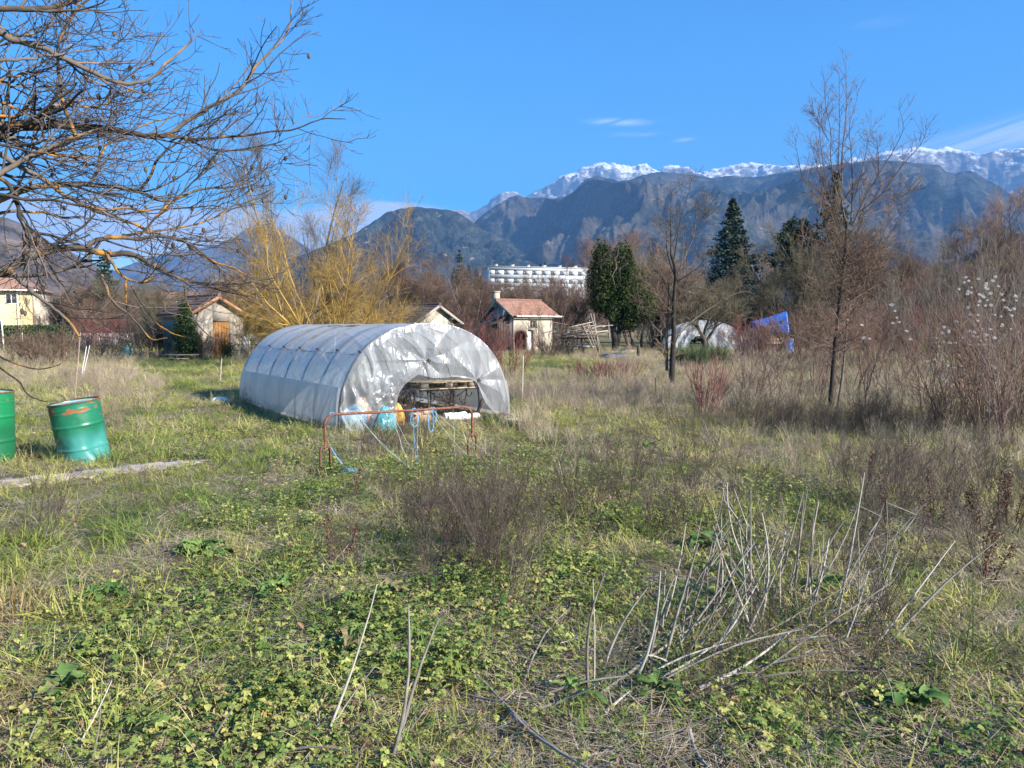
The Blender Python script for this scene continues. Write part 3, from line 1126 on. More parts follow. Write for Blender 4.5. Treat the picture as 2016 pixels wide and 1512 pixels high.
PALEWOOD = pmat("pale wood", [(0.0, (0.30, 0.22, 0.14)), (1.0, (0.52, 0.42, 0.30))], 5, .85, .3, 30, rnd=.4)
DARKWOOD = pmat("dark boards", [(0.0, (0.035, 0.028, 0.024)), (1.0, (0.11, 0.085, 0.07))], 4, .9, .3, 20, rnd=.4)
DOORWOOD = pmat("orange door boards", [(0.0, (0.14, 0.06, 0.02)), (0.5, (0.25, 0.12, 0.04)), (1.0, (0.34, 0.18, 0.07))], 3, .7, .3, 20, stretch=(6, 6, .6), rnd=.3)
FASCIA = pmat("fascia board", [(0.0, (0.26, 0.12, 0.06)), (1.0, (0.42, 0.23, 0.13))], 3, .8, .2, 20)
GREYFASCIA = pmat("grey fascia board", [(0.0, (0.20, 0.18, 0.16)), (1.0, (0.38, 0.34, 0.30))], 3, .8, .2, 20)
RENDER = pmat("rough lime render", [(0.0, (0.22, 0.195, 0.16)), (0.45, (0.29, 0.255, 0.21)), (1.0, (0.35, 0.31, 0.26))], 1.1, .95, .5, 22, detail=9, nrough=.7)
CREAM = pmat("cream render", [(0.0, (0.30, 0.265, 0.205)), (1.0, (0.44, 0.395, 0.32))], 1.2, .9, .3, 20, detail=8)
GREYREND = pmat("grey cement render", [(0.0, (0.20, 0.19, 0.18)), (1.0, (0.34, 0.32, 0.30))], 1.5, .9, .3, 20, detail=8)
YELLOW = pmat("yellow house paint", [(0.0, (0.46, 0.385, 0.19)), (1.0, (0.54, 0.46, 0.26))], .6, .85, .15, 20)
WHITEP = pmat("white paint", [(0.0, (0.62, 0.62, 0.62)), (1.0, (0.80, 0.80, 0.79))], 2, .6, .1, 20)
BLOCKW = pmat("white block paint", [(0.0, (0.37, 0.39, 0.42)), (1.0, (0.44, 0.46, 0.48))], .15, .8, .1, 2)
BLOCKC = pmat("cream block paint", [(0.0, (0.60, 0.55, 0.46)), (1.0, (0.70, 0.65, 0.55))], .15, .8, .1, 2)
CURTAIN = pmat("curtained window", [(0.0, (0.05, 0.055, 0.065)), (1.0, (0.16, 0.165, 0.175))], .35, .4)
GLASS = pmat("dark window glass", [(0.0, (0.02, 0.025, 0.03)), (1.0, (0.05, 0.06, 0.07))], 1, .12, spec=.6)
DARK = pmat("dark interior", [(0.0, (0.012, 0.011, 0.01)), (1.0, (0.03, 0.026, 0.022))], 1, .9)
BROWNTILE = pmat("brown tiles", [(0.0, (0.075, 0.045, 0.038)), (0.5, (0.14, 0.085, 0.07)), (1.0, (0.24, 0.17, 0.14))], 3.5, .85, .3, 20, detail=8, rnd=.5)
ORANGETILE = pmat("orange tiles", [(0.0, (0.13, 0.07, 0.05)), (0.5, (0.215, 0.115, 0.085)), (1.0, (0.29, 0.19, 0.15))], 4, .85, .3, 20, detail=8, rnd=.4)
REDTILE = pmat("faded red tiles", [(0.0, (0.18, 0.10, 0.075)), (1.0, (0.29, 0.18, 0.14))], 1, .85, .3, 20, detail=8, rnd=.3)
BLUETARP = pmat("blue tarpaulin", [(0.0, (0.008, 0.06, 0.30)), (1.0, (0.025, 0.13, 0.48))], 3, .4, .5, 6)
ROPE = pmat("blue rope", [(0.0, (0.06, 0.26, 0.52)), (1.0, (0.16, 0.42, 0.68))], 30, .7, .3, 80)
PALETWINE = pmat("pale green twine", [(0.0, (0.30, 0.36, 0.35)), (1.0, (0.46, 0.52, 0.52))], 30, .6)


def filmmat(name, base, opac, rough=.22, wr=.6, wscale=(5, 5, 5), haze=.5, dark=None):
    """thin polythene: part clear, part milky, glossy on top"""
    m, nt, N, L = new_mat(name)
    out = N('ShaderNodeOutputMaterial')
    tc = N('ShaderNodeTexCoord')
    mp = N('ShaderNodeMapping')
    mp.inputs['Scale'].default_value = wscale
    L(tc.outputs['Object'], mp.inputs[0])
    n = N('ShaderNodeTexNoise')
    n.inputs['Scale'].default_value = 1
    n.inputs['Detail'].default_value = 2.5
    n.inputs['Roughness'].default_value = .5
    n.inputs['Distortion'].default_value = 1.6
    L(mp.outputs[0], n.inputs['Vector'])
    mu = N('ShaderNodeTexNoise')
    mu.inputs['Scale'].default_value = 1.4
    mu.inputs['Detail'].default_value = 6
    L(tc.outputs['Object'], mu.inputs['Vector'])
    bp = N('ShaderNodeBump')
    bp.inputs['Strength'].default_value = wr
    bp.inputs['Distance'].default_value = .04
    L(n.outputs[0], bp.inputs['Height'])
    di = N('ShaderNodeBsdfDiffuse')
    di.inputs['Color'].default_value = (*base, 1)
    tl = N('ShaderNodeBsdfTranslucent')
    tl.inputs['Color'].default_value = (*base, 1)
    mi = N('ShaderNodeMixShader')
    mi.inputs[0].default_value = .62
    L(di.outputs[0], mi.inputs[1])
    L(tl.outputs[0], mi.inputs[2])
    tr = N('ShaderNodeBsdfTransparent')
    tr.inputs['Color'].default_value = (.93, .94, .95, 1)
    lw = N('ShaderNodeLayerWeight')
    lw.inputs['Blend'].default_value = .35
    L(bp.outputs[0], lw.inputs['Normal'])
    mr = N('ShaderNodeMapRange')
    mr.inputs[1].default_value = .3
    mr.inputs[2].default_value = .7
    mr.inputs[3].default_value = -.10 * haze * 2
    mr.inputs[4].default_value = .10 * haze * 2
    L(mu.outputs[0], mr.inputs[0])
    a = N('ShaderNodeMath')
    a.operation = 'MULTIPLY_ADD'
    L(lw.outputs['Facing'], a.inputs[0])
    a.inputs[1].default_value = .5
    a.inputs[2].default_value = opac
    a2 = N('ShaderNodeMath')
    a2.use_clamp = True
    L(a.outputs[0], a2.inputs[0])
    L(mr.outputs[0], a2.inputs[1])
    mt = N('ShaderNodeMixShader')
    L(a2.outputs[0], mt.inputs[0])
    L(tr.outputs[0], mt.inputs[1])
    L(mi.outputs[0], mt.inputs[2])
    gl = N('ShaderNodeBsdfGlossy')
    gl.inputs['Roughness'].default_value = rough
    L(bp.outputs[0], gl.inputs['Normal'])
    fr = N('ShaderNodeFresnel')
    fr.inputs['IOR'].default_value = 1.55
    L(bp.outputs[0], fr.inputs['Normal'])
    fm = N('ShaderNodeMath')
    fm.operation = 'MULTIPLY_ADD'
    fm.use_clamp = True
    L(fr.outputs[0], fm.inputs[0])
    fm.inputs[1].default_value = .65
    fm.inputs[2].default_value = .02
    mg = N('ShaderNodeMixShader')
    L(fm.outputs[0], mg.inputs[0])
    L(mt.outputs[0], mg.inputs[1])
    L(gl.outputs[0], mg.inputs[2])
    L(mg.outputs[0], out.inputs[0])
    return m


# ------------------------------------------------------------------ the plastic tunnel
TRZ = math.atan2(TUN_U.y, TUN_U.x)
TZ = float(gz(TUN_A.x + 1, TUN_A.y + 1))


def to_front(px, py, off=0.0):
    """where a sight line meets the tunnel's front plane, as (across, up)"""
    d = ray(px, py)
    o = TUN_A + TUN_V * off
    t = (o.x * TUN_V.x + o.y * TUN_V.y) / (d.x * TUN_V.x + d.y * TUN_V.y)
    p = d * t
    return ((Vector((p.x, p.y, 0)) - TUN_A).dot(TUN_U), EYE + p.z - TZ)


def arch(u, w=TUN_W, h=1.66):
    """u 0..1 from the left foot over the top to the right foot"""
    a = math.pi * (1 - u)
    return w / 2 + w / 2 * np.sign(np.cos(a)) * np.abs(np.cos(a)) ** .92, h * np.sin(a) ** .80


def arch_top(x, w=TUN_W, h=1.66):
    c = np.clip(np.abs((x - w / 2) / (w / 2)), 0, 1) ** (1 / .92)
    return h * np.sqrt(np.maximum(1 - c * c, 0)) ** .80


def make_tunnel():
    t = thing("polytunnel", (TUN_A.x, TUN_A.y, TZ), "clear plastic garden tunnel on metal hoops, front sheet torn open over a pallet", "polytunnel", TRZ)
    n_h = 7
    sp = TUN_L / (n_h - 1)
    u = np.linspace(0, 1, 61)
    ax, az = arch(u)
    for i in range(n_h):
        g = G()
        pts = np.column_stack([ax, np.full(61, i * sp), az])
        g.tubes(pts, np.full(61, .017), 6)
        g.obj("hoop", HOOPM, t, smooth=True)
    g = G()
    for (q, dz) in ((.235, .012), (.765, .012), (.5, .0)):
        x, z = arch(np.array([q]))
        vv = np.linspace(0, TUN_L, 50)
        g.tubes(np.column_stack([np.full(50, x[0]), vv, z[0] - .02 - .02 * np.abs(np.sin(vv / sp * math.pi))]), np.full(50, .007), 5)
    g.obj("purlin", GALV, t)
    # ties where hoops and purlin cross
    for i in range(n_h):
        g = G()
        x, z = arch(np.array([.235]))
        g.box((x[0] - .016, i * sp, z[0] + .016), (.035, .06, .03), a=.2)
        g.obj("clamp", DARKMETAL, t)
    # cover
    nu, nv = 150, 260
    U = np.linspace(0.008, .992, nu)
    Vv = np.linspace(0.0, TUN_L + .02, nv)
    x, z = arch(U)
    X = np.repeat(x[:, None], nv, 1)
    Z = np.repeat(z[:, None], nv, 1)
    Y = np.repeat(Vv[None], nu, 0)
    sag = -np.abs(np.sin(Y / sp * math.pi)) ** .8 * .045 * (0.3 + np.sin(U * math.pi)[:, None])
    wr = (fbm(U[:, None] * 9 + 0 * Y, Y * 1.6, 3, 4) - .5) * .05 + (1 - np.abs(2 * fbm(U[:, None] * 5 + Y * .9, Y * 5, 6, 3) - 1) - .6) * .03
    off = .016 + sag + wr * np.abs(np.sin(Y / sp * math.pi)) ** .5
    off = np.minimum(off, .02)
    nx = np.cos(math.pi * (1 - U))[:, None]
    nz = np.sin(math.pi * (1 - U))[:, None]
    # the roof line dips between the third and fifth hoops
    dip = -.06 * np.exp(-((Y - 3.4) / 1.4) ** 2) * nz ** 2
    V = np.stack([X + nx * off, Y, np.maximum(Z + nz * off + dip, 0)], -1)
    g = G()
    g.grid(V)
    g.obj("roof_sheet", filmmat("milky film", (.84, .89, .97), .27, .2, .5, (2.2, 1.1, 2.2), .5), t, smooth=True)
    # opaque strip of film along the foot of both sides
    for side in (0, 1):
        g = G()
        q = np.linspace(0, .105, 14) if side == 0 else np.linspace(1, .895, 14)
        xs, zs = arch(q)
        vv = np.linspace(-.02, TUN_L, 160)
        o_ = .03 + .02 * fbm(vv * 2, vv * 0, 5, 3)
        sx = -1 if side == 0 else 1
        V = np.stack([xs[:, None] + sx * (o_[None] + .02 * (fbm(vv[None] * 5, zs[:, None] * 2, 8, 3) - .5)), np.repeat(vv[None], 14, 0), np.repeat(zs[:, None], 160, 1)], -1)
        g.grid(V)
        g.obj("side_skirt", filmmat("dull film", (.62, .60, .58), .62, .45, .4, (3, 3, 3), .5), t, smooth=True)
    # far end sheet
    g = G()
    xs = np.linspace(.02, TUN_W - .02, 80)
    zt = arch_top(xs)
    tt = np.linspace(0, 1, 40)
    V = np.stack([np.repeat(xs[:, None], 40, 1), TUN_L + .01 + .05 * (fbm(xs[:, None] * 3, tt[None] * 2, 7, 3) - .5), zt[:, None] * tt[None]], -1)
    g.grid(V)
    g.obj("end_sheet", filmmat("end film", (.80, .83, .88), .5, .3, .5, (3, 3, 3), .5), t, smooth=True)
    # front sheet, hanging from the first hoop, gathered at two knots, open at the right of centre
    edge = [(700, 862), (730, 862), (748, 858), (765, 850), (776, 832), (777, 800), (782, 775), (793, 757), (806, 747), (822, 737), (838, 741), (852, 744), (872, 744), (898, 742), (924, 745), (938, 751), (946, 776), (957, 797), (968, 808), (982, 816), (1003, 822)]
    es = np.array([to_front(*e) for e in edge])
    k1, k2 = np.array(to_front(838, 709)), np.array(to_front(937, 748))
    nxx, nzz = 230, 150
    xs = np.linspace(.0, TUN_W, nxx)
    zt = arch_top(xs) + .015
    zb = np.interp(xs, es[:, 0], np.maximum(es[:, 1], 0.0))
    zb = np.where(xs < to_front(765, 850)[0], 0.0, zb)
    zb = np.convolve(np.pad(zb, 2, mode='edge'), np.ones(5) / 5, 'valid')
    zb = np.minimum(zb, zt - .004)
    tt = np.linspace(0, 1, nzz)
    Xs = np.repeat(xs[:, None], nzz, 1)
    Zs = zb[:, None] * (1 - tt[None]) + zt[:, None] * tt[None]
    dsp = np.zeros_like(Xs)
    for (k, A, Rr, m, ph) in ((k1, .085, .50, 5.5, .4), (k2, .075, .55, 6.5, 1.1)):
        dx, dz = Xs - k[0], Zs - k[1]
        r = np.hypot(dx, dz)
        th = np.arctan2(dz, dx) + .25 * (fbm(Xs * 3, Zs * 3, 12, 2) - .5)
        w = np.abs(((th * m / math.pi + ph) % 2) - 1)
        amp = A * np.exp(-r / Rr) * np.clip(r / .12, 0, 1) * (0.5 + 1.0 * vnoise(th * 2.2 + 9, th * 0, 4))
        dsp += amp * (w - .5) - .07 * np.exp(-(r / .12) ** 2) * 0
        pull = np.exp(-(r / .10) ** 2)
        dsp -= .05 * pull
    # hanging folds on the left
    lf = np.clip(1 - (Xs - .1) / 1.15, 0, 1)
    fold = 1 - np.abs(2 * fbm(Xs * 4.2 + Zs * 1.0 + .8 * fbm(Xs * 2, Zs * 2, 3, 2), Zs * 1.5, 15, 3) - 1)
    dsp += lf * (fold - .5) * .22
    tear = 1 - np.abs(2 * fbm(Xs * 7 - Zs * 3, Zs * 5 + Xs * 2, 25, 3) - 1)
    dsp += .035 * (tear - .5) * np.exp(-((Xs - .75) / .35) ** 2 - ((Zs - .45) / .45) ** 2) * 2
    dsp += .05 * (1 - np.abs(2 * fbm(Xs * 2.4 + Zs * .8, Zs * .8, 35, 3) - 1) - .5)
    dsp *= np.clip((zt[:, None] - Zs) / .12, 0, 1) ** .7
    low = np.clip(1 - Zs / .35, 0, 1) * (Xs < .95)
    V = np.stack([Xs, -.025 - dsp - .22 * low ** 2, Zs], -1)
    g = G()
    g.grid(V)
    g.obj("front_sheet", filmmat("clear front film", (.95, .96, .98), .23, .30, .7, (6, 6, 1.6), .7), t, smooth=True)
    for k in (k1, k2):
        g = G()
        for q in range(5):
            an = q * 1.3
            g.tubes([(k[0], -.05, k[1]), (k[0] + .03 * math.cos(an), -.11, k[1] + .03 * math.sin(an)), (k[0] + .05 * math.cos(an), -.10, k[1] + .05 * math.sin(an) - .02)], [.010, .012, .003], 5)
        g.obj("knot", DARKMETAL, t)
    return t


make_tunnel()


def in_tunnel(s, v, z=0.0):
    p = TUN_A + TUN_U * s + TUN_V * v
    return Vector((p.x, p.y, TZ + z))


def make_tunnel_contents():
    # trestle
    s0, _ = to_front(866, 766, .9)
    t = thing("trestle", in_tunnel(s0, .9), "thin dark metal trestle under the pallet in the tunnel mouth", "trestle", TRZ)
    for x in (-.40, .40):
        for y in (-.28, .28):
            g = G()
            g.tubes([(x * .8, y, 0), (x, y, .50)], [.012, .012], 6)
            g.obj("leg", DARKMETAL, t)
    g = G()
    g.tubes([(-.55, -.28, .505), (.70, -.28, .505)], [.012, .012], 6)
    g.tubes([(-.55, .28, .505), (.70, .28, .505)], [.012, .012], 6)
    for s in (-1, 1):
        g.tubes([(-.4 * s, -.28, .50), (.1 * s, -.28, .2)], [.007, .007], 5)
        pts = [(.12 + .33 * s + .05 * math.cos(a), -.28, .44 + .08 * math.sin(a)) for a in np.linspace(math.pi, 2 * math.pi, 8)]
        g.tubes(pts, np.full(8, .008), 5)
    g.obj("frame", DARKMETAL, t)
    # pallet
    p = thing("wooden_pallet", in_tunnel(s0 - .02, .9, .52), "pale wooden pallet lying on the trestle in the tunnel mouth", "pallet", TRZ)
    g = G()
    for y in np.linspace(-.36, .36, 6):
        g.box((0, y, .125), (1.12, .10, .022), jit=.002)
    g.obj("top_boards", PALEWOOD, p)
    g = G()
    for y in (-.35, 0, .35):
        g.box((0, y, .011), (1.12, .10, .022), jit=.002)
    g.obj("bottom_boards", PALEWOOD, p)
    for x in (-.48, 0, .48):
        for y in (-.35, 0, .35):
            g = G()
            g.box((x, y, .068), (.14, .10, .088))
            g.obj("block", OLDWOOD, p)

    def sack(name, loc, w, d, h, mat, label, cat, rz=0.0, seed=0, lean=0.0, dents=.18, tap=.35):
        nu, nv = 40, 26
        th = np.linspace(0, 2 * math.pi, nu + 1)
        v = np.linspace(0, 1, nv)
        prof = np.sin(np.clip(v * 1.05 + .04, 0, 1) * math.pi) ** .38
        prof = prof * (1 - tap * v ** (2 if tap < .5 else 1))
        TH, VV = np.meshgrid(th, v)
        nn = fbm(np.cos(TH) * 1.7 + 5, np.sin(TH) * 1.7 + VV * 2.4, seed, 4)
        cr = 1 - np.abs(2 * fbm(np.cos(TH) * 3 + VV * 2, np.sin(TH) * 3 + VV * 4, seed + 4, 3) - 1)
        rr = prof[:, None] * (1 + dents * 2 * (nn - .5) + dents * .6 * (cr - .6))
        X = rr * np.cos(TH) * w / 2 + lean * VV * h
        Y = rr * np.sin(TH) * d / 2
        Z = VV * h * (1 + .1 * (fbm(np.cos(TH), np.sin(TH), seed, 2) - .5))
        X[:, -1], Y[:, -1], Z[:, -1] = X[:, 0], Y[:, 0], Z[:, 0]
        g = G()
        g.grid(np.stack([X, Y, Z], -1))
        o = g.obj(name, mat, smooth=True)
        o.location = loc
        o.rotation_euler = (0, 0, rz)
        return tag(o, label, cat)

    teal = pmat("teal plastic", [(0.0, (0.03, 0.16, 0.19)), (1.0, (0.10, 0.33, 0.36))], 5, .35, .6, 12, dist=.03)
    bl = pmat("pale blue plastic", [(0.0, (0.10, 0.24, 0.36)), (1.0, (0.25, 0.42, 0.52))], 4, .4, .6, 12, dist=.03)
    ye = pmat("ochre sacking", [(0.0, (0.42, 0.22, 0.04)), (1.0, (0.62, 0.38, 0.10))], 6, .7, .5, 18, dist=.03)
    og = pmat("orange sacking", [(0.0, (0.55, 0.22, 0.06)), (1.0, (0.68, 0.35, 0.14))], 6, .7, .5, 18, dist=.03)
    s, _ = to_front(758, 850, -.45)
    sack("teal_bag", in_tunnel(s, -.42, -.04), .46, .30, .48, teal, "crumpled teal plastic bag standing against the torn front sheet", "bag", TRZ, 2, .05, .34, .72)
    s, _ = to_front(692, 830, .4)
    sack("blue_bag", in_tunnel(s, .35, -.02), .52, .40, .42, bl, "pale blue plastic bag seen through the front sheet", "bag", TRZ, 5)
    s, _ = to_front(700, 805, .45)
    sack("orange_sack", in_tunnel(s + .16, .62, .0), .34, .25, .50, og, "orange sack behind the pale blue bag inside the tunnel", "sack", TRZ, 8)
    s, _ = to_front(784, 840, .1)
    sack("ochre_sack", in_tunnel(s, .02, -.03), .20, .18, .44, ye, "upright ochre sack at the left edge of the tunnel opening", "sack", TRZ, 9, -.12, .1)
    # carton, rolls, offcuts
    s, _ = to_front(822, 838, .3)
    g = G()
    g.box((0, 0, .075), (.36, .28, .15), jit=.006)
    g.box((-.16, -.15, .155), (.05, .2, .004), jit=.01)
    g.box((.10, -.16, .17), (.16, .012, .07), jit=.006)
    o = g.obj("carton", pmat("cardboard", [(0.0, (0.34, 0.22, 0.13)), (1.0, (0.46, 0.33, 0.22))], 4, .9, .2, 20))
    o.location = in_tunnel(s, .3, 0.02)
    o.rotation_euler = (0, 0, TRZ + .2)
    tag(o, "low brown carton on the floor of the tunnel mouth", "carton")
    wr = pmat("white film roll", [(0.0, (0.50, 0.50, 0.52)), (1.0, (0.78, 0.78, 0.78))], 5, .35, .4, 14)
    for i, (x0, y0, x1, y1, r, lb) in enumerate(((882, 836, 925, 832, .055, "upper white plastic roll lying by the tunnel opening"), (878, 846, 938, 834, .05, "lower white plastic roll lying by the tunnel opening"))):
        s0_, _ = to_front(x0, y0, .15)
        s1_, _ = to_front(x1, y1, .15)
        g = G()
        n = 14
        pts = [in_tunnel(s0_ + (s1_ - s0_) * q, .28 - i * .22, r + .02 + i * .0 + .006 * math.sin(q * 9)) for q in np.linspace(0, 1, n)]
        pts = np.array([tuple(q) for q in pts])
        g.tubes(pts - pts[0], r * (1 + .12 * rng.normal(0, 1, n)), 12, cap=True)
        o = g.obj("plastic_roll", wr, smooth=True)
        o.location = pts[0]
        tag(o, lb, "plastic roll")
    for (x0, y0, x1, y1, w, lb) in ((957, 824, 996, 819, .06, "dark grey offcut board lying at the right foot of the tunnel"), (980, 829, 1024, 829, .05, "grey plank lying on the grass right of the tunnel"), (938, 824, 956, 806, .03, "dark stick leaning up inside the tunnel opening")):
        a, b = P(x0, y0, .08), P(x1, y1, .08)
        if 'leaning' in lb:
            a = in_tunnel(to_front(x0, y0, .25)[0], .25, .02)
            b = in_tunnel(to_front(x1, y1, .25)[0], .35, .30)
        g = G()
        g.beam((0, 0, 0), b - a, w * 2, w * .5)
        o = g.obj("offcut_board", OLDWOOD if 'plank' in lb else DARKWOOD)
        o.location = a + Vector((0, 0, .03))
        tag(o, lb, "board")
    # dead plants growing inside
    dm = pmat("dead stems", [(0.0, (0.06, 0.04, 0.03)), (1.0, (0.20, 0.13, 0.09))], 9, .9, rnd=.5)
    for i in range(9):
        s = random.uniform(1.25, 2.9)
        v = random.uniform(.7, 3.2)
        g = weed(9, random.uniform(.45, .8), .16, True)
        g.leaves(rng.normal(0, 1, (90, 3)) * np.array([.16, .16, .15]) + np.array([0, 0, .32]), .05, .5)
        o = g.obj("dead_plant", dm)
        o.location = in_tunnel(s, v)
        tag(o, "dry brown plant growing on the floor inside the tunnel", "plant", "dead plants inside the tunnel")


make_tunnel_contents()


# ------------------------------------------------------------------ the bent pipe frame with strings
def make_pipe_frame():
    a = on_ground(P(641, 928))
    b = on_ground(P(930, 901))
    t = thing("pipe_frame", a, "rusty bent pipe rail on two forked feet, hung with pale strings", "pipe frame")
    A = Vector((0, 0, 0))
    B = b - a
    H = .66
    A2, B2 = A + Vector((0, 0, H)), B + Vector((0, 0, H + .01))
    d = (B - A).normalized()
    pts = [A + Vector((0, 0, .27)), A + Vector((0, 0, H - .12))]
    for q in np.linspace(0, math.pi / 2, 7):
        pts.append(A + Vector((0, 0, H - .12)) + d * (.12 - .12 * math.cos(q)) + Vector((0, 0, .12 * math.sin(q))))
    mid = [A2 + (B2 - A2) * f - Vector((0, 0, .006 * math.sin(f * math.pi))) for f in np.linspace(.12, .88, 8)]
    pts += mid
    for q in np.linspace(0, math.pi / 2, 7):
        pts.append(B + Vector((0, 0, H - .11)) - d * (.12 - .12 * math.sin(q)) + Vector((0, 0, .12 * math.cos(q))))
    pts.append(B + Vector((0, 0, .29)))
    g = G()
    g.tubes(np.array([tuple(p) for p in pts]), np.full(len(pts), .0155), 10)
    g.obj("rail", RUST, t, smooth=True)
    f2 = Vector((d.x, d.y, 0)) * .055
    for c, h in ((A, .30), (B, .32)):
        g = G()
        pp = [c - f2 + Vector((0, 0, -.1)), c - f2 + Vector((0, 0, h - .05))]
        for q in np.linspace(math.pi, 0, 9):
            pp.append(c + f2 * math.cos(q) + Vector((0, 0, h - .05 + .055 * math.sin(q))))
        pp += [c + f2 + Vector((0, 0, -.1))]
        g.tubes(np.array([tuple(p) for p in pp]), np.full(len(pp), .0145), 8)
        g.obj("forked_foot", pmat("dark rust", [(0.0, (0.05, 0.028, 0.02)), (1.0, (0.17, 0.08, 0.05))], 20, .8, .3, 60), t, smooth=True)
    # strings: tied to the rail, ends trailing on the ground
    for f, dx, dy, m, sl in ((.19, .75, -.35, PALETWINE, 0), (.20, .55, .1, PALETWINE, 0), (.42, .25, -.1, PALETWINE, 0), (.43, .45, -.4, PALETWINE, 0), (.44, .1, .3, PALETWINE, 0), (.69, .55, -.1, PALETWINE, 0), (.70, .95, -.3, PALETWINE, 0), (.86, .02, 0, PALETWINE, 0), (.57, .03, .05, ROPE, 0), (.61, -.02, -.02, ROPE, 0)):
        p0 = A2 + (B2 - A2) * f
        q0 = Vector((p0.x + dx, p0.y + dy, .03))
        n = 12
        pts = [p0.lerp(q0, k / (n - 1)) + Vector((0, 0, -.05 * math.sin(k / (n - 1) * math.pi))) + Vector((random.gauss(0, .004), random.gauss(0, .004), 0)) for k in range(n)]
        pts[0] = p0 + Vector((0, 0, .017))
        g = G()
        g.tubes(np.array([tuple(p) for p in pts]), np.full(n, .0018 if m is PALETWINE else .003), 4)
        g.obj("string", m, t)
    # loops of blue rope
    for f, w, h in ((.585, .05, .22), (.70, .035, .30), (.72, .03, .2), (.05, .03, .03)):
        p0 = A2 + (B2 - A2) * f
        pts = []
        for q in np.linspace(0, 2 * math.pi, 18):
            pts.append(p0 + d * (w * math.sin(q) + random.gauss(0, .004)) + Vector((0, random.gauss(0, .006), .018 - h * (.5 - .5 * math.cos(q)))))
        g = G()
        g.tubes(np.array([tuple(p) for p in pts]), np.full(18, .0045), 5)
        g.obj("rope_loop", ROPE, t)
    g = G()
    c = A + Vector((.06, 0, .30))
    pts = [c, c + Vector((.07, -.04, -.10)), c + Vector((.16, -.08, -.2)), c + Vector((.26, -.1, -.26)), c + Vector((.36, -.14, -.275)), c + Vector((.50, -.2, -.28))]
    g.tubes(np.array([tuple(p) for p in pts]), [.005, .005, .006, .014, .008, .004], 5)
    for k in range(22):
        q = c + Vector((random.uniform(.18, .5), -.12 + random.gauss(0, .03), -.26 + random.gauss(0, .02)))
        g.tubes([tuple(q), tuple(q + Vector((random.gauss(0, .04), random.gauss(0, .03), random.uniform(-.02, .04)))), tuple(q + Vector((random.gauss(0, .07), random.gauss(0, .04), 0)))], [.003, .003, .002], 3)
    g.obj("frayed_rope", ROPE, t)
    return t


make_pipe_frame()


# ------------------------------------------------------------------ oil drums
def drum_mat(name, top, low, rust=.3, split=.45):
    m, nt, N, L = new_mat(name)
    out = N('ShaderNodeOutputMaterial')
    b = N('ShaderNodeBsdfPrincipled')
    tc = N('ShaderNodeTexCoord')
    sp = N('ShaderNodeSeparateXYZ')
    L(tc.outputs['Object'], sp.inputs[0])
    n1 = N('ShaderNodeTexNoise')
    n1.inputs['Scale'].default_value = 4
    n1.inputs['Detail'].default_value = 7
    L(tc.outputs['Object'], n1.inputs['Vector'])
    ad = N('ShaderNodeMath')
    ad.operation = 'MULTIPLY_ADD'
    L(n1.outputs[0], ad.inputs[0])
    ad.inputs[1].default_value = .5
    L(sp.outputs[2], ad.inputs[2])
    mr = N('ShaderNodeMapRange')
    mr.inputs[1].default_value = split + .18
    mr.inputs[2].default_value = split + .38
    L(ad.outputs[0], mr.inputs[0])
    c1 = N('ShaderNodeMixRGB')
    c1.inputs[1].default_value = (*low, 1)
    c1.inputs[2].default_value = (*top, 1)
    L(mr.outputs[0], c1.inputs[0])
    n2 = N('ShaderNodeTexNoise')
    n2.inputs['Scale'].default_value = 7
    n2.inputs['Detail'].default_value = 9
    n2.inputs['Roughness'].default_value = .65
    mp = N('ShaderNodeMapping')
    mp.inputs['Scale'].default_value = (1, 1, 1.8)
    L(tc.outputs['Object'], mp.inputs[0])
    L(mp.outputs[0], n2.inputs['Vector'])
    # worn band near the rim
    bd = N('ShaderNodeMapRange')
    bd.inputs[1].default_value = .52
    bd.inputs[2].default_value = .78
    bd.inputs[4].default_value = .16
    L(sp.outputs[2], bd.inputs[0])
    a3 = N('ShaderNodeMath')
    L(n2.outputs[0], a3.inputs[0])
    L(bd.outputs[0], a3.inputs[1])
    rr = N('ShaderNodeMapRange')
    rr.inputs[1].default_value = .78 - .25 * rust
    rr.inputs[2].default_value = .80 - .25 * rust
    L(a3.outputs[0], rr.inputs[0])
    c2 = N('ShaderNodeMixRGB')
    L(rr.outputs[0], c2.inputs[0])
    L(c1.outputs[0], c2.inputs[1])
    c2.inputs[2].default_value = (.22, .075, .03, 1)
    L(c2.outputs[0], b.inputs['Base Color'])
    ro = N('ShaderNodeMapRange')
    ro.inputs[3].default_value = .38
    ro.inputs[4].default_value = .85
    L(rr.outputs[0], ro.inputs[0])
    L(ro.outputs[0], b.inputs['Roughness'])
    bp = N('ShaderNodeBump')
    bp.inputs['Strength'].default_value = .25
    bp.inputs['Distance'].default_value = .02
    L(n1.outputs[0], bp.inputs['Height'])
    L(bp.outputs[0], b.inputs['Normal'])
    L(b.outputs[0], out.inputs[0])
    return m


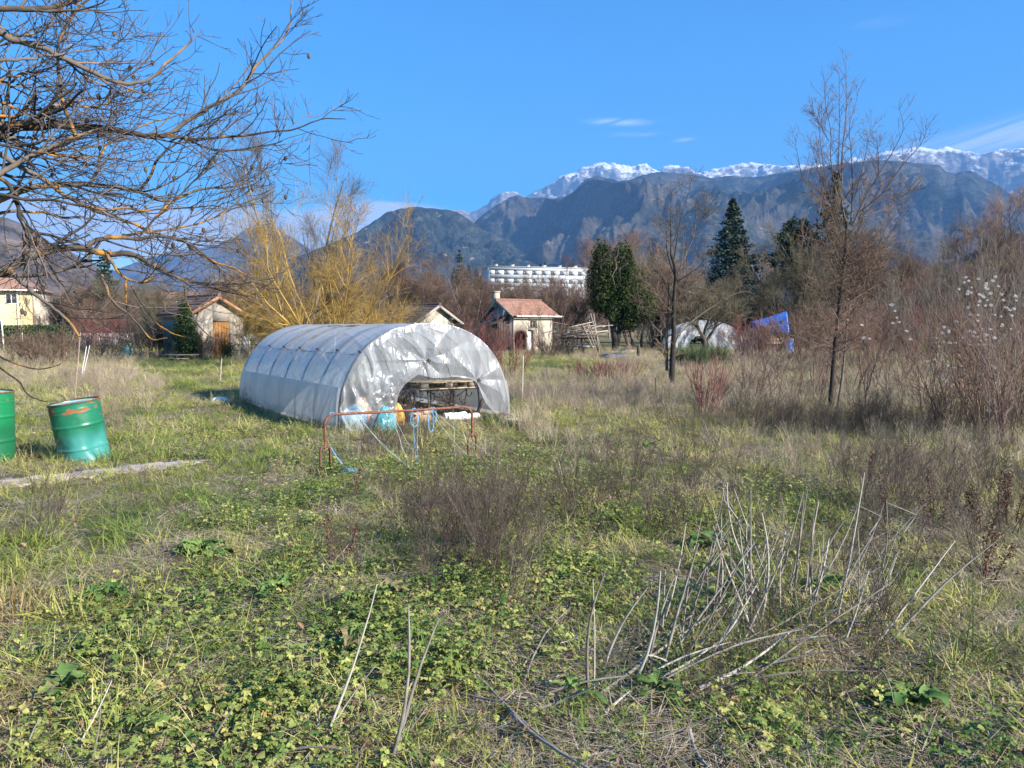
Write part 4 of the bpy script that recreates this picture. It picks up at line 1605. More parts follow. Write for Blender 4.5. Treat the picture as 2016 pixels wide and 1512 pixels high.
def make_drum(loc, label, mat, h=.88, dent=0.0, tilt=(0, 0), sink=0.0, sc=1.0):
    t = thing("oil_drum", loc, label, "drum", sc=sc)
    g = G()
    z = np.linspace(0, 1, 90) * h
    r = np.full(90, .287)
    for c in (h * .34, h * .67):
        r += .011 * np.exp(-((z - c) / .014) ** 2)
    for c in (h * .86, h * .91):
        r += .003 * np.exp(-((z - c) / .008) ** 2)
    r[0] = r[-1] = .293
    r[1] = r[-2] = .293
    th = np.linspace(0, 2 * math.pi, 73)
    TH, Zg = np.meshgrid(th, z)
    Rg = np.repeat(r[:, None], 73, 1)
    if dent:
        ddd = (np.exp(-((np.mod(TH - 5.9 + math.pi, 2 * math.pi) - math.pi) / .5) ** 2 - ((Zg - .36) / .16) ** 2) * .06 - np.exp(-((np.mod(TH - 6.1 + math.pi, 2 * math.pi) - math.pi) / .5) ** 2 - ((Zg - .08) / .12) ** 2) * .02
               + np.exp(-((np.mod(TH - 4.3 + math.pi, 2 * math.pi) - math.pi) / .35) ** 2 - ((Zg - .3) / .12) ** 2) * .02)
        Rg = Rg - ddd * dent
        Rg = Rg + (fbm(np.cos(TH) * 2 + 7, np.sin(TH) * 2 + Zg * 4, 3, 3) - .5) * .018 * dent
    V = np.stack([Rg * np.cos(TH), Rg * np.sin(TH), Zg], -1)
    V[:, -1] = V[:, 0]
    g.grid(V)
    g.obj("body", mat, t, smooth=True)
    g = G()
    g.lathe([(.284, h + .002), (.296, h - .004), (.298, h + .004), (.292, h + .009), (.284, h + .004)], n=48)
    g.obj("rim", pmat("rim rust", [(0.0, (0.04, 0.03, 0.025)), (.6, (0.20, 0.09, 0.05)), (1.0, (0.30, 0.15, 0.08))], 9, .8, .2, 40), t, smooth=True)
    g = G()
    g.lathe([(.0001, h - .022), (.1, h - .022), (.2, h - .021), (.27, h - .022), (.286, h - .012)], n=48)
    g.lathe([(.0001, h - .005), (.03, h - .005), (.034, h - .01), (.034, h - .022)], (.15, .08, 0), n=16)
    g.obj("lid", pmat("drum lid", [(0.0, (0.22, 0.13, 0.09)), (.35, (0.26, 0.34, 0.36)), (1.0, (0.36, 0.46, 0.48))], 3, .5, .2, 20, detail=7), t, smooth=True)
    t.rotation_euler = (tilt[0], tilt[1], 0)
    t.location.z -= sink
    return t


GREEN = drum_mat("green and turquoise drum paint", (0.010, 0.125, 0.065), (0.035, 0.19, 0.165), .30)
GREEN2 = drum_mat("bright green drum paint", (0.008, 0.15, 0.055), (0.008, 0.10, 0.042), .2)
TURQ = drum_mat("pale turquoise drum paint", (0.18, 0.48, 0.42), (0.14, 0.42, 0.38), .75, .3)
p = on_ground(P(172, 902))
make_drum(p, "dented green and turquoise oil drum with rust patches, leaning in the grass", GREEN, dent=1.3, tilt=(R(4), R(-7)), sink=.13, sc=.97)
p = on_ground(P(-24, 908))
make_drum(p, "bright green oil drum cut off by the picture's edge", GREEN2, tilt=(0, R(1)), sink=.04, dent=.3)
p = on_ground(P(251, 702))
make_drum(p, "pale turquoise oil drum with rusty bands, far off by the dark hedge", TURQ, sink=.02, sc=1.1)
BLUED = drum_mat("blue drum paint", (0.05, 0.16, 0.50), (0.05, 0.18, 0.52), .1, .3)
p = on_ground(P(1552, 696))
make_drum(p, "blue plastic drum in the brush below the blue tarpaulin", BLUED, sc=1.05)


# ------------------------------------------------------------------ stone edging by the drum
def make_slab():
    g = G()
    xs = np.linspace(-60, 418, 120)
    top = np.interp(xs, [-60, 0, 150, 300, 418], [952, 945, 925, 907, 905])
    bot = np.interp(xs, [-60, 0, 150, 300, 418], [968, 961, 941, 925, 907])
    rows = []
    for k, f in enumerate((0, 0, .25, .5, .75, 1, 1)):
        row = []
        for i, (x, a, b) in enumerate(zip(xs, top, bot)):
            y = a + (b - a) * f + (vnoise(x / 14, k) - .5) * (7 if k in (0, 1, 5, 6) else 1)
            q = P(x, y)
            z = float(gz(q.x, q.y))
            z += -.1 if k in (0, 6) else .012 + .012 * (float(fbm(q.x * 6, q.y * 6, 3, 3)) - .5)
            row.append((q.x, q.y, z))
        rows.append(row)
    g.grid(np.array(rows)[::-1])
    o = g.obj("stone_edging", pmat("pinkish stone", [(0.0, (0.26, 0.20, 0.18)), (.5, (0.42, 0.35, 0.32)), (1.0, (0.56, 0.49, 0.46))], 3, .9, .5, 14, detail=9))
    tag(o, "worn pinkish stone slab edging running through the grass", "slab")


make_slab()


# ------------------------------------------------------------------ roofs and sheds
def tiled(g, e0, e1, r1, r0, wave=.22, row=.33, amp=.035):
    """a tiled slope: eave e0-e1, ridge r0-r1"""
    e0, e1, r0, r1 = [np.array(q, float) for q in (e0, e1, r0, r1)]
    L_ = np.linalg.norm(e1 - e0)
    S_ = np.linalg.norm(r0 - e0)
    nu = max(3, int(L_ / wave) * 6)
    rows = max(2, int(round(S_ / row)))
    nrm = np.cross(e1 - e0, r0 - e0)
    nrm /= np.linalg.norm(nrm)
    if nrm[2] < 0:
        nrm = -nrm
    us = np.linspace(0, 1, nu)
    for k in range(rows):
        a = random.random()
        V = []
        for f, lift in ((k / rows - (.01 if k else 0), .035), ((k + 1) / rows, 0.0)):
            base = (e0[None] * (1 - us[:, None]) + e1[None] * us[:, None]) * (1 - f) + (r0[None] * (1 - us[:, None]) + r1[None] * us[:, None]) * f
            w = amp * np.abs(np.sin(us * L_ / wave * math.pi)) + lift
            V.append(base + nrm[None] * w[:, None])
        V.insert(0, V[0] - nrm[None] * (amp + .02))
        cols = np.repeat((vnoise(us * L_ / wave * 1.0, us * 0 + k * 3.7, 5))[None], 3, 0)
        g.grid(np.array(V), a=cols.reshape(-1))
    return g


def gable_shed(name, loc, rz, w, l, he, hr, label, wallm, tilem, fasm, ov=.28, gov=.30, door=None, gutter=None):
    """front gable in the local x-z plane at y=0, body running to +y"""
    t = thing(name, loc, label, "shed", rz)
    g = G()
    prof = [(-w / 2, -.2), (w / 2, -.2), (w / 2, he), (0, hr), (-w / 2, he)]
    if door:
        dx, dw, dh = door
        x0, x1 = dx - dw / 2, dx + dw / 2
        # walls as pieces round the doorway, 25 cm thick
        def rf(x):
            return hr - (hr - he) * abs(x) / (w / 2)
        g.poly_prism([(-w / 2, -.2), (x0, -.2), (x0, rf(x0)), (-w / 2, he)], 0, .25, a=.5)
        mid = [(x0, dh), (x1, dh), (x1, rf(x1))] + ([(0, hr)] if x0 < 0 < x1 else []) + [(x0, rf(x0))]
        g.poly_prism(mid, 0.0, .25, a=.5)
        g.poly_prism([(x1, -.2), (w / 2, -.2), (w / 2, he)] + ([(0, hr)] if x1 < 0 else []) + [(x1, rf(x1))], 0, .25, a=.5)
        g.box((-w / 2 + .1, l / 2 + .125, he / 2 - .1), (.2, l - .25, he + .2))
        g.box((w / 2 - .1, l / 2 + .125, he / 2 - .1), (.2, l - .25, he + .2))
        g.poly_prism(prof, l, l + .2, a=.5)
    else:
        g.poly_prism(prof, 0, l, a=.5)
    g.obj("wall", wallm, t)
    if door:
        g = G()
        nb = 6
        for i in range(nb):
            g.box((x0 + dw * (i + .5) / nb, .10, dh / 2), (dw / nb - .006, .04, dh - .02))
        d = g.obj("door", DOORWOOD, t)
        g = G()
        g.box((x1 - .1, .065, dh * .5), (.03, .03, .12))
        g.obj("handle", DARKMETAL, d)
    sl = (hr - he) / (w / 2)
    ex = w / 2 + ov
    ez = he - ov * sl
    g = G()
    tiled(g, (-ex, -gov, ez + .09), (-ex, l + gov, ez + .09), (0, l + gov, hr + .09), (0, -gov, hr + .09))
    tiled(g, (ex, l + gov, ez + .09), (ex, -gov, ez + .09), (0, -gov, hr + .09), (0, l + gov, hr + .09))
    rf_ = g.obj("roof", tilem, t)
    g = G()
    yy = np.linspace(-gov - .03, l + gov + .03, int(l / .35) * 4 + 2)
    rr_ = .085 + .02 * (np.arange(len(yy)) % 4 == 0)
    g.tubes(np.column_stack([np.zeros(len(yy)), yy, np.full(len(yy), hr + .13)]), rr_, 10, cap=True)
    g.obj("ridge_tiles", tilem, rf_)
    g = G()
    for s in (-1, 1):
        g.beam((s * ex, -gov + .015, ez), (0, -gov + .015, hr), .035, .17)
        g.beam((s * ex, l + gov - .015, ez), (0, l + gov - .015, hr), .035, .17)
        g.beam((s * (ex - .02), -gov + .04, ez), (s * (ex - .02), l + gov - .04, ez), .03, .12)
    for s in (-1, 1):
        g.beam((s * .6 * ex, -gov + .05, ez * .6 + hr * .4 - .12), (s * .6 * ex, .3, ez * .6 + hr * .4 - .12), .09, .1)
    g.obj("fascia", fasm, t)
    # underside of the roof
    g = G()
    for s in (-1, 1):
        g.add([(s * ex, -gov + .03, ez + .05), (0, -gov + .03, hr + .05), (0, l + gov - .03, hr + .05), (s * ex, l + gov - .03, ez + .05)], [(0, 1, 2, 3)])
    g.obj("roof_boards", DARKWOOD, t)
    if gutter:
        g = G()
        for s in (-1, 1):
            g.tubes([(s * (ex + .05), -gov, ez + .02), (s * (ex + .05), l + gov, ez + .02)], [.05, .05], 8, cap=True)
        g.obj("gutter", WHITEP, t)
    return t


p = on_ground(P(430, 704))
gable_shed("garden_shed", p, R(45), 2.85, 3.6, 2.38, 3.22, "small rendered garden shed with orange plank door and brown tiled roof", RENDER, BROWNTILE, FASCIA, door=(.22, .95, 1.95))
q = D(860, 690, 50)
gable_shed("garden_shed", Vector((q.x, 50, 0)), R(45), 3.0, 3.3, 2.12, 2.98, "small shed half hidden behind the plastic tunnel, dark tiled roof and blank cream gable", CREAM, BROWNTILE, GREYFASCIA, gutter=True, ov=.45, gov=.35)


def make_arch_shed():
    q = D(1011, 690, 50)
    t = thing("brick_shed", Vector((q.x, 50, 0)), "cream shed with orange tiled roof, chimney and arched opening", "shed", R(33))
    W, Dp, he, hr = 3.1, 3.6, 2.45, 3.35
    # front wall with an arched opening, a doorway and a window
    g = G()
    n = 16
    ax0, ax1, asz, ar = .08, 1.02, 1.0, .47
    arc = [(ax0 + .47 - .47 * math.cos(a), asz + .40 * math.sin(a)) for a in np.linspace(0, math.pi, n)]
    # left jamb, over the arch, pier, over doorway, right part
    g.poly_prism([(0, -.2), (ax0, -.2), (ax0, he), (0, he)], 0, .2, a=.5)
    for i in range(n - 1):
        g.poly_prism([arc[i], arc[i + 1], (arc[i + 1][0], he), (arc[i][0], he)], 0, .2, a=.5)
    g.box((1.08, .1, he / 2 - .1), (.12, .2, he + .2), a=.5)
    g.box((1.55, .1, (1.42 + 1.55) / 2), (.82, .2, .13), a=.5)
    g.box((1.55, .1, (2.05 + he) / 2), (.82, .2, he - 2.05), a=.5)
    g.box((1.22, .1, 1.80), (.16, .2, .50), a=.5)
    g.box((1.90, .1, 1.80), (.12, .2, .50), a=.5)
    g.box((2.53, .1, he / 2 - .1), (1.14, .2, he + .2), a=.5)
    g.box((1.78, .1, .61), (.36, .2, 1.62), a=.5)
    g.obj("front_wall", CREAM, t)
    g = G()
    gab = [(0, -.2), (Dp, -.2), (Dp, he - .35), (Dp * .5, hr), (0, he)]
    V = []
    for x in (-.002, .18):
        V += [(x, y + .2 if y == 0 else y, z) for y, z in gab]
    k = 5
    F4 = [(i, (i + 1) % k, k + (i + 1) % k, k + i) for i in range(k)]
    F3 = []
    for i in range(1, k - 1):
        F3 += [(0, i + 1, i), (k, k + i, k + i + 1)]
    g.add(np.array(V), F4, F3, a=.4)
    V2 = np.array(V) + np.array([W - .18, 0, 0])
    g.add(V2, F4, F3, a=.4)
    g.box((W / 2, Dp - .1, he / 2 - .25), (W - .4, .2, he + .1))
    g.obj("side_wall", GREYREND, t)
    g = G()
    g.box((W / 2, Dp / 2 + .3, .02), (W - .4, Dp - .8, .04))
    g.box((W / 2, 1.7, .9), (W - .5, .03, 1.9))
    g.obj("inner_wall", DARKWOOD, t)
    g = G()
    g.box((1.56, .14, 1.80), (.50, .02, .46))
    wn = g.obj("window", GLASS, t)
    g = G()
    for x in (1.33, 1.56, 1.79):
        g.box((x, .11, 1.80), (.035, .04, .48))
    for z in (1.585, 2.02):
        g.box((1.56, .112, z), (.42, .036, .035))
    g.obj("window_frame", GREYFASCIA, wn)
    g = G()
    g.box((1.32, .15, .62), (.34, .03, 1.45))
    g.obj("door", pmat("pale blue board", [(0.0, (0.45, 0.52, 0.58)), (1.0, (0.62, 0.68, 0.72))], 3, .6), t)
    # arch trim in brick
    g = G()
    for i in range(n - 1):
        a0, a1 = arc[i], arc[i + 1]
        o0 = (ax0 + .47 - .56 * math.cos(math.pi * i / (n - 1)), asz + .49 * math.sin(math.pi * i / (n - 1)))
        o1 = (ax0 + .47 - .56 * math.cos(math.pi * (i + 1) / (n - 1)), asz + .49 * math.sin(math.pi * (i + 1) / (n - 1)))
        g.poly_prism([a0, a1, o1, o0], -.015, .05)
    g.obj("arch_trim", BROWNTILE, t)
    sl = (hr - he) / (Dp * .5)
    ov = .3
    g = G()
    tiled(g, (-.25, -ov, he - ov * sl + .07), (W + .35, -ov, he - ov * sl + .07), (W + .35 - .0, Dp * .5, hr + .07), (-.25, Dp * .5, hr + .07))
    tiled(g, (W + .35, Dp + .2, he - .35), (-.25, Dp + .2, he - .35), (-.25, Dp * .5, hr + .07), (W + .35, Dp * .5, hr + .07))
    rf = g.obj("roof", ORANGETILE, t)
    g = G()
    xx = np.linspace(-.28, W + .38, 46)
    g.tubes(np.column_stack([xx, np.full(46, Dp * .5), np.full(46, hr + .11)]), .08 + .02 * (np.arange(46) % 4 == 0), 10, cap=True)
    g.obj("ridge_tiles", ORANGETILE, rf)
    c = thing("chimney", (0, 0, 0), None, None)
    COL.objects.unlink(c)
    bpy.data.objects.remove(c)
    g = G()
    g.box((.0, Dp * .5 + .35, hr + .12), (.38, .38, 1.0))
    g.box((.0, Dp * .5 + .35, hr + .64), (.48, .48, .07))
    ch = g.obj("chimney", CREAM, rf)
    g = G()
    g.tubes([(-.0, -ov - .06, he - ov * sl + .03)] + [(W + .6, -ov - .06, he - ov * sl + .03)], [.05, .05], 8, cap=True)
    g.obj("gutter", WHITEP, t)
    g = G()
    g.beam((-.25, -ov, he - ov * sl + .02), (-.25, Dp * .5, hr + .02), .04, .14)
    g.beam((-.25, Dp * .5, hr + .02), (-.25, Dp + .2, he - .40), .04, .14)
    g.beam((W + .35, -ov, he - ov * sl + .02), (W + .35, Dp * .5, hr + .02), .04, .14)
    g.obj("fascia", GREYFASCIA, t)
    # dark boarded lean-to on the left
    g = G()
    for i in range(14):
        y = .4 + i * .23
        g.box((-.9, y, .95 - .02 * i), (.03, .21, 1.9 - .04 * i), jit=.004)
    for i in range(4):
        g.box((-.9 + .22 * i, .4, 1.0 + .1 * i), (.20, .03, 2.0 + .1 * i), jit=.004)
    g.obj("boarded_side", DARKWOOD, t)
    g = G()
    g.add([(-1.15, .25, 1.85), (-.02, .25, 2.45), (-.02, 3.7, 2.1), (-1.15, 3.7, 1.5), (-1.15, .25, 1.88), (-.02, .25, 2.48), (-.02, 3.7, 2.13), (-1.15, 3.7, 1.53)], [(0, 1, 2, 3), (7, 6, 5, 4), (0, 4, 5, 1), (3, 2, 6, 7), (0, 3, 7, 4)])
    g.obj("boarded_roof", DARKWOOD, t)
    # open lean-to on the right
    g = G()
    for x, y in ((W + 1.2, .3), (W + 1.2, 2.6)):
        g.box((x, y, 1.0), (.1, .1, 2.0))
    g.box((W + .6, 2.8, 1.0), (1.2, .03, 1.9))
    g.obj("lean_to_posts", DARKWOOD, t)
    g = G()
    tiled(g, (W + .0, .1, 1.95), (W + 1.5, .1, 1.75), (W + 1.5, 2.9, 2.05), (W + .0, 2.9, 2.3), .15, .8, .02)
    g.obj("lean_to_roof", BROWNTILE, t)


make_arch_shed()


# ------------------------------------------------------------------ the timber heap right of the arched shed
def make_timber_heap():
    q = D(1135, 692, 46)
    t = thing("timber_rack", Vector((q.x, 46, 0)), "dark wooden rack under the heap of old boards", "rack", R(4))
    g = G()
    for x in (-1.2, -.4, .4, 1.2):
        for y in (-.4, .4):
            g.beam((x + random.gauss(0, .05), y, -.1), (x + random.gauss(0, .15), y, .95), .09, .09)
    g.obj("legs", DARKWOOD, t)
    g = G()
    for y in (-.4, .4):
        g.beam((-1.4, y, .98), (1.5, y, .95), .08, .1)
        g.beam((-1.2, y, .5), (1.2, y, .4), .05, .07)
    g.beam((-1.2, -.42, .1), (-.4, -.42, .9), .05, .05)
    g.beam((1.2, -.42, .1), (.4, -.42, .9), .05, .05)
    g.obj("rails", DARKWOOD, t)
    # loose boards and sheets
    m = [OLDWOOD, PALEWOOD, DARKWOOD, OLDWOOD, pmat("rusty sheet", [(0.0, (0.16, 0.09, 0.07)), (1.0, (0.36, 0.27, 0.23))], 4, .8, .3, 20)]
    k = 0
    for i in range(16):
        ang = random.uniform(-.02, .30)
        l = random.uniform(1.6, 3.2)
        x = random.uniform(-.7, .6)
        y = random.uniform(-.7, .5)
        z = 1.08 + .035 * i
        g = G()
        w = random.choice((.12, .18, .25, .4))
        g.beam((-l / 2, 0, -math.tan(ang) * l / 2), (l / 2, random.gauss(0, .15), math.tan(ang) * l / 2), w, .035)
        o = g.obj("old_board", m[i % 5])
        o.location = (q.x + x, 46 + y, z + .02 + abs(math.tan(ang)) * l * .18)
        tag(o, "%s on the rack by the arched shed, %s" % (("grey board", "pale board", "dark board", "wide grey board", "rusty sheet")[i % 5], ("bottom of the heap", "lower half of heap", "upper half of heap", "top of the heap")[i // 4]), "board", "old boards heaped on the rack")
    for i in range(5):
        g = G()
        a = D(1175 + i * 3, 690, 45)
        x2 = random.uniform(-.9, -.3)
        g.beam((0, 0, -.05), (x2, .2, random.uniform(1.7, 2.5)), .05, .05)
        o = g.obj("leaning_pole", OLDWOOD)
        o.location = (a.x, 45, 0)
        tag(o, "pole leaning on the right end of the board heap", "pole", "poles leaning on the board heap")
    # low pale slabs and a pallet near the ivy tree
    for (x0, x1, y_, mt, lb, nm) in ((1120, 1178, 688, WHITEP, "pale grey panel lying flat left of the ivy clad tree", "panel"), (1196, 1250, 708, GALV, "dark curved metal sheet on the ground before the ivy clad tree", "metal_sheet"), (1232, 1252, 697, PALEWOOD, "pale broken board beside the dark stump", "broken_board")):
        a, b = P(x0, y_), P(x1, y_ - 3)
        g = G()
        L_ = (b - a).length
        xs = np.linspace(0, L_, 12)
        V = np.stack([np.stack([xs, np.full(12, yy), .08 + .10 * np.sin(xs / L_ * math.pi) + dz], -1) for yy, dz in ((-.3, 0), (.5, .12), (.5, .09), (-.3, -.03), (-.3, 0))])
        g.grid(V[::-1])
        o = g.obj(nm, mt)
        o.location = on_ground(a)
        o.rotation_euler = (0, 0, math.atan2(b.y - a.y, b.x - a.x))
        tag(o, lb, nm.replace("_", " "))


make_timber_heap()


# ------------------------------------------------------------------ apartment block far behind
def make_block():
    q = D(965, 645, 265)
    t = thing("apartment_block", (q.x, 265, 0), "long white apartment block with a flat roof rising over the bare trees", "apartment block", R(15))
    W, Dp, H = 36.5, 11.5, 22.4
    g = G()
    floors = [H - 1.9 - 2.85 * k for k in range(5)]
    cols = [1.9 + 3.35 * i + .2 for i in range(11)]
    ww, wh = 1.0, 1.40
    # facade built as strips round the window openings
    z0 = 0
    ys = [0]
    zc = sorted(floors)
    prev = 0.0
    for z in zc:
        g.box((W / 2, .15, (prev + z - wh / 2) / 2), (W, .3, z - wh / 2 - prev), a=.5)
        px_ = 0.0
        for c in cols:
            g.box(((px_ + c - ww / 2) / 2, .15, z), (c - ww / 2 - px_, .3, wh), a=.5)
            px_ = c + ww / 2
        g.box(((px_ + W) / 2, .15, z), (W - px_, .3, wh), a=.5)
        prev = z + wh / 2
    g.box((W / 2, .15, (prev + H) / 2), (W, .3, H - prev), a=.5)
    g.box((.15, Dp / 2 + .15, H / 2), (.3, Dp - .3, H))
    g.box((W - .15, Dp / 2 + .15, H / 2), (.3, Dp - .3, H))
    g.box((W / 2, Dp + .14, H / 2), (W, .28, H))
    g.obj("wall", BLOCKW, t)
    g = G()
    g.box((W / 2, Dp / 2, H + .12), (W + .6, Dp + .6, .24))
    rf = g.obj("roof", BLOCKW, t)
    for i in range(6):
        g = G()
        x = 3 + i * 5.8
        g.box((x, 3.5, H + .24 + .4), (1.0 + .3 * (i % 2), .8, .8))
        g.box((x, 3.5, H + 1.09), (1.2 + .3 * (i % 2), 1.0, .1))
        g.obj("chimney", CREAM, rf)
    fm = pmat("window shutters", [(0.0, (0.55, 0.55, 0.56)), (1.0, (0.72, 0.72, 0.73))], 1, .6)
    for z in floors[:4]:
        for i, c in enumerate(cols):
            g = G()
            g.box((c, .22, z), (ww - .004, .02, wh - .004))
            w = g.obj("window", CURTAIN, t)
            g = G()
            for x in (c - ww / 2 + .03, c + ww / 2 - .03):
                g.box((x, .17, z), (.05, .07, wh - .006))
            g.box((c, .06, z - wh / 2 - .05), (ww + .1, .12, .05))
            g.obj("window_frame", fm, w)


make_block()


# ------------------------------------------------------------------ yellow house at the left edge
def make_yellow_house():
    q = D(68, 645, 90)
    t = thing("yellow_house", (q.x, 90, 0), "two storey yellow house with a faded red tiled roof at the left edge", "house", R(19))
    W, Dp, H = 15, 8, 6.0
    g = G()
    g.box((-W / 2, .15, H / 2 - .2), (W, .3, H + .4), a=.5)
    g.box((-W / 2, Dp - .15, H / 2 - .2), (W, .3, H + .4), a=.5)
    g.box((-W + .15, Dp / 2, H / 2 - .2), (.3, Dp - .6, H + .4), a=.5)
    g.obj("wall", YELLOW, t)
    g = G()
    g.box((.1, Dp / 2, H / 2 - .2), (.36, Dp + .1, H + .4), a=.5)
    g.obj("side_wall", CREAM, t)
    g = G()
    e = .7
    hr = H + 2.0
    tiled(g, (-W - e, -e, H - .1), (e, -e, H - .1), (-3.4, Dp / 2, hr), (-W + 3, Dp / 2, hr), .3, .4, .05)
    tiled(g, (e, Dp + e, H - .1), (-W - e, Dp + e, H - .1), (-W + 3, Dp / 2, hr), (-3.4, Dp / 2, hr), .3, .4, .05)
    g.add([(e, -e, H - .08), (e, Dp + e, H - .08), (-3.4, Dp / 2, hr + .05)], F3=[(0, 1, 2)])
    g.add([(-W - e, -e, H - .08), (-W - e, Dp + e, H - .08), (-W + 3, Dp / 2, hr + .05)], F3=[(0, 2, 1)])
    g.obj("roof", REDTILE, t)
    g = G()
    g.add([(-W - e, -e, H - .12), (e, -e, H - .12), (e, Dp + e, H - .12), (-W - e, Dp + e, H - .12)], [(0, 1, 2, 3)])
    g.box((-W / 2, -e - .04, H - .1), (W + 2 * e, .1, .12))
    g.obj("eaves", WHITEP, t)

    def win(x, y, z, w, h, side=False):
        g = G()
        if side:
            g.box((.285, y, z), (.03, w, h))
        else:
            g.box((x, -.012, z), (w, .03, h))
        o = g.obj("window", GLASS, t)
        g = G()
        for s in (-1, 0, 1):
            if side:
                g.box((.30, y + s * w / 2, z), (.06, .10, h + .1))
            else:
                g.box((x + s * w / 2, -.03, z), (.10, .06, h + .1))
        for s in (-1, 1):
            if side:
                g.box((.302, y, z + s * h / 2), (.06, w, .10))
            else:
                g.box((x, -.032, z + s * h / 2), (w, .06, .10))
        g.obj("window_frame", WHITEP, o)
    for x in (-2.2, -5.6, -9.5):
        win(x, 0, 4.9, 1.15, 1.1)
    win(-3.9, 0, 1.9, 1.2, 1.1)
    win(0, 4.6, 4.5, 1.2, 1.0, True)
    win(0, 4.6, 1.8, 1.2, 1.2, True)
    g = G()
    g.tubes([(-1.6, -.10, 0), (-1.6, -.10, H - .3)], [.06, .06], 8)
    g.obj("downpipe", WHITEP, t)


make_yellow_house()


def make_far_house():
    q = D(395, 645, 105)
    t = thing("distant_house", (q.x, 105, 0), "distant low house with pink tiled roof seen over the garden shed roof", "house", R(10))
    g = G()
    g.box((-4, 3, 2.8), (9, 6, 5.7), a=.5)
    g.obj("wall", CREAM, t)
    g = G()
    tiled(g, (-9, -.5, 5.5), (1, -.5, 5.5), (1, 3, 6.5), (-9, 3, 6.5), .3, .4, .05)
    tiled(g, (1, 6.5, 5.5), (-9, 6.5, 5.5), (-9, 3, 6.5), (1, 3, 6.5), .3, .4, .05)
    g.obj("roof", REDTILE, t)
    for x in (-7, -5, -3, -1):
        g = G()
        g.box((x, -.02, 4.3), (.9, .06, 1.2))
        w = g.obj("window", GLASS, t)
        g = G()
        for s in (-1, 1):
            g.box((x + s * .5, -.04, 4.3), (.08, .07, 1.3))
        g.obj("window_frame", WHITEP, w)
    g = G()
    for i in range(12):
        g.box((-7.8 + i * .22, -.9, 3.4), (.07, .06, 1.3))
    g.box((-6.6, -.9, 4.1), (2.8, .08, .08))
    g.box((-6.6, -.45, 2.7), (2.8, .9, .12))
    g.obj("balcony", pmat("green rail", [(0.0, (0.05, 0.16, 0.12)), (1.0, (0.10, 0.24, 0.18))], 1, .6), t)


make_far_house()


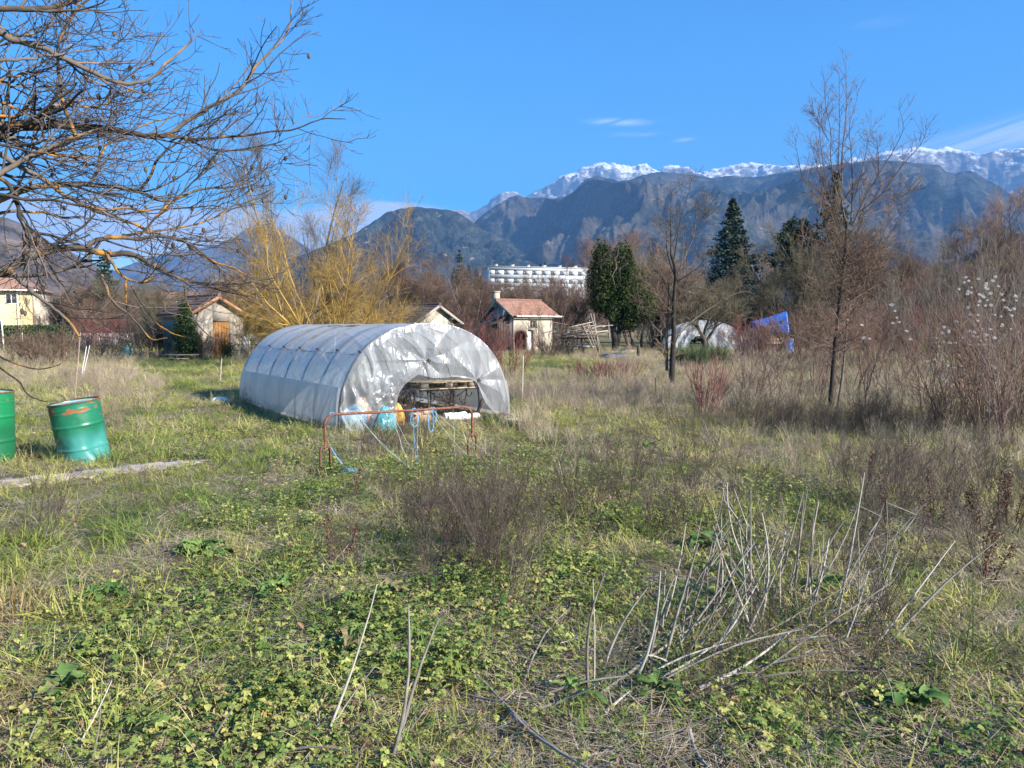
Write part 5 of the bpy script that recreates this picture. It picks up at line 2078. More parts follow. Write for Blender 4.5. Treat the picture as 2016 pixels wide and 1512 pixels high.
# ------------------------------------------------------------------ small things of the far garden
def make_far_things():
    # caged water tank right of the shed
    q = P(493, 702)
    t = thing("water_tank", on_ground(q), "white plastic water tank in a metal cage beside the garden shed", "water tank", R(15))
    g = G()
    g.box((0, 0, .66), (1.0, .9, .95), jit=.012)
    g.lathe([(.0001, 1.2), (.1, 1.2), (.11, 1.13)], n=14)
    g.obj("tank", pmat("milky plastic", [(0.0, (0.38, 0.42, 0.45)), (1.0, (0.58, 0.61, 0.62))], 2, .5), t)
    g = G()
    for x in np.linspace(-.52, .52, 6):
        for y in (-.47, .47):
            g.tubes([(x, y, .15), (x, y, 1.16)], [.012, .012], 5)
    for z in np.linspace(.25, 1.15, 5):
        g.tubes([(-.53, -.48, z), (.53, -.48, z), (.53, .48, z), (-.53, .48, z), (-.53, -.48, z)], np.full(5, .012), 5)
    g.obj("cage", GALV, t)
    g = G()
    for x in (-.45, 0, .45):
        g.box((x, 0, .07), (.1, .95, .1))
    g.box((0, 0, .135), (1.05, .95, .03))
    g.obj("base", OLDWOOD, t)
    # low table of stacked pallets before the cypress
    q = on_ground(P(354, 711))
    for i, (z, w, lb) in enumerate(((0.0, 1.0, "lower grey pallet before the cypress"), (.17, 1.55, "upper wider grey pallet before the cypress"))):
        p = thing("grey_pallet", q + Vector((0, 0, z + .02)), lb, "pallet", R(8 - 6 * i))
        g = G()
        for y in np.linspace(-.35, .35, 5):
            g.box((0, y, .12), (w, .1, .025))
        g.obj("top_boards", OLDWOOD, p)
        g = G()
        for x in (-w / 2 + .06, 0, w / 2 - .06):
            g.box((x, 0, .055), (.1, .8, .1))
        g.obj("bearers", DARKWOOD, p)
    # white boarded fence
    a, b = D(158, 672, 56), D(262, 672, 56)
    t = thing("white_fence", (a.x, 56, 0), "low whitish boarded fence before the pink shrubs", "fence")
    L_ = b.x - a.x
    for i in range(5):
        g = G()
        for k in range(6):
            g.box((i * L_ / 5 + .12 + k * L_ / 32, 0, .72), (.10, .03, .95), jit=.004)
        g.box((i * L_ / 5 + L_ / 10, .04, .95), (L_ / 5, .03, .08))
        g.box((i * L_ / 5 + L_ / 10, .04, .45), (L_ / 5, .03, .08))
        g.obj("fence_panel", pmat("faded fence paint", [(0.0, (0.42, 0.38, 0.38)), (1.0, (0.60, 0.56, 0.55))], 1, .8), t)
    for i in range(6):
        g = G()
        g.box((i * L_ / 5, .06, .6), (.08, .08, 1.3))
        g.obj("post", GREYFASCIA, t)
    # stakes
    def stake(px0, py0, px1, py1, r, mat, label, nm="stake", d=None, bend=0.0):
        a = on_ground(P(px0, py0)) if d is None else Vector((D(px0, py0, d).x, d, 0))
        top = D(px1, py1, a.y)
        v = top - a
        n = 6
        g = G()
        pts = [(v.x * f + bend * math.sin(f * math.pi * .5) ** 3, 0.02 * random.random(), v.z * f - .1 * (f == 0)) for f in np.linspace(0, 1, n)]
        g.tubes(pts, np.linspace(r, r * .8, n), 6, cap=True)
        o = g.obj(nm, mat)
        o.location = a
        tag(o, label, nm.replace("_", " "))
    pale = pmat("pale cane", [(0.0, (0.36, 0.31, 0.24)), (1.0, (0.55, 0.50, 0.42))], 9, .8)
    stake(1028, 790, 1030, 700, .016, pale, "pale upright stake standing right of the plastic tunnel")
    stake(146, 783, 158, 655, .014, OLDWOOD, "thin leaning wooden stake behind the dented drum")
    stake(160, 745, 166, 682, .012, WHITEP, "white bent cane beside the leaning stake", bend=.06)
    stake(164, 742, 170, 680, .010, WHITEP, "second white cane touching the bent one", bend=.10)
    stake(434, 752, 436, 705, .012, pale, "pale cane between the garden shed and the tunnel")
    stake(455, 748, 456, 708, .010, OLDWOOD, "grey cane close to the tunnel's far left corner")
    stake(1293, 792, 1290, 744, .013, RUST, "short rusty rod left of the fruit tree")
    stake(1258, 705, 1257, 680, .11, DARKWOOD, "dark upright stump beside the ivy clad tree", "stump")
    stake(8, 702, 3, 630, .05, WHITEP, "white metal post at the left edge before the hedge", "post", d=50)
    stake(46, 676, 43, 655, .05, WHITEP, "short white post before the clipped hedge", "post", d=60)
    # white scrap near the far left corner of the tunnel
    g = G()
    n = 26
    th = np.linspace(0, 2 * math.pi, n + 1)
    v = np.linspace(0, 1, 12)
    TH, VV = np.meshgrid(th, v)
    rr = np.cos(VV * 1.5) * (1 + .5 * (fbm(np.cos(TH) * 2 + 4, np.sin(TH) * 2 + VV * 2, 6, 3) - .5))
    g.grid(np.stack([rr * np.cos(TH) * .2, rr * np.sin(TH) * .14, .13 * np.sin(VV * 1.5)], -1))
    o = g.obj("crumpled_sheet", WHITEP, smooth=True)
    o.location = on_ground(P(434, 792))
    tag(o, "crumpled white plastic scrap on the grass left of the tunnel", "plastic scrap")
    # upturned white crate at the right
    q = on_ground(P(1873, 752))
    t = thing("white_crate", q + Vector((0, 0, .02)), "low white slatted crate lying in the dry grass at the right", "crate", R(-12))
    g = G()
    for i in range(5):
        g.box((0, -.2 + .1 * i, .14), (.62, .07, .02))
    g.obj("slats", WHITEP, t)
    g = G()
    for x in (-.27, 0, .27):
        g.box((x, 0, .065), (.05, .46, .13))
    g.obj("bearers", WHITEP, t)
    # a half buried board in the near left
    a, b = P(98, 1300), P(300, 1318)
    g = G()
    g.beam((0, 0, 0), (b.x - a.x, b.y - a.y, .0), .05, .03)
    o = g.obj("buried_board", DARKWOOD)
    o.location = on_ground(a, .05)
    tag(o, "dark weathered board half buried in thatch", "board")
    # woodpile with blue tarpaulin
    q = D(1512, 690, 48)
    t = thing("wood_rack", (q.x, 48, 0), "post rack stacked with sawn slats under the blue tarpaulin", "wood stack")
    for x in (-.7, .7):
        for y in (-.4, .4):
            g = G()
            g.box((x, y, 1.0), (.09, .09, 2.1))
            g.obj("post", DARKWOOD, t)
    g = G()
    for z in range(16):
        for k in range(7):
            g.beam((-.75 + random.gauss(0, .08), -.42 + k * .14, .62 + z * .075), (.72 + random.gauss(0, .08), -.42 + k * .14, .62 + z * .075 + random.gauss(0, .02)), .07, .05)
    g.obj("slats", PALEWOOD, t)
    g = G()
    n = 26
    uu, vv = np.meshgrid(np.linspace(-1, 1, n), np.linspace(-1, 1, n), indexing='ij')
    X = .1 + uu * .95 - .25 * (uu < 0) * uu ** 2
    Y = vv * .75
    Z = 2.18 + .32 * uu - .35 * vv ** 2 * .5 - .25 * np.clip(-vv - .5, 0, 1) + .06 * (fbm(uu * 2 + 3, vv * 2, 4, 3) - .5)
    Z = Z - 1.3 * np.clip(-vv - .25, 0, 1) * (.5 + .5 * uu) ** 1.0 - .25 * np.clip(-vv - .25, 0, 1)
    Y = Y * (.45 + .55 * (.5 + .5 * uu))
    g.grid(np.stack([X, Y, Z], -1))
    o = g.obj("blue_tarpaulin", BLUETARP, smooth=True)
    o.location = (q.x, 48, .12)
    md = o.modifiers.new("thickness", 'SOLIDIFY')
    md.thickness = .01
    tag(o, "bright blue tarpaulin draped over the stacked slats", "tarpaulin")


make_far_things()


def make_white_tunnel():
    q = D(1302, 688, 56)
    q2 = D(1465, 688, 54)
    W = (q2 - q).length
    t = thing("white_tunnel", (q.x, 56, 0), "low white plastic tunnel behind the small forked tree", "polytunnel", math.atan2(-1.5, q2.x - q.x))
    h = 2.1
    fm = filmmat("white film", (.92, .93, .94), .93, .45, .5, (2.5, 2.5, 2.5), .3)
    u = np.linspace(.005, .995, 70)
    x, z = arch(u, W, h)
    v = np.linspace(0, 5, 60)
    g = G()
    X = np.repeat(x[:, None], 60, 1)
    Z = np.repeat(z[:, None], 60, 1)
    dd = (fbm(u[:, None] * 8, v[None] * 1.3, 7, 4) - .5) * .16
    g.grid(np.stack([X, np.repeat(v[None], 70, 0), np.maximum(Z + dd, 0)], -1))
    g.obj("roof_sheet", fm, t, smooth=True)
    g = G()
    n = 130
    xs = np.linspace(.02, W - .02, n)
    zt = arch_top(xs, W, h)
    f = np.clip(1 - ((xs - W * .46) / (W * .13)) ** 2, 0, None)
    zb = np.where(f > 0, 1.0 * f ** .5, 0)
    tt = np.linspace(0, 1, 50)
    Zs = zb[:, None] + (np.maximum(zt, zb + .01) - zb)[:, None] * tt[None]
    Xs = np.repeat(xs[:, None], 50, 1)
    ds = .28 * (1 - np.abs(2 * fbm(Xs * 1.6 - Zs * .8, Zs * 1.2, 17, 4) - 1) - .5)
    g.grid(np.stack([Xs, -.03 - ds * np.clip((zt[:, None] - Zs) / .4, 0, 1), Zs], -1))
    g.obj("front_sheet", fm, t, smooth=True)
    for y in (0, 1.6, 3.3, 5):
        g = G()
        g.tubes(np.column_stack([x, np.full(70, y), z - .03]), np.full(70, .02), 5)
        g.obj("hoop", GALV, t)


make_white_tunnel()

# ------------------------------------------------------------------ barks
B_GREY = barkmat("grey bark", (0.075, 0.062, 0.052), (0.20, 0.17, 0.145))
B_BROWN = barkmat("brown twigs", (0.075, 0.048, 0.034), (0.22, 0.15, 0.11))
B_ROSE = barkmat("rosy twigs", (0.10, 0.06, 0.052), (0.27, 0.19, 0.165))
B_RED = barkmat("dogwood red twigs", (0.10, 0.036, 0.032), (0.24, 0.105, 0.09))
B_YEL = barkmat("yellowish twigs", (0.16, 0.10, 0.026), (0.46, 0.31, 0.095))
B_OLIVE = barkmat("olive brown twigs", (0.06, 0.052, 0.034), (0.19, 0.165, 0.105))
B_DARK = barkmat("dark bark", (0.03, 0.026, 0.022), (0.09, 0.078, 0.066))
B_WALN = barkmat("grey limbs with orange lichen", (0.03, 0.025, 0.022), (0.12, 0.10, 0.085), (0.34, 0.165, 0.025), .42, 5)
B_TWIG = barkmat("grey twigs", (0.035, 0.028, 0.025), (0.13, 0.105, 0.09), (0.30, 0.16, 0.05), .0, 3)
B_SLIM = barkmat("dark slim bark", (0.04, 0.032, 0.028), (0.13, 0.105, 0.09))
B_PALE = barkmat("pale dead stalk", (0.15, 0.132, 0.11), (0.36, 0.325, 0.28))


def bare_tree(name, loc, label, cat, m1, m2, st, levels, n_trunk=1, rz=0.0, group=None, sc=1.0):
    t = thing(name, loc, label, cat, rz, group, sc)
    Pp, Rr = st
    g = G()
    g.tubes(Pp, Rr, 7)
    allb = [(Pp, Rr)]
    for i, lv in enumerate(levels):
        Pp, Rr = spawn(Pp, Rr, *lv)
        allb.append((Pp, Rr))
    for q in allb[1:n_trunk + 1]:
        g.tubes(q[0], q[1], 5)
    g.obj("trunk", m1, t, smooth=True)
    g = G()
    for q in allb[n_trunk + 1:]:
        g.tubes(q[0], q[1], 3)
    if n_trunk + 1 < len(allb):
        g.obj("crown", m2, t)
    return t


def shrub(name, loc, label, cat, m, st, levels, group=None, rz=0.0, extra=None):
    Pp, Rr = st
    g = G()
    g.tubes(Pp, Rr, 4)
    for lv in levels:
        Pp, Rr = spawn(Pp, Rr, *lv)
        g.tubes(Pp, Rr, 3)
    if extra:
        extra(g, Pp)
    o = g.obj(name, m)
    o.location = loc
    o.rotation_euler = (0, 0, rz)
    return tag(o, label, cat, group)


def G0(px, d):
    q = D(px, 690, d)
    return Vector((q.x, d, float(gz(q.x, d))))


# ------------------------------------------------------------------ two tall bare trees left of centre
bare_tree("bare_tree", G0(585, 34), "tall grey bare tree left of the yellowish one behind the tunnel", "tree", B_GREY, B_GREY,
          stems(4, 8.0, .15, .30, 10, .05, .075, .01), [(9, 3.2, (.35, .8), 7, .08, .05, (.2, 1), .5, .012), (7, 1.7, (.3, .8), 6, .08, .06, (.15, 1), .6, .007), (6, .9, (.3, .8), 5, .08, .06, (.1, 1), .6, .0045), (4, .45, (.3, .8), 4, .1, .04, (.1, 1), .6, .0032)], 1)
bare_tree("bare_tree", G0(655, 32), "yellowish bare tree with many upright stems behind the tunnel", "tree", B_YEL, B_YEL,
          stems(10, 6.2, .25, .95, 10, .05, .055, .03), [(9, 3.2, (.35, .85), 7, .07, .06, (.15, 1), .5, .010), (7, 1.6, (.3, .8), 6, .08, .05, (.1, 1), .6, .0065), (5, .9, (.3, .9), 5, .1, .02, (.1, 1), .6, .0045), (3, .45, (.3, .8), 4, .1, .02, (.1, 1), .6, .0034)], 1)
for i, (px, d, hh, lb) in enumerate(((520, 38, 2.9, "low yellow brown bush right of the garden shed"), (720, 36, 3.0, "rounded yellow brown bush below the yellowish tree"), (565, 41, 2.6, "yellow brown bush behind the two tall bare trees"), (770, 42, 3.2, "tawny bush between the yellowish tree and the half hidden shed"))):
    shrub("tawny_bush", G0(px, d), lb, "bush", B_YEL if i < 3 else B_OLIVE, stems(22, hh * .85, .9, .55, 7, .07, .02, .01), [(8, 1.3, (.3, .8), 6, .09, .03, (.1, 1), .6, .007), (7, .7, (.3, .9), 5, .1, .02, (.1, 1), .6, .005), (3, .35, (.3, .9), 3, .1, .02, (.1, 1), .6, .004)])

# ------------------------------------------------------------------ wide bare crowns used along the back of the gardens
bigp = [(9, 2.6, (.35, .85), 7, .08, .05, (.15, 1), .5, .014), (8, 1.5, (.3, .85), 6, .09, .05, (.1, 1), .6, .009), (6, .85, (.3, .85), 4, .1, .04, (.1, 1), .6, .006), (3, .45, (.3, .8), 3, .1, .04, (.1, 1), .6, .005)]
T1 = bare_tree("bare_tree", G0(855, 66), "broad reddish brown bare tree mass left of the white block", "tree", B_BROWN, B_BROWN, stems(7, 5.2, .8, .55, 9, .06, .09, .01), bigp, 1, group="bare trees behind the gardens")
T2 = bare_tree("bare_tree", G0(1065, 62), "rosy bare tree standing right behind the orange roofed shed", "tree", B_ROSE, B_BROWN, stems(6, 4.6, .6, .6, 9, .06, .08, .01), bigp, 1, group="bare trees behind the gardens")
T3 = bare_tree("bare_tree", G0(1560, 55), "round dark olive bare tree with a heavy forked trunk behind the blue tarpaulin", "tree", B_DARK, B_OLIVE, stems(5, 6.0, .4, .55, 9, .06, .13, .01), [(10, 3.0, (.35, .85), 7, .08, .05, (.15, 1), .5, .014), (9, 1.6, (.3, .85), 6, .09, .04, (.1, 1), .6, .009), (7, .9, (.3, .85), 4, .1, .04, (.1, 1), .6, .006), (3, .45, (.3, .8), 3, .1, .04, (.1, 1), .6, .005)], 1, group="bare trees behind the gardens")
T4 = bare_tree("bare_tree", G0(1140, 95), "tall pale bare tree rising right of the white block", "tree", B_GREY, B_ROSE, stems(3, 11, .4, .22, 10, .05, .14, .02), [(10, 4.0, (.35, .8), 7, .07, .08, (.2, 1), .5, .02), (8, 2.2, (.3, .8), 6, .08, .07, (.1, 1), .6, .012), (7, 1.2, (.3, .8), 4, .1, .05, (.1, 1), .6, .008), (3, .6, (.3, .8), 3, .1, .05, (.1, 1), .6, .0065)], 1, group="bare trees behind the gardens")
BACK = [
    (T1, 800, 72, 1.1, "brown bare tree rising behind the half hidden shed"), (T2, 925, 68, 1.05, "rosy brown bare tree left of the shed chimney"), (T1, 990, 120, 1.5, "grey brown bare tree just before the white block's left end"),
    (T2, 1005, 74, 1.0, "low rosy bare tree below the white block"), (T2, 1110, 70, 1.15, "rosy bare tree left of the ivy clad tree"), (T1, 1045, 105, 1.25, "bare tree hiding the white block's lower floors"),
    (T4, 1205, 110, 1.0, "pale bare tree rising behind the ivy clad tree"), (T4, 1075, 190, 1.15, "faint bare tree standing before the right part of the white block"), (T1, 1265, 60, 1.05, "grey brown bare tree right of the ivy clad tree"),
    (T3, 1300, 66, 1.0, "olive bare tree behind the fruit tree"), (T3, 1390, 64, .85, "low olive bare tree below the spruce"), (T3, 1470, 60, .85, "round olive bare tree right of the spruce"),
    (T1, 1350, 80, 1.2, "grey bare tree between the ivy clad tree and the spruce"), (T4, 1500, 85, .9, "thin pale bare tree between spruce and pine"), (T3, 1640, 62, 1.1, "dark olive bare tree behind the slim tall tree"),
    (T1, 1720, 58, 1.1, "brown bare tree right of the slim tall tree"), (T3, 1790, 66, 1.05, "dark bare tree behind the small young tree"), (T2, 1850, 50, 1.0, "rosy bare tree left of the white seed heads"),
    (T4, 1930, 75, .95, "tall grey bare tree near the right edge"), (T4, 2010, 62, 1.0, "tall grey bare tree touching the right edge"), (T1, 1960, 52, 1.25, "broad brown bare tree behind the white seed heads"), (T4, 2090, 70, 1.15, "bare tree just cut by the right edge"),
    (T3, 1900, 85, 1.2, "distant olive bare tree at the right"), (T2, 2040, 46, 1.1, "rosy brown bare tree low at the right edge"),
    (T1, 130, 70, .75, "brown bare tree right of the yellow house"), (T2, 205, 62, .60, "pink brown bare bush behind the white fence"), (T1, 290, 66, .7, "brown bare tree left of the garden shed"), (T3, 245, 72, .72, "dark bare tree before the dark conifer"),
    (T1, 455, 60, .75, "brown bare tree behind the garden shed"), (T3, 330, 58, .62, "dark bare bush behind the cypress"), (T1, 700, 60, .85, "brown bare tree behind the yellowish tree"), (T2, 610, 62, .8, "rosy bare tree far behind the two tall bare trees"),
    (T1, 530, 70, .9, "grey brown bare tree far behind the tunnel's far end"), (T4, 1270, 120, 1.1, "hazy bare tree far right of the ivy clad tree"), (T1, 400, 82, .75, "bare tree beside the distant pink roof"), (T1, 60, 130, .9, "bare tree above the yellow house"),
]
BACK += [(T4, 1015, 150, .85, "thin pale bare tree before the white block's left windows"), (T4, 1098, 170, .9, "thin pale bare tree before the white block's middle windows"), (T1, 962, 96, 1.15, "bare tree before the white block's shaded end"), (T1, 1100, 100, 1.15, 'brown bare tree before the middle of the white block'), (T2, 1140, 92, 1.2, 'rosy bare tree before the right end of the white block')]
for i, (src, px, d, s, lb) in enumerate(BACK):
    s *= 1.25 if not (940 < px < 1160) else .98
    if 1330 < px < 1520:
        s *= .78
    if px > 1780:
        s *= .86
    dup(src, G0(px, d), random.random() * 6.28, (s * random.uniform(.95, 1.1), s * random.uniform(.95, 1.1), s), lb)
for px in range(-60, 2200, 66):
    d = random.uniform(118, 150)
    src = random.choice((T1, T2, T3, T1))
    if 940 < px < 1150:
        d = random.uniform(230, 250)
    s = random.uniform(.85, 1.15)
    dup(src, G0(px + random.uniform(-20, 20), d), random.random() * 6.28, (s * 1.3, s * 1.3, s), "bare tree in the far wood closing the gardens", "far wood behind the gardens")


# ------------------------------------------------------------------ conifers
def needle_mat(name, a, b, c):
    return leafmat(name, [(0.0, a), (0.55, b), (1.0, c)], .05, 0, .8)


SPRUCE = needle_mat("blue green needles", (0.012, 0.025, 0.018), (0.035, 0.06, 0.042), (0.075, 0.11, 0.075))
DARKN = needle_mat("dark green needles", (0.008, 0.02, 0.012), (0.02, 0.045, 0.022), (0.045, 0.08, 0.035))


def conifer(loc, label, h, w, mat, whorls=30, per=9, droop=.25, gap=0.0, sparse=1.0, nm="spruce"):
    t = thing(nm, loc, label, "tree")
    g = G()
    g.tubes([(0, 0, -.2), (0, 0, h * .5), (0, 0, h)], [h * .018, h * .011, .01], 7)
    g.obj("trunk", B_DARK, t)
    g = G()
    C, S, Nn = [], [], []
    for i in range(whorls):
        f = (i + random.random() * .6) / whorls
        z = h * (.06 + .93 * f)
        R_ = w / 2 * (1 - f) ** .85 * random.uniform(.8, 1.1) + .06
        for k in range(per):
            a = random.random() * 6.283
            r1 = R_ * random.uniform(.65, 1.15)
            n = max(6, int(46 * sparse * r1 / (w / 2)))
            q = np.sqrt(rng.random(n))
            zz = z - droop * r1 * q + .35 * droop * r1 * q ** 3 * 1.6
            side = rng.normal(0, .13, n) * r1 * (1.15 - q) * 1.2
            C.append(np.column_stack([np.cos(a) * r1 * q - np.sin(a) * side, np.sin(a) * r1 * q + np.cos(a) * side, zz + rng.normal(0, .03, n) * h * .2]))
            g2 = np.array([[0, 0, z], [math.cos(a) * r1 * .5, math.sin(a) * r1 * .5, z - droop * r1 * .42], [math.cos(a) * r1, math.sin(a) * r1, z - droop * r1 * .55]])
            g.tubes(g2, [.025, .015, .006], 3, a=.1)
    C = np.vstack(C)
    g.leaves(C, rng.uniform(.22, .42, len(C)) * h / 13, .42, up=.25)
    g.obj("crown", mat, t)
    return t


conifer(G0(1437, 76), "symmetrical blue green spruce standing clear against the mountain", 14.4, 10.0, SPRUCE, 56, 13, .22)
conifer(G0(1636, 72), "tall sparse spruce behind the slim bare tree", 16.2, 9.6, SPRUCE, 36, 11, .45, sparse=.9)
conifer(G0(212, 84), "dark spruce rising behind the bare bushes at the left", 10.2, 5.6, DARKN, 40, 10, .4)
conifer(G0(906, 130), "small dark spruce tip above the brown bare trees", 15.2, 4.2, DARKN, 22, 7)
conifer(G0(440, 120), "small dark conifer above the garden shed roof", 9.0, 4.0, DARKN, 20, 7)


def foliage_tree(name, loc, label, lobes, n, size, mat, trunk, cat="tree", up=.25, trunkm=None, shell=.55):
    t = thing(name, loc, label, cat)
    g = G()
    for (p, r) in trunk:
        g.tubes(p, r, 7)
    g.obj("trunk", trunkm or B_DARK, t, smooth=True)
    g = G()
    vol = np.array([l[3] * l[4] * l[5] for l in lobes])
    cnt = (n * vol ** .8 / (vol ** .8).sum()).astype(int)
    for (x, y, z, rx, ry, rz_), c in zip(lobes, cnt):
        d = norm(rng.normal(size=(c, 3)))
        r = shell + (1 - shell) * rng.random(c)
        bump = .72 + .6 * fbm(d[:, 0] * 2.6 + x * 3 + 9, d[:, 1] * 2.6 + d[:, 2] * 2.3 + z, 5, 3)
        keep = fbm(d[:, 0] * 5 + z, d[:, 2] * 5 + d[:, 1] * 4 + x, 8, 2) > .33
        C = (d * (r * bump)[:, None] * np.array([rx, ry, rz_]) + np.array([x, y, z]))[keep]
        a = np.clip(.5 + 1.2 * (fbm(C[:, 0] * 1.6, C[:, 2] * 1.6 + C[:, 1], 9, 3) - .5) + rng.normal(0, .16, len(C)), 0, 1)
        g.leaves(C, rng.uniform(.7, 1.3, len(C)) * size, .7, a=a, up=up)
    g.obj("crown", mat, t)
    return t


IVY = leafmat("ivy leaves", [(0.0, (0.01, 0.022, 0.008)), (0.4, (0.03, 0.055, 0.016)), (0.75, (0.05, 0.068, 0.022)), (1.0, (0.125, 0.125, 0.048))], .15, 0, .75, .1)
PINE = leafmat("pine needles", [(0.0, (0.012, 0.03, 0.01)), (0.6, (0.04, 0.075, 0.02)), (1.0, (0.09, 0.13, 0.04))], .1, 0, .7)
q = G0(1212, 52)
ivy = foliage_tree("ivy_tree", q, "old tree with two tops completely clad in dark ivy", [(-.95, 0, 6.1, .75, .8, 1.35), (.45, 0, 6.0, .8, .85, 1.4), (-.9, 0, 4.6, 1.15, 1.1, 1.5), (.7, 0, 4.5, 1.2, 1.1, 1.7), (-.2, 0, 4.9, 1.2, 1.1, 1.4), (.1, 0, 3.2, 1.7, 1.3, 1.3), (1.6, 0, 3.1, 1.2, 1.1, 1.4), (-1.0, .1, 3.4, .9, .9, 1.0), (.7, 0, 1.9, .9, .8, .6)],
                   36000, .13, IVY, [([(0, 0, -.1), (-.05, 0, .8), (-.3, 0, 2.5), (-.9, 0, 5.6)], [.26, .22, .17, .06]), ([(.1, 0, .4), (.25, 0, 1.5), (.4, 0, 3), (.45, 0, 6)], [.18, .16, .12, .05])], up=.15)
P0 = np.zeros((10, 6, 3))
P0[:, 0] = rng.normal(0, 1, (10, 3)) * np.array([1.0, .7, .5]) + np.array([-.1, 0, 4.5])
for i in range(1, 6):
    P0[:, i] = P0[:, i - 1] + norm(rng.normal(0, .5, (10, 3)) + np.array([0, -.3, 1.0])) * .62
g = G()
g.tubes(P0, np.linspace(.022, .008, 6)[None].repeat(10, 0), 4)
P1_, R1_ = spawn(P0, np.linspace(.022, .008, 6)[None].repeat(10, 0), 6, .9, (.3, .8), 5, .1, .05, (.2, 1), .6, .006)
g.tubes(P1_, R1_, 3)
g.obj("bare_shoots", B_GREY, ivy)
foliage_tree("pine_tree", G0(1562, 74), "bushy dark pine top rising behind the olive bare trees", [(0, 0, 11.0, 1.4, 1.4, 1.0), (-.9, 0, 10.0, 1.3, 1.2, .9), (1.0, 0, 9.9, 1.3, 1.2, .9), (0, 0, 8.8, 1.9, 1.6, 1.1), (-1.4, 0, 8.0, 1.6, 1.2, 1.0), (1.2, 0, 7.6, 1.7, 1.2, 1.1), (-.2, 0, 6.2, 2.2, 1.6, 1.2)], 13000, .22, PINE, [([(0, 0, 0), (.1, 0, 6), (0, 0, 11)], [.25, .18, .05])])
foliage_tree("dark_evergreen", G0(165, 74), "broad dark evergreen right of the yellow house", [(0, 0, 3.6, 2.6, 2, 1.7), (1.8, 0, 3.0, 2, 1.6, 1.5), (-1.6, 0, 2.6, 1.6, 1.5, 1.6)], 8000, .22, DARKN, [([(0, 0, 0), (0, 0, 3)], [.2, .1])])
for px, lb in ((1130, "dark pine wood patch rising just behind the white block"),):
    q = G0(1080, 420)
    g = G()
    for k in range(46):
        x = -52 + k * 2.3 + random.uniform(-1, 1)
        hgt = random.uniform(30, 37) * (1 - .06 * abs(k - 23) / 23)
        n = 160
        f = rng.random(n)
        rr = (1 - f) * 3.4
        a = rng.random(n) * 6.28
        g.leaves(np.column_stack([x + rr * np.cos(a), rng.normal(0, 3) + rr * np.sin(a), hgt * (.55 + .45 * f)]), 1.5, .6)
    o = g.obj("pine_wood", DARKN)
    o.location = q
    tag(o, "dark mass of pines behind the white block", None, kind="stuff")

# cypress beside the left shed
CYP = leafmat("cypress scales", [(0.0, (0.01, 0.022, 0.008)), (0.6, (0.028, 0.055, 0.014)), (1.0, (0.06, 0.10, 0.028))], .05, 0, .6)
foliage_tree("cypress", G0(366, 39), "narrow dark cypress beside the garden shed", [(0, 0, 1.0, .62, .6, .95), (0, 0, 1.7, .52, .5, .9), (-.02, 0, 2.35, .34, .34, .7), (.26, 0, .8, .5, .5, .8)], 16000, .085, CYP, [([(0, 0, 0), (0, 0, 2.2)], [.08, .03])], up=0.0, shell=.3)
HEDGE = leafmat("clipped hedge leaves", [(0.0, (0.012, 0.03, 0.01)), (0.6, (0.035, 0.07, 0.02)), (1.0, (0.08, 0.12, 0.04))], .1, 0, .6)
g = G()
n = 9000
C = np.column_stack([rng.uniform(-4.5, 4.5, n), rng.uniform(-.5, .5, n), rng.uniform(0, 1.75, n)])
C[:, 2] += .15 * fbm(C[:, 0] * 2, C[:, 1], 3, 2)
g.leaves(C, .16, .7)
o = g.obj("hedge", HEDGE)
o.location = D(30, 690, 66).xy.to_3d()
tag(o, "dark green clipped hedge below the yellow house", "hedge")


# ------------------------------------------------------------------ traced branch helper (points given with their own depth)
def limb(pts, depth0, depth1, r0, r1, n=None, wob=.004):
    """a limb through sight-line points, its depth running from depth0 to depth1"""
    k = len(pts)
    q = np.array([tuple(D(p[0], p[1], depth0 + (depth1 - depth0) * i / (k - 1))) for i, p in enumerate(pts)])
    n = n or max(8, k * 4)
    s = np.concatenate([[0], np.cumsum(np.linalg.norm(np.diff(q, axis=0), axis=1))])
    u = np.linspace(0, s[-1], n)
    out = np.column_stack([np.interp(u, s, q[:, j]) for j in range(3)])
    for _ in range(3):
        out[1:-1] = (out[:-2] + 2 * out[1:-1] + out[2:]) / 4
    out[1:-1] += rng.normal(0, wob, (n - 2, 3))
    out[1:-1] = (out[:-2] + 2 * out[1:-1] + out[2:]) / 4
    return out, np.linspace(r0, r1, n)


def resample(L_, n=14):
    P_, R_ = [], []
    for p, r in L_:
        u = np.linspace(0, len(p) - 1, n)
        P_.append(np.column_stack([np.interp(u, np.arange(len(p)), p[:, j]) for j in range(3)]))
        R_.append(np.interp(u, np.arange(len(p)), r))
    return np.array(P_), np.array(R_)


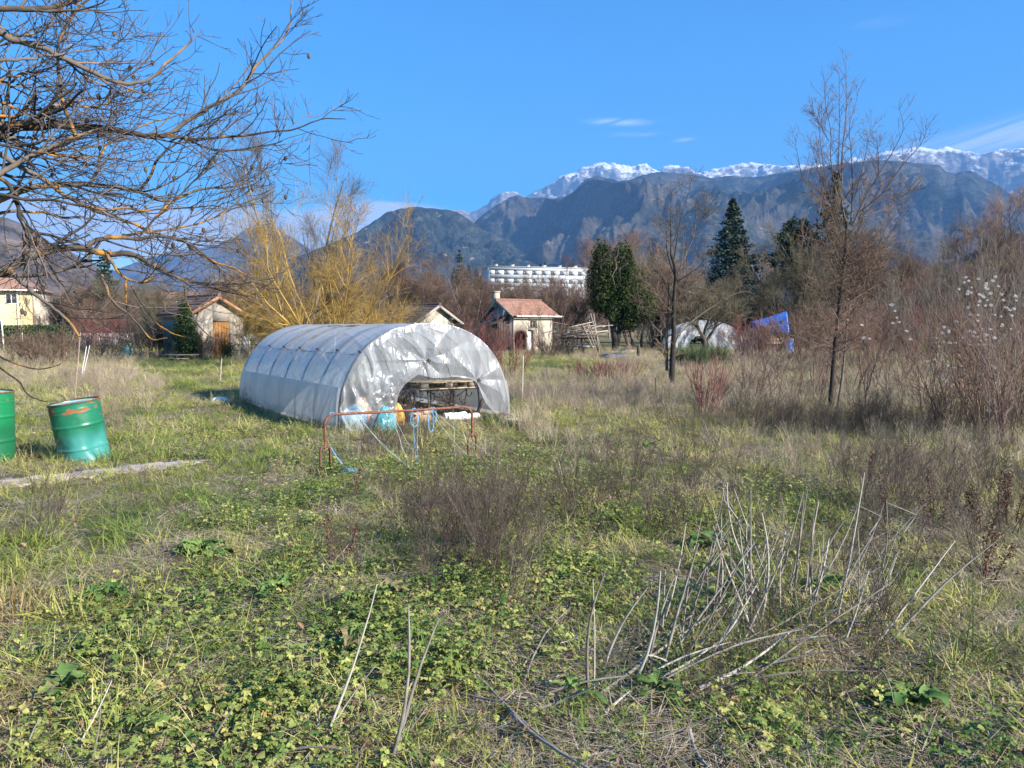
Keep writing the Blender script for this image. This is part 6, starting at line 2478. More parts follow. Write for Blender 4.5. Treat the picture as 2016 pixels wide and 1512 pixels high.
# ------------------------------------------------------------------ the big bare tree reaching in from the left
def make_near_tree():
    def z1(*a):
        return [(x / 2.88, y / 2.88) for x, y in a]

    def z2(*a):
        return [(x / 4.032, 420 + y / 4.032) for x, y in a]
    base = Vector((-4.7, 4.4, 0))
    t = thing("walnut_tree", base, "big bare tree with orange lichen whose limbs reach in from the left", "tree")
    px = 1 / FPX
    L1 = []
    L1.append(limb(z1((-200, 800), (0, 775), (60, 735), (130, 710), (240, 712), (330, 705), (420, 718), (500, 722), (600, 728), (700, 745), (770, 764), (850, 778), (960, 766)), 4.5, 4.9, .030, .014))
    L1.append(limb(z1((950, 766), (1040, 700), (1150, 630), (1230, 585), (1310, 550), (1380, 490), (1440, 385), (1520, 300), (1590, 240), (1640, 170), (1650, 80), (1655, -5)), 4.9, 5.2, .014, .004))
    L1.append(limb(z1((965, 765), (1080, 790), (1200, 785), (1400, 765), (1560, 745), (1690, 738), (1780, 690), (1830, 668), (1960, 675)), 4.9, 5.2, .010, .003))
    L1.append(limb(z1((-150, 1100), (0, 985), (100, 930), (230, 860), (400, 780), (520, 745), (600, 728)), 4.3, 4.6, .016, .010))
    L1.append(limb(z1((430, 770), (380, 650), (345, 540), (325, 330), (340, 210), (400, 100), (490, 0), (560, -90)), 4.5, 4.6, .011, .006))
    L1.append(limb(z1((-100, 140), (0, 180), (50, 220), (150, 245), (250, 270), (340, 320), (430, 360), (520, 410), (620, 450), (720, 480), (800, 470), (880, 430), (960, 340), (1040, 280), (1090, 210)), 4.2, 4.7, .020, .004))
    L1.append(limb(z1((-100, 40), (0, 45), (130, 50), (280, 52), (350, 30), (440, 0), (560, -60)), 4.0, 4.3, .017, .010))
    L1.append(limb(z1((-100, 1180), (0, 1130), (120, 1080), (200, 1055), (300, 1045), (420, 1040), (560, 1050), (680, 1065), (790, 1080), (850, 1120), (950, 1150), (1060, 1100), (1150, 1062), (1300, 1065), (1420, 1040), (1500, 960), (1560, 910)), 4.8, 5.6, .021, .003))
    L1.append(limb(z1((790, 1080), (850, 1010), (880, 920), (940, 850), (1030, 790), (1150, 700), (1280, 680)), 5.1, 5.5, .011, .003))
    L1.append(limb(z1((510, 1045), (560, 960), (570, 870), (620, 810), (720, 760), (850, 690), (990, 660), (1080, 640)), 5.0, 5.4, .010, .003))
    L1.append(limb(z1((-100, 830), (0, 870), (130, 960), (230, 1000), (340, 1090), (430, 1140), (520, 1190), (620, 1220), (720, 1250), (800, 1290), (870, 1320), (960, 1345), (1050, 1365), (1110, 1420), (1160, 1470), (1250, 1500), (1340, 1520)), 4.4, 5.0, .017, .004))
    L1.append(limb(z2((-300, 620), (0, 465), (100, 420), (200, 360), (300, 320), (400, 290), (520, 280), (620, 270), (700, 290), (800, 310), (900, 330), (1000, 305), (1100, 350), (1200, 400), (1300, 450), (1400, 510), (1500, 545), (1700, 560), (2000, 548), (2200, 500)), 3.9, 4.9, .026, .004))
    L1.append(limb(z2((690, 275), (740, 205), (850, 190), (1000, 192), (1090, 212), (1170, 185), (1300, 182), (1430, 200), (1540, 260), (1620, 340), (1700, 390), (1850, 430), (2016, 520)), 4.3, 4.7, .014, .003))
    L1.append(limb(z2((80, 450), (160, 540), (260, 630), (380, 720), (500, 810), (590, 900), (630, 980)), 4.0, 3.8, .011, .006))
    L1.append(limb(z2((850, 325), (930, 450), (1000, 530), (1080, 540), (1150, 560), (1220, 480), (1240, 400)), 4.3, 4.4, .010, .004))
    L1.append(limb(z2((810, 490), (860, 650), (930, 730), (1030, 810), (1130, 910), (1220, 1020), (1330, 990)), 4.3, 4.1, .009, .003))
    L1.append(limb(z2((1000, 530), (1000, 700), (1010, 830), (1030, 950), (1080, 1060), (1130, 1110), (1220, 1095)), 4.3, 4.2, .006, .0025))
    L1.append(limb(z2((1040, 560), (1150, 750), (1240, 870), (1340, 960), (1530, 985)), 4.3, 4.2, .006, .0025))
    L1.append(limb(z2((1465, 560), (1480, 700), (1540, 840), (1620, 950), (1700, 990), (1790, 995)), 4.5, 4.5, .006, .0025))
    L1.append(limb(z2((-200, 1080), (0, 1130), (120, 1190), (250, 1240), (360, 1245), (490, 1190)), 3.6, 3.7, .006, .0025))
    L1.append(limb(z2((-200, 1100), (0, 1225), (160, 1330), (240, 1460), (340, 1505), (380, 1490)), 3.5, 3.6, .006, .0025))
    L1.append(limb(z2((150, 0), (200, 110), (195, 200), (190, 350)), 4.1, 4.1, .012, .009))
    L1.append(limb(z1((0, 1010), (60, 1040), (90, 1150), (130, 1270), (150, 1300), (300, 1340), (400, 1370), (480, 1395)), 4.1, 4.3, .012, .006))
    L1.append(limb(z1((-60, 560), (40, 590), (140, 640), (220, 700), (260, 780), (220, 820), (120, 830), (0, 800)), 4.4, 4.6, .008, .004))
    L1.append(limb(z1((190, 700), (250, 640), (330, 590), (420, 600), (520, 620), (640, 560), (760, 500)), 4.5, 4.9, .009, .004))
    L1.append(limb(z1((960, 765), (1080, 800), (1200, 850), (1330, 855), (1480, 830), (1600, 800)), 4.9, 5.1, .007, .003))
    L1.append(limb(z1((690, 1335), (830, 1325), (860, 1240), (930, 1180), (1010, 1110), (1150, 980), (1300, 900)), 4.6, 5.0, .008, .003))
    L1.append(limb(z1((830, 1320), (960, 1300), (1100, 1275), (1230, 1230), (1330, 1180), (1440, 1130), (1560, 1060)), 4.7, 5.2, .007, .003))
    extra = []
    for i in range(13):
        y0 = random.uniform(-60, 1350)
        y1 = y0 + random.uniform(-240, 200)
        xe = random.uniform(350, 1050) if y0 < 900 else random.uniform(500, 1350)
        k = 7
        pts = [(-120 + (xe + 120) * f, y0 + (y1 - y0) * f + 60 * math.sin(f * 3 + i) * random.uniform(.3, 1)) for f in np.linspace(0, 1, k)]
        extra.append(limb(z1(*pts), random.uniform(3.8, 5.0), random.uniform(4.4, 6.2), random.uniform(.006, .012), .0025, wob=.012))
    # trunk and stubs linking the limbs to it
    b = np.array(base)
    tr = np.array([(0, 0, -.1), (.05, 0, .8), (.02, .05, 1.6), (.1, .05, 2.3), (.2, .1, 3.2), (.4, .2, 4.6)]) + b
    joints = []
    for (p, r) in L1 + extra:
        if p[0][0] < -2.6:
            s = np.array([b[0] + .05, b[1], np.clip(p[0][2] - .35, 1.0, 3.8)])
            m = (s + p[0]) / 2 + np.array([0, 0, .06])
            joints.append((np.array([s, m, p[0]]), np.array([max(r[0] * 1.5, .02), r[0] * 1.2, r[0]])))
    g = G()
    g.tubes(tr - b, [.22, .19, .17, .15, .12, .06], 14)
    for p, r in joints:
        g.tubes(p - b, r, 8)
    for p, r in L1 + extra:
        g.tubes(p - b, r, 7)
    g.obj("trunk", B_WALN, t, smooth=True)
    PP, RR = resample(L1 + extra, 16)
    PP = PP - b
    g = G()
    P1, R1 = spawn(PP, RR, 7, .75, (.3, .95), 9, .09, .03, (.06, .97), .5, .0028, .82, .5)
    q1 = P1 + b
    ok = (q1[:, :, 2].min(1) > 1.62) & (q1[:, -1, 0] < .2 + .0 * q1[:, -1, 0])
    P1, R1 = P1[ok], R1[ok]
    g.tubes(P1, R1, 5)
    P2, R2 = spawn(P1, R1, 5, .32, (.4, 1.0), 7, .12, .04, (.15, 1), .65, .0023, .4, .6)
    g.tubes(P2, R2, 4)
    P3, R3 = spawn(P2, R2, 2, .11, (.4, 1.1), 4, .12, .06, (.2, 1), .75, .0018, .4, .7)
    g.tubes(P3, R3, 3)
    g.obj("crown", B_TWIG, t)
    # shrivelled husks still hanging on
    g = G()
    tips = P2[:, -1]
    tips = tips[rng.random(len(tips)) < .045]
    for p in tips:
        n = 6
        th = np.linspace(0, 2 * math.pi, 7)
        prof = [(.001, .0), (.010, -.006), (.013, -.016), (.008, -.028), (.001, -.036)]
        V = [[(r * math.cos(a) * (1 + .3 * math.sin(3 * a)), r * math.sin(a), z) for a in th] for r, z in prof]
        g.grid(np.array(V) + p)
    g.obj("husks", B_DARK, t)


make_near_tree()


# ------------------------------------------------------------------ the slim tall tree at the right
def z8(*a):
    return [(1340 + x / 2.982, 120 + y / 2.982) for x, y in a]


def make_slim_tree():
    base = on_ground(P(1633, 814))
    d = base.y
    b = np.array(base)
    t = thing("slim_tree", base, "tall slim bare tree with many upright leaders", "tree")
    L_ = []
    tr = limb([(1633, 818), (1637, 760), (1642, 700), (1650, 620), (1658, 540), (1667, 470), (1667, 436)], d, d, .048, .024, wob=.006)
    L_.append(limb(z8((975, 950), (945, 880), (945, 700), (950, 500), (975, 300), (970, 150), (970, 8)), d, d - .1, .018, .003))
    L_.append(limb(z8((945, 880), (905, 740), (880, 600), (885, 400), (845, 250), (842, 100)), d, d - .3, .014, .003))
    L_.append(limb(z8((975, 950), (880, 860), (800, 800), (715, 700), (690, 570), (673, 470)), d, d - .4, .014, .003))
    L_.append(limb(z8((860, 840), (820, 690), (770, 500), (740, 430)), d, d + .3, .009, .003))
    L_.append(limb(z8((1000, 940), (1010, 760), (1000, 520), (985, 370), (1030, 250), (1047, 160)), d, d + .3, .014, .003))
    L_.append(limb(z8((1010, 960), (1040, 890), (1100, 770), (1230, 560), (1300, 430), (1315, 400), (1280, 262)), d, d - .5, .015, .003))
    L_.append(limb(z8((1035, 900), (1180, 790), (1290, 620), (1410, 500), (1450, 420), (1435, 375)), d, d - .6, .014, .003))
    L_.append(limb(z8((1060, 915), (1180, 880), (1280, 800), (1350, 740)), d, d + .4, .009, .003))
    L_.append(limb(z8((1010, 1200), (1110, 1150), (1230, 1020), (1310, 880), (1340, 750), (1390, 680)), d, d + .2, .012, .003))
    L_.append(limb(z8((1020, 800), (1060, 660), (1105, 470), (1118, 380)), d, d + .5, .009, .003))
    L_.append(limb(z8((1090, 780), (1160, 690), (1165, 600), (1150, 460)), d, d - .4, .008, .003))
    L_.append(limb(z8((930, 800), (925, 600), (935, 350), (930, 70)), d, d + .2, .010, .003))
    L_.append(limb(z8((870, 470), (820, 380), (780, 300)), d - .2, d - .2, .007, .003))
    L_.append(limb(z8((900, 1190), (850, 950), (825, 800), (830, 650)), d, d - .3, .010, .003))
    rs = random.Random(8)
    for k in range(11):
        x0, y0 = 1660 + rs.uniform(-12, 14), rs.uniform(440, 640)
        dx = rs.uniform(-105, 120)
        top = y0 - rs.uniform(110, 230)
        L_.append(limb([(x0, y0), (x0 + dx * .35, y0 - 40), (x0 + dx * .75, (y0 + top) / 2), (x0 + dx, top)], d, d + rs.uniform(-.8, .8), .009, .003))
    L_.append(limb([(1648, 806), (1662, 720), (1668, 620), (1690, 520), (1700, 420)], d + .15, d + .3, .026, .006))
    g = G()
    g.tubes(tr[0] - b, tr[1], 10)
    for p, r in L_:
        g.tubes(p - b, r, 6)
    g.obj("trunk", B_SLIM, t, smooth=True)
    PP, RR = resample(L_, 16)
    TP, TR = resample([tr], 16)
    PP = PP - b
    g = G()
    P1, R1 = spawn(PP, RR, 26, .62, (.5, 1.0), 5, .06, .07, (.12, 1), .4, .0032, .5, .6)
    g.tubes(P1, R1, 4)
    P2, R2 = spawn(P1, R1, 4, .22, (.4, 1.0), 4, .08, .06, (.2, 1), .8, .0026)
    g.tubes(P2, R2, 3)
    P1, R1 = spawn(TP - b, TR, 90, 1.2, (.6, 1.4), 7, .10, .02, (.25, 1), .15, .0045, .3, .5)
    g.tubes(P1, R1, 4)
    P2, R2 = spawn(P1, R1, 6, .5, (.4, 1.1), 5, .12, .0, (.1, 1), .7, .003)
    g.tubes(P2, R2, 3)
    P3, R3 = spawn(P2, R2, 3, .22, (.4, 1.1), 4, .12, .0, (.1, 1), .8, .0025)
    g.tubes(P3, R3, 3)
    g.obj("crown", B_BROWN, t)
    # a climber's dry tangle round the lower trunk
    g = G()
    q = (TP - b)[0]
    for k in range(70):
        i = random.randint(4, 14)
        p = q[i] + rng.normal(0, .12, 3)
        pts = [p]
        for j in range(6):
            p = p + rng.normal(0, .09, 3)
            pts.append(p)
        g.tubes(np.array(pts), np.full(7, .003), 3)
    g.leaves(q[rng.integers(5, 15, 260)] + rng.normal(0, .16, (260, 3)), .035, .6)
    g.obj("climber", B_ROSE, t)


make_slim_tree()


# ------------------------------------------------------------------ fruit tree
def z5(*a):
    return [(1240 + x / 3.687, 350 + y / 3.687) for x, y in a]


def make_fruit_tree():
    base = on_ground(P(1323, 762))
    d = base.y
    b = np.array(base)
    t = thing("fruit_tree", base, "upright bare fruit tree with a dark trunk and straight leaders", "tree")
    L_ = []
    tr = limb(z5((305, 1520), (305, 1400), (318, 1150), (318, 870), (340, 700), (320, 610), (300, 560)), d, d, .085, .035, wob=.005)
    L_.append(limb(z5((300, 560), (298, 480), (300, 300), (302, 100)), d, d, .032, .006))
    L_.append(limb(z5((320, 600), (350, 400), (385, 220), (430, 120), (450, 5)), d, d - .3, .022, .004))
    L_.append(limb(z5((345, 700), (400, 560), (470, 430), (480, 210)), d, d + .3, .022, .005))
    L_.append(limb(z5((480, 390), (530, 300), (560, 170)), d + .2, d + .3, .010, .004))
    L_.append(limb(z5((330, 760), (440, 690), (520, 640), (560, 560)), d, d - .6, .018, .004))
    L_.append(limb(z5((330, 830), (480, 790), (600, 830), (700, 880)), d, d + .6, .016, .004))
    L_.append(limb(z5((325, 1150), (370, 1130), (410, 1080), (440, 1050), (560, 960), (700, 870), (850, 810), (930, 870)), d, d + .8, .026, .004))
    L_.append(limb(z5((315, 980), (220, 900), (160, 780), (60, 720), (0, 700)), d, d - .4, .020, .004))
    L_.append(limb(z5((310, 900), (250, 760), (210, 650), (140, 560)), d, d + .5, .018, .004))
    L_.append(limb(z5((310, 1000), (230, 960), (120, 920), (20, 895)), d, d + .2, .014, .004))
    L_.append(limb(z5((270, 1400), (265, 1250), (270, 1050), (285, 900), (280, 760)), d + .05, d + .1, .045, .015))
    L_.append(limb(z5((320, 700), (270, 560), (265, 450), (260, 250)), d, d + .2, .014, .004))
    g = G()
    g.tubes(tr[0] - b, tr[1], 10)
    for p, r in L_:
        g.tubes(p - b, r, 7)
    g.obj("trunk", barkmat("orchard bark", (0.028, 0.024, 0.022), (0.10, 0.088, 0.078), (0.24, 0.16, 0.07), .15), t, smooth=True)
    PP, RR = resample(L_, 16)
    PP = PP - b
    g = G()
    P1, R1 = spawn(PP, RR, 16, .8, (.5, 1.1), 7, .12, .02, (.1, 1), .4, .005, .4, .5)
    g.tubes(P1, R1, 4)
    P2, R2 = spawn(P1, R1, 5, .35, (.5, 1.2), 5, .14, .02, (.1, 1), .7, .0038)
    g.tubes(P2, R2, 3)
    P3, R3 = spawn(P2, R2, 3, .12, (.5, 1.2), 3, .1, .02, (.1, 1), .8, .0032)
    g.tubes(P3, R3, 3)
    g.obj("crown", B_YEL if False else barkmat("ochre twigs", (0.06, 0.045, 0.03), (0.20, 0.15, 0.10)), t)


make_fruit_tree()


def make_forked_tree():
    d = 50
    base = Vector((D(1390, 675, d).x, d, 0))
    b = np.array(base)
    t = thing("forked_tree", base, "small open forked tree in front of the white tunnel", "tree")
    L_ = []
    L_.append(limb(z5((540, 1290), (545, 1190), (510, 1110), (455, 1050), (400, 1010)), d, d - .4, .16, .04, wob=.01))
    L_.append(limb(z5((545, 1190), (540, 1110), (560, 1060), (590, 980)), d, d, .11, .04, wob=.01))
    L_.append(limb(z5((548, 1190), (580, 1150), (615, 1090), (640, 1040), (700, 960)), d, d + .5, .11, .04, wob=.01))
    L_.append(limb(z5((610, 1090), (690, 1040), (760, 1010)), d, d - .5, .05, .02, wob=.01))
    L_.append(limb(z5((500, 1100), (430, 1000), (470, 900), (520, 850)), d, d + .5, .05, .02, wob=.01))
    g = G()
    for p, r in L_:
        g.tubes(p - b, r, 8)
    g.obj("trunk", B_DARK, t, smooth=True)
    PP, RR = resample(L_, 12)
    PP = PP - b
    g = G()
    for lv in [(9, 2.0, (.3, .9), 7, .1, .06, (.35, 1), .5, .014), (7, 1.2, (.3, .9), 5, .1, .04, (.1, 1), .6, .009), (5, .6, (.3, .9), 4, .1, .03, (.1, 1), .7, .007)]:
        PP, RR = spawn(PP, RR, *lv)
        g.tubes(PP, RR, 3)
    g.obj("crown", B_OLIVE, t)


make_forked_tree()


# ------------------------------------------------------------------ young tree
def make_young_tree():
    base = on_ground(P(1703, 824))
    d = base.y
    b = np.array(base)
    t = thing("young_tree", base, "small young tree with a thin dark stem forking low", "tree")

    def z6(*a):
        return [(1640 + x / 3.287, 400 + y / 3.287) for x, y in a]
    L_ = [limb(z6((205, 1395), (207, 1300), (212, 1230), (200, 1180), (215, 1090)), d, d, .020, .008, wob=.003), limb(z6((212, 1230), (240, 1170), (250, 1100), (290, 1000), (315, 900), (340, 840)), d, d - .1, .014, .003, wob=.003),
          limb(z6((215, 1215), (230, 1130), (228, 1000), (225, 880)), d, d + .1, .009, .003, wob=.003), limb(z6((205, 1190), (180, 1100), (170, 1000)), d, d, .007, .003, wob=.003)]
    g = G()
    for p, r in L_:
        g.tubes(p - b, r, 7)
    g.obj("trunk", B_DARK, t, smooth=True)
    PP, RR = resample(L_, 12)
    PP = PP - b
    g = G()
    for lv in [(8, .5, (.4, .9), 5, .1, .05, (.3, 1), .5, .003), (4, .22, (.4, .9), 4, .1, .05, (.2, 1), .7, .0025)]:
        PP, RR = spawn(PP, RR, *lv)
        g.tubes(PP, RR, 3)
    g.obj("crown", B_ROSE, t)


make_young_tree()

# ------------------------------------------------------------------ shrubs of the right hand thicket and the middle ground
sh2 = [(7, .9, (.25, .7), 5, .08, .03, (.15, 1), .6, .004), (5, .45, (.25, .8), 4, .1, .03, (.1, 1), .7, .003)]
sh1 = [(7, .8, (.2, .6), 5, .08, .04, (.2, 1), .6, .004)]


def PG(px, py):
    return on_ground(P(px, py))


SH = [
    ("dogwood_shrub", (1000, 745), "red stemmed shrub growing against the tunnel's right side", B_RED, 17, 1.61, .5, .28, sh2),
    ("dogwood_shrub", (955, 728), "red stemmed shrub behind the tunnel before the arched shed", B_RED, 15, 1.87, .6, .30, sh2),
    ("dogwood_shrub", (1388, 818), "pale red stemmed shrub left of the slim tall tree", B_RED, 26, 1.15, .22, .35, sh1),
    ("rosy_shrub", (1470, 795), "rosy thin stemmed shrub between the red shrub and the slim tree", B_ROSE, 11, 1.44, .5, .30, sh2),
    ("rosy_shrub", (1555, 800), "rosy shrub just left of the slim tree's foot", B_ROSE, 14, 1.36, .6, .35, sh2),
    ("rosy_shrub", (1600, 780), "tall rosy shrub behind the slim tree's foot", B_BROWN, 14, 1.95, .5, .25, sh2),
    ("brown_shrub", (1670, 775), "brown shrub right of the slim tree's foot", B_BROWN, 15, 1.87, .7, .3, sh2),
    ("brown_shrub", (1745, 765), "brown shrub behind the small young tree", B_BROWN, 15, 1.78, .7, .35, sh2),
    ("rosy_shrub", (1790, 800), "rosy shrub right of the small young tree", B_ROSE, 13, 1.27, .5, .4, sh2),
    ("rosy_shrub", (1850, 835), "rosy shrub below the leftmost white seed heads", B_ROSE, 10, 1.08, .4, .4, sh2),
    ("brown_shrub", (1900, 850), "brown shrub carrying the thickest white seed heads", B_BROWN, 13, 1.59, .5, .4, sh2),
    ("brown_shrub", (1965, 870), "dark brown shrub in front at the right edge", B_BROWN, 13, 1.81, .4, .35, sh2),
    ("brown_shrub", (2010, 880), "tall brown shrub cut by the right edge", B_ROSE, 13, 1.88, .4, .3, sh2),
    ("brown_shrub", (1940, 790), "brown shrub behind the white seed heads", B_BROWN, 17, 2.38, .7, .3, sh2),
    ("brown_shrub", (1990, 800), "high brown shrub behind the right edge shrubs", B_GREY, 17, 2.72, .6, .25, sh2),
    ("grey_shrub", (1880, 742), "grey shrub with upright whips at the right", B_GREY, 26, 4.60, .8, .28, sh2),
    ("grey_shrub", (1950, 735), "tall grey shrub with long upright whips near the right edge", B_GREY, 26, 5.20, .8, .24, sh2),
    ("grey_shrub", (1800, 725), "grey shrub between the young tree and the white seed heads", B_GREY, 28, 3.60, .9, .35, sh2),
    ("dogwood_shrub", (1850, 715), "dark red shrub in the gap left of the white seed heads", B_RED, 40, 2.60, 1.2, .3, sh2),
    ("dogwood_shrub", (1760, 712), "dark red shrub behind the young tree", B_RED, 40, 2.30, 1.2, .3, sh2),
    ("dogwood_shrub", (1490, 706), "dark red shrub under the blue tarpaulin", B_RED, 40, 2.00, 1.0, .35, sh2),
    ("dogwood_shrub", (1205, 748), "low dark red bush before the ivy clad tree", B_RED, 46, 0.75, .8, .5, sh1),
    ("dogwood_shrub", (1165, 745), "low dark red bush left of the one before the ivy clad tree", B_RED, 36, 0.60, .7, .5, sh1),
    ("rosy_shrub", (1440, 712), "rosy shrub right of the white tunnel", B_ROSE, 15, 1.70, .8, .4, sh2),
    ("brown_shrub", (1075, 702), "open bare shrub spreading in front of the arched shed", B_BROWN, 14, 3.60, .3, .45, sh2),
    ("brown_shrub", (1580, 715), "brown shrub below the heavy forked trunk", B_BROWN, 34, 2.40, 1.0, .4, sh2),
    ("brown_shrub", (1640, 712), "wide brown shrub behind the slim tree", B_BROWN, 34, 2.80, 1.2, .4, sh2),
    ("brown_shrub", (1700, 706), "wide brown shrub left of the dark red one", B_GREY, 34, 3.00, 1.2, .4, sh2),
    ("brown_shrub", (100, 722), "brown brushwood clump left of the white canes", B_BROWN, 40, 1.50, .9, .5, sh2),
    ("brown_shrub", (60, 715), "brown brushwood clump at the left before the hedge", B_BROWN, 36, 1.40, .9, .5, sh2),
    ("rosy_shrub", (205, 690), "pink brown shrub behind the white fence", B_RED, 50, 2.40, 1.4, .35, sh2),
    ("brown_shrub", (190, 706), "dark low shrub left of the pale turquoise drum", B_DARK, 50, 1.20, 1.2, .5, sh2),
    ("brown_shrub", (300, 702), "dark tangled shrub right of the pale turquoise drum", B_DARK, 60, 2.00, 1.4, .4, sh2),
    ("brown_shrub", (330, 700), "dark tangled shrub left of the cypress", B_DARK, 50, 2.00, .9, .3, sh2),
    ("brown_shrub", (400, 706), "thin grey shrub between cypress and shed door", B_BROWN, 22, 1.50, .4, .35, sh2),
    ("brown_shrub", (930, 705), "dark brushwood in the shade of the arched shed", B_DARK, 50, 1.90, 1.4, .4, sh2),
    ("brown_shrub", (1110, 700), "dark brushwood below the board heap", B_DARK, 50, 1.00, 1.2, .5, sh2),
    ("brown_shrub", (1290, 692), "dark shrub left of the white tunnel", B_DARK, 20, 2.04, .8, .35, sh2),
]
for nm, (px, py), lb, m, ns, h, rad, lean, lv in SH:
    sc_ = max(.5, min(1.6, h / 1.8))
    lv2 = [(k, L_ * sc_, an, n, w, up, tt, rr, rm * (1.0 if py > 740 else 1.8)) for (k, L_, an, n, w, up, tt, rr, rm) in lv]
    shrub(nm, PG(px, py), lb, "shrub", m, stems(ns, h * .9, rad, lean, 8, .06, .008 + .004 * sc_, .0, rmin=.004), lv2)


# old man's beard: fluffy white seed heads over the right hand shrubs
def make_seed_heads():
    m = leafmat("seed fluff", [(0.0, (0.50, 0.48, 0.46)), (1.0, (0.80, 0.78, 0.75))], .35, 0, .9)
    t = thing("clematis_vine", PG(1905, 845), "climber with fluffy white seed heads over the right hand shrubs", "climber")
    b = np.array(t.location)
    g = G()
    C = []
    for k in range(26):
        q = D(random.gauss(1905, 45), 835, b[1] + random.uniform(-.4, .5))
        p = np.array([q.x, q.y, .1])
        e = np.array(tuple(D(random.gauss(1915, 50), random.gauss(670, 45), b[1] + random.uniform(-.5, .5))))
        f = np.linspace(0, 1, 10)[:, None]
        pts = p * (1 - f) + e * f + rng.normal(0, .05, (10, 3))
        g.tubes(pts - b, np.linspace(.006, .003, 10), 4)
    g.obj("stems", B_BROWN, t)
    spots = []
    for k in range(92):
        cx, cy, sx, sy = random.choice(((1960, 640, 22, 30), (1925, 660, 28, 22), (1900, 690, 30, 25), (1875, 665, 22, 18), (1915, 720, 40, 12), (1970, 600, 20, 16), (1860, 715, 20, 10), (1915, 570, 12, 12), (1945, 560, 10, 14)))
        spots.append((random.gauss(cx, sx), random.gauss(cy, sy)))
    spots += [(1755, 600), (1762, 612), (1765, 625), (1758, 636), (1770, 634), (1785, 652), (1792, 668), (1700, 665), (1712, 667), (1697, 640), (2000, 583), (1905, 578), (1926, 549), (1843, 665), (1868, 654)]
    for px, py in spots:
        p = D(px, py, b[1] + random.uniform(-.5, .5))
        g = G()
        n = 60
        rr = random.uniform(.016, .034)
        C = norm(rng.normal(size=(n, 3))) * (rr * rng.random(n) ** .4)[:, None] * np.array([1.1, 1, .75])
        g.leaves(C + np.array(p) - b, .018, .35, N=norm(np.cross(C, rng.normal(size=(n, 3)))))
        g.obj("seed_head", m, t)


make_seed_heads()

# green broom and small evergreens in the middle ground
BROOM = leafmat("broom stems", [(0.0, (0.04, 0.065, 0.03)), (0.6, (0.09, 0.13, 0.055)), (1.0, (0.17, 0.20, 0.09))], .1, 0, .7)
for px, py, h, r, lb in ((1365, 722, .95, .9, "green broom bush right of the fruit tree trunk"), (1405, 716, .85, .7, "green broom bush in front of the white tunnel"), (1345, 716, .7, .6, "small green broom bush touching the fruit tree trunk")):
    g = G()
    blades(g, 1500, r * .7, h, .018, .38, .35, 3)
    o = g.obj("broom_bush", BROOM)
    o.location = PG(px, py)
    tag(o, lb, "bush")
ROSM = leafmat("dark needle tuft", [(0.0, (0.02, 0.04, 0.015)), (1.0, (0.07, 0.12, 0.045))], .1, 0, .7)
for px, py, h, r, lb in ((965, 838, .22, .16, "dark green tuft at the right end of the plastic rolls"), (1008, 846, .20, .20, "dark green tuft below the grey plank")):
    g = G()
    blades(g, 420, r, h, .008, .6, .6, 3)
    o = g.obj("evergreen_tuft", ROSM)
    o.location = PG(px, py)
    tag(o, lb, "plant")
g = G()
Pq, Rq = stems(9, .95, .15, .4, 6, .08, .01)
g.tubes(Pq, Rq, 4)
C = Pq[rng.integers(0, 9, 700), rng.integers(1, 6, 700)] + rng.normal(0, .12, (700, 3))
g.leaves(C, .07, .7)
o = g.obj("rose_bush", HEDGE)
o.location = PG(446, 707)
tag(o, "small green rose bush beside the orange door", "bush")


# ------------------------------------------------------------------ broad leaved rosettes of the near ground
ROS = leafmat("broad leaves", [(0.0, (0.05, 0.11, 0.035)), (0.5, (0.12, 0.21, 0.06)), (0.85, (0.24, 0.33, 0.10)), (1.0, (0.26, 0.19, 0.10))], .3, 0, .85, .08)


def bigleaf(g, c, az, lift, ln, w, a):
    n = 7
    rows = []
    d0 = np.array([math.cos(az), math.sin(az), 0])
    s = np.array([-math.sin(az), math.cos(az), 0])
    p = np.array(c, float)
    ang = lift
    prof = [.10, .5, .85, 1.0, .9, .6, .05]
    for i in range(n):
        wv = w / 2 * prof[i] * (1 + .12 * math.sin(i * 3 + az))
        up = .25 * wv + .012 * math.sin(i * 2.3 + az * 3)
        rows.append([p - s * wv + np.array([0, 0, up]), p - s * wv * .5, p, p + s * wv * .5, p + s * wv + np.array([0, 0, up * .8])])
        p = p + (d0 * math.cos(ang) + np.array([0, 0, math.sin(ang)])) * ln / (n - 1)
        ang -= lift * 1.7 / n + .08
    g.grid(np.array(rows), a=a)


def rosette(px, py, n, ln, w, label, brown=.1):
    g = G()
    for i in range(n):
        az = i * 2.4 + random.gauss(0, .3)
        bigleaf(g, (random.gauss(0, .02), random.gauss(0, .02), .06), az, random.uniform(.45, 1.2), .72 * ln * random.uniform(.6, 1.15), w * .72 * random.uniform(.6, 1.2), .97 if random.random() < brown else random.uniform(.05, .8))
    o = g.obj("dock_plant", ROS, smooth=True)
    o.location = PG(px, py)
    tag(o, label, "plant")


rosette(390, 1108, 17, .26, .15, "largest broad leaved plant, between the drum and the wiry weeds")
rosette(445, 1112, 9, .18, .11, "broad leaved plant touching the right side of the largest one", .25)
rosette(205, 1195, 13, .20, .12, "broad leaved plant above the half buried board")
rosette(545, 1190, 13, .22, .07, "narrow leaved rosette below the wiry weeds at the left")
rosette(1405, 1095, 14, .24, .12, "broad leaved plant behind the upright dead stalks")
rosette(1195, 870, 12, .24, .07, "upright green leaved plant in the middle of the field")
rosette(1100, 1160, 8, .16, .11, "pale leaved plant right of the wiry weeds")
rosette(1320, 890, 10, .24, .07, "green leaf tuft left of the rosy shrubs' shade")
rosette(1275, 885, 10, .24, .07, "green leaf tuft close to the upright leaved plant")
rosette(125, 1375, 8, .20, .12, "broad leaved plant low at the left below the board")
rosette(690, 1300, 9, .24, .07, "reddish green rosette among the near creepers", .4)
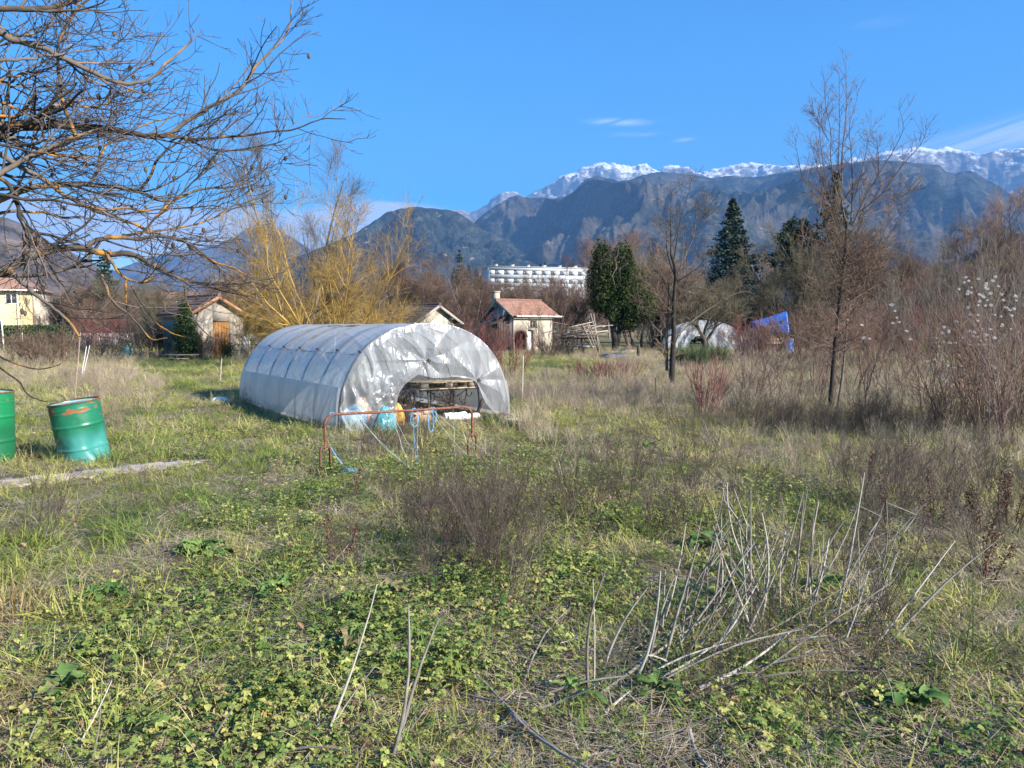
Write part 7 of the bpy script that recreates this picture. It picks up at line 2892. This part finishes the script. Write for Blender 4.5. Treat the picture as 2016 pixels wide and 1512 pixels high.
rosette(770, 1200, 9, .22, .07, "leafy rosette just left of the wiry weeds' foot", .3)
rosette(1800, 1420, 12, .22, .10, "broad leaved plant low in the near right corner")
rosette(1300, 1400, 9, .24, .06, "yellow green long leaved plant below the dead stalks", .2)
rosette(1130, 1400, 7, .26, .05, "long leaved plant left of the fallen stalk bases", .1)
rosette(1620, 1180, 9, .2, .09, "broad leaved plant at the foot of the upright dead stalks")

# tall single grass tufts that stand out
for px, py, h, n, lb, m_ in ((1870, 1330, .42, 60, "bright green grass tuft in the near right", 0), (1480, 1330, .40, 70, "green grass tuft at the foot of the bent stalks", 0), (1560, 1250, .35, 60, "green grass tuft among the upright dead stalks", 0), (1060, 848, .35, 160, "straw yellow grass tuft right of the tunnel", 1), (1345, 845, .30, 120, "straw yellow tuft left of the red shrub's shade", 1),
                            (25, 1225, .35, 170, "yellow straw tuft at the left edge", 1), (60, 905, .40, 60, "pale grass tuft between the two near drums", 1), (225, 905, .25, 150, "green grass tuft at the dented drum's right foot", 0), (120, 905, .30, 110, "green grass tuft at the dented drum's left foot", 0), (820, 1320, .22, 130, "curly green grass tuft between the two long stalks", 0)):
    g = G()
    blades(g, n, .16, h, .006, .45, 1.1, 5)
    o = g.obj("grass_tuft", leafmat("tuft blades", [(0.0, (0.05, 0.11, 0.02)), (1.0, (0.17, 0.25, 0.06))], .3, 0) if not m_ else leafmat("straw tuft blades", [(0.0, (0.20, 0.14, 0.05)), (1.0, (0.46, 0.36, 0.17))], .3, 0))
    o.location = PG(px, py)
    tag(o, lb, "grass tuft")

# brown dock stalks gone to seed
DOCK = leafmat("dead seed stalks", [(0.0, (0.045, 0.025, 0.018)), (0.6, (0.14, 0.075, 0.05)), (1.0, (0.24, 0.14, 0.09))], .05, 0, .9)
for px, py, h, n, lb in ((1925, 1160, .40, 3, "dark brown dead dock in front at the right"), (1745, 1050, .45, 2, "brown seed stalk behind the upright dead stalks"), (662, 1130, .42, 2, "rusty brown seed stalk left of the wiry weeds"), (1850, 1050, .42, 4, "brown seed stalks behind the long leaning stalk"), (1935, 1060, .48, 5, "tangle of brown seed stalks near the right edge"),
                         (1990, 1040, .46, 4, "brown seed stalks at the right edge"), (1700, 960, .40, 3, "small brown seed stalk in the shade of the thicket"), (680, 985, .36, 1, "thin reddish seed stalk below the pipe frame")):
    g = G()
    Pq, Rq = stems(n, h, .06, .25, 7, .06, .006, rmin=.003)
    g.tubes(Pq, Rq, 4)
    for k in range(n):
        q = rng.integers(2, 7, 170)
        C = Pq[k, q] + rng.normal(0, .014, (170, 3)) + (Pq[k, np.minimum(q + 1, 6)] - Pq[k, q]) * rng.random((170, 1))
        g.leaves(C, .016, .7)
    o = g.obj("dock_stalk", DOCK)
    o.location = PG(px, py)
    tag(o, lb, "plant")


# ------------------------------------------------------------------ thick pale dead stalks
def stalk(g, a, b, r, sag=0.0, node=True):
    r *= .85
    a, b = np.array(tuple(a)), np.array(tuple(b))
    n = 12
    f = np.linspace(0, 1, n)
    p = a[None] * (1 - f[:, None]) + b[None] * f[:, None]
    p[:, 2] += sag * np.sin(f * math.pi)
    bend = rng.normal(0, .04, 3) * np.linalg.norm(b - a)
    p += bend[None] * np.sin(f * math.pi)[:, None] + rng.normal(0, .0012, (n, 3)) * np.sin(f * math.pi)[:, None] * np.linalg.norm(b - a)
    rr = r * (1 - .62 * f) * (1 + .10 * (np.arange(n) % 4 == 0) * node)
    g.tubes(p, rr, 7, cap=True)


FALLEN = ['long grey stalk lying under the upright clump, rising to its middle', 'pale stalk on the creepers left of the sprawling clump', 'stout pale stalk just below the left end of the sprawling clump', 'thick bent stalk lying in front of the upright clump', 'short pale stalk pointing down from the left end of the clump', 'long thin stalk slanting down to the right at the bottom, left of the clump', 'thick weathered stalk slanting out of the picture at the bottom', 'thin straight twig lying flat left of the sprawling clump', 'thin stalk leaning up over the flat twig', 'pale stalk lying across the foot of the rightmost upright stalks', 'short flat stalk behind the left upright stalks', 'stout broken stalk end at the very bottom of the picture', 'stalk lying from the bent one toward the right', 'grey stalk rising low beneath the two long leaning stalks', 'thin stalk crossing the right upright stalks', 'short slanting stalk below the right leaning stalks', "short stalk near the centre of the clump's front edge", 'stalk lying beside the long grey one', 'pale stalk behind the crossing thin one', 'small broken piece by the stout pale stalk', "thin broken piece left of the clump's front edge", 'pale stalk lying at the foot of the bottom left of centre clump']


def make_stalks():
    groups = [
        ("clump of thick pale dead stalks leaning right at the picture's bottom, left of centre", (640, 1500), [((628, 1480), (742, 1150), .0075), ((625, 1490), (740, 1310), .005), ((615, 1500), (630, 1400), .004), ((600, 1505), (690, 1485), .006)], .15),
        ("pair of long upright pale stalks at the bottom centre", (765, 1505), [((762, 1512), (804, 1190), .010), ((772, 1512), (863, 1220), .010), ((768, 1470), (842, 1390), .005)], .1),
        ("pale stalk with a broken top low at the left of the bottom edge", (430, 1500), [((400, 1512), (462, 1390), .007)], .1),
        ("thin forked pale stalks in the bottom left corner", (85, 1500), [((60, 1500), (80, 1412), .005), ((105, 1500), (80, 1412), .005), ((100, 1512), (220, 1340), .006), ((170, 1512), (198, 1390), .005)], .1),
    ]
    for lb, (bx, by), st, _ in groups:
        base = PG(bx, by)
        t = thing("dead_stalks", base, lb, "dead stalks")
        for (a, b, r) in st:
            pa = PG(*a)
            dist = pa.y + random.uniform(-.1, .25)
            pb = D(b[0], b[1], dist)
            if pb.z < .03:
                pb = P(b[0], b[1], .05)
            g = G()
            stalk(g, pa - base + Vector((0, 0, -.02)), pb - base, r)
            g.obj("stalk", B_PALE, t, smooth=True)
    # the large clump right of centre
    up = [((1500, 1215), (1418, 955)), ((1520, 1215), (1432, 950)), ((1535, 1210), (1445, 962)), ((1545, 1200), (1590, 960)), ((1560, 1215), (1582, 985)), ((1480, 1250), (1478, 965)), ((1470, 1245), (1455, 1030)), ((1490, 1260), (1500, 1010)),
          ((1600, 1225), (1612, 985)), ((1612, 1220), (1680, 1000)), ((1640, 1250), (1702, 930)), ((1650, 1255), (1745, 985)), ((1655, 1240), (1768, 1085)), ((1705, 1290), (1880, 1065)), ((1735, 1285), (1955, 1070)), ((1690, 1262), (1765, 1090)),
          ((1330, 1330), (1478, 1060)), ((1300, 1340), (1375, 1070)), ((1270, 1350), (1330, 1130)), ((1240, 1365), (1300, 1125)), ((1160, 1390), (1190, 1130)), ((1185, 1330), (1280, 1150)), ((1420, 1290), (1470, 1130)), ((1445, 1300), (1545, 1085)),
          ((1380, 1320), (1490, 1150)), ((1575, 1250), (1632, 1060)), ((1395, 1245), (1420, 1010)), ((1540, 1240), (1548, 1040)), ((1500, 1290), (1410, 1060))]
    low = [((1180, 1400), (1480, 1155), .010), ((1070, 1395), (1240, 1330), .008), ((1055, 1420), (1180, 1345), .009), ((1375, 1390), (1560, 1240), .011), ((1190, 1440), (1240, 1360), .010), ((890, 1290), (1130, 1500), .009), ((1000, 1415), (1170, 1520), .012), ((900, 1382), (1090, 1372), .006), ((1030, 1370), (1125, 1195), .007),
           ((1540, 1245), (1760, 1220), .007), ((1345, 1180), (1420, 1195), .006), ((1355, 1468), (1400, 1515), .013), ((1500, 1305), (1640, 1250), .010), ((1620, 1300), (1760, 1235), .008), ((1680, 1180), (1760, 1270), .006), ((1705, 1340), (1760, 1385), .006), ((1260, 1330), (1350, 1300), .007), ((1285, 1372), (1420, 1260), .008), ((1650, 1220), (1750, 1180), .007),
           ((1090, 1395), (1015, 1370), .005), ((1330, 1345), (1260, 1290), .006), ((540, 1510), (690, 1480), .006)]
    base = PG(1500, 1290)
    t = thing("dead_stalks", base, "large sprawling clump of thick grey dead stalks right of centre, upright and leaning", "dead stalks")
    for i, (a, b) in enumerate(up):
        pa = PG(*a)
        pb = D(b[0], b[1], pa.y + random.uniform(-.1, .3))
        g = G()
        stalk(g, pa - base + Vector((0, 0, -.02)), pb - base, random.uniform(.006, .0105))
        if i % 3 == 0:
            q = np.array(tuple(pb - base))
            g.leaves(q + rng.normal(0, .012, (14, 3)), .02, .5, a=.0)
        g.obj("stalk", B_PALE, t, smooth=True)
        if i % 4 == 0:
            g = G()
            pb2 = D(b[0] + random.uniform(-25, 25), b[1] + random.uniform(10, 60), pa.y + random.uniform(-.05, .4))
            stalk(g, pa - base + Vector((.02, .02, -.02)), pb2 - base, random.uniform(.004, .007))
            g.obj("stalk", B_PALE, t, smooth=True)
    rs = random.Random(4)
    for i in range(34):
        bx, by = rs.uniform(1290, 1690), rs.uniform(1190, 1300)
        if bx < 1400:
            by += 50
        pa = PG(bx, by)
        L_ = rs.uniform(.25, .75)
        an = rs.uniform(-.15, .75)
        g = G()
        tip = pa + Vector((L_ * math.sin(an), rs.uniform(-.1, .3) * L_, L_ * math.cos(an)))
        stalk(g, pa - base + Vector((0, 0, -.02)), tip - base, rs.uniform(.0035, .008))
        if i % 3 == 0:
            m_ = pa.lerp(tip, .7) - base
            g.tubes(np.array([tuple(m_), tuple(m_ + Vector((rs.uniform(-.08, .1), .02, .10))), tuple(m_ + Vector((rs.uniform(-.12, .14), .04, .17)))]), [.003, .002, .0012], 4)
        g.obj("stalk", B_PALE, t, smooth=True)
    for i in range(14):
        bx, by = rs.uniform(1150, 1520), rs.uniform(1270, 1400)
        pa = PG(bx, by)
        L_ = rs.uniform(.3, .9)
        an = rs.uniform(.95, 1.35)
        g = G()
        tip = pa + Vector((L_ * math.sin(an), rs.uniform(-.2, .4) * L_, L_ * math.cos(an)))
        stalk(g, pa - base + Vector((0, 0, .02)), tip - base, rs.uniform(.004, .009))
        g.obj("stalk", B_PALE, t, smooth=True)
    for i, (a, b, r) in enumerate(low):
        pa, pb = PG(*a), PG(*b)
        pa.z += .05
        pb.z += random.uniform(.08, .2)
        pb2 = P(b[0], b[1], pb.z)
        g = G()
        stalk(g, pa - pa, Vector((pb2.x, pb2.y, pb2.z)) - pa, r)
        o = g.obj("fallen_stalk", B_PALE, smooth=True)
        o.location = pa
        tag(o, FALLEN[i], "dead stalk", "fallen pale stalks")


make_stalks()

make_cover()
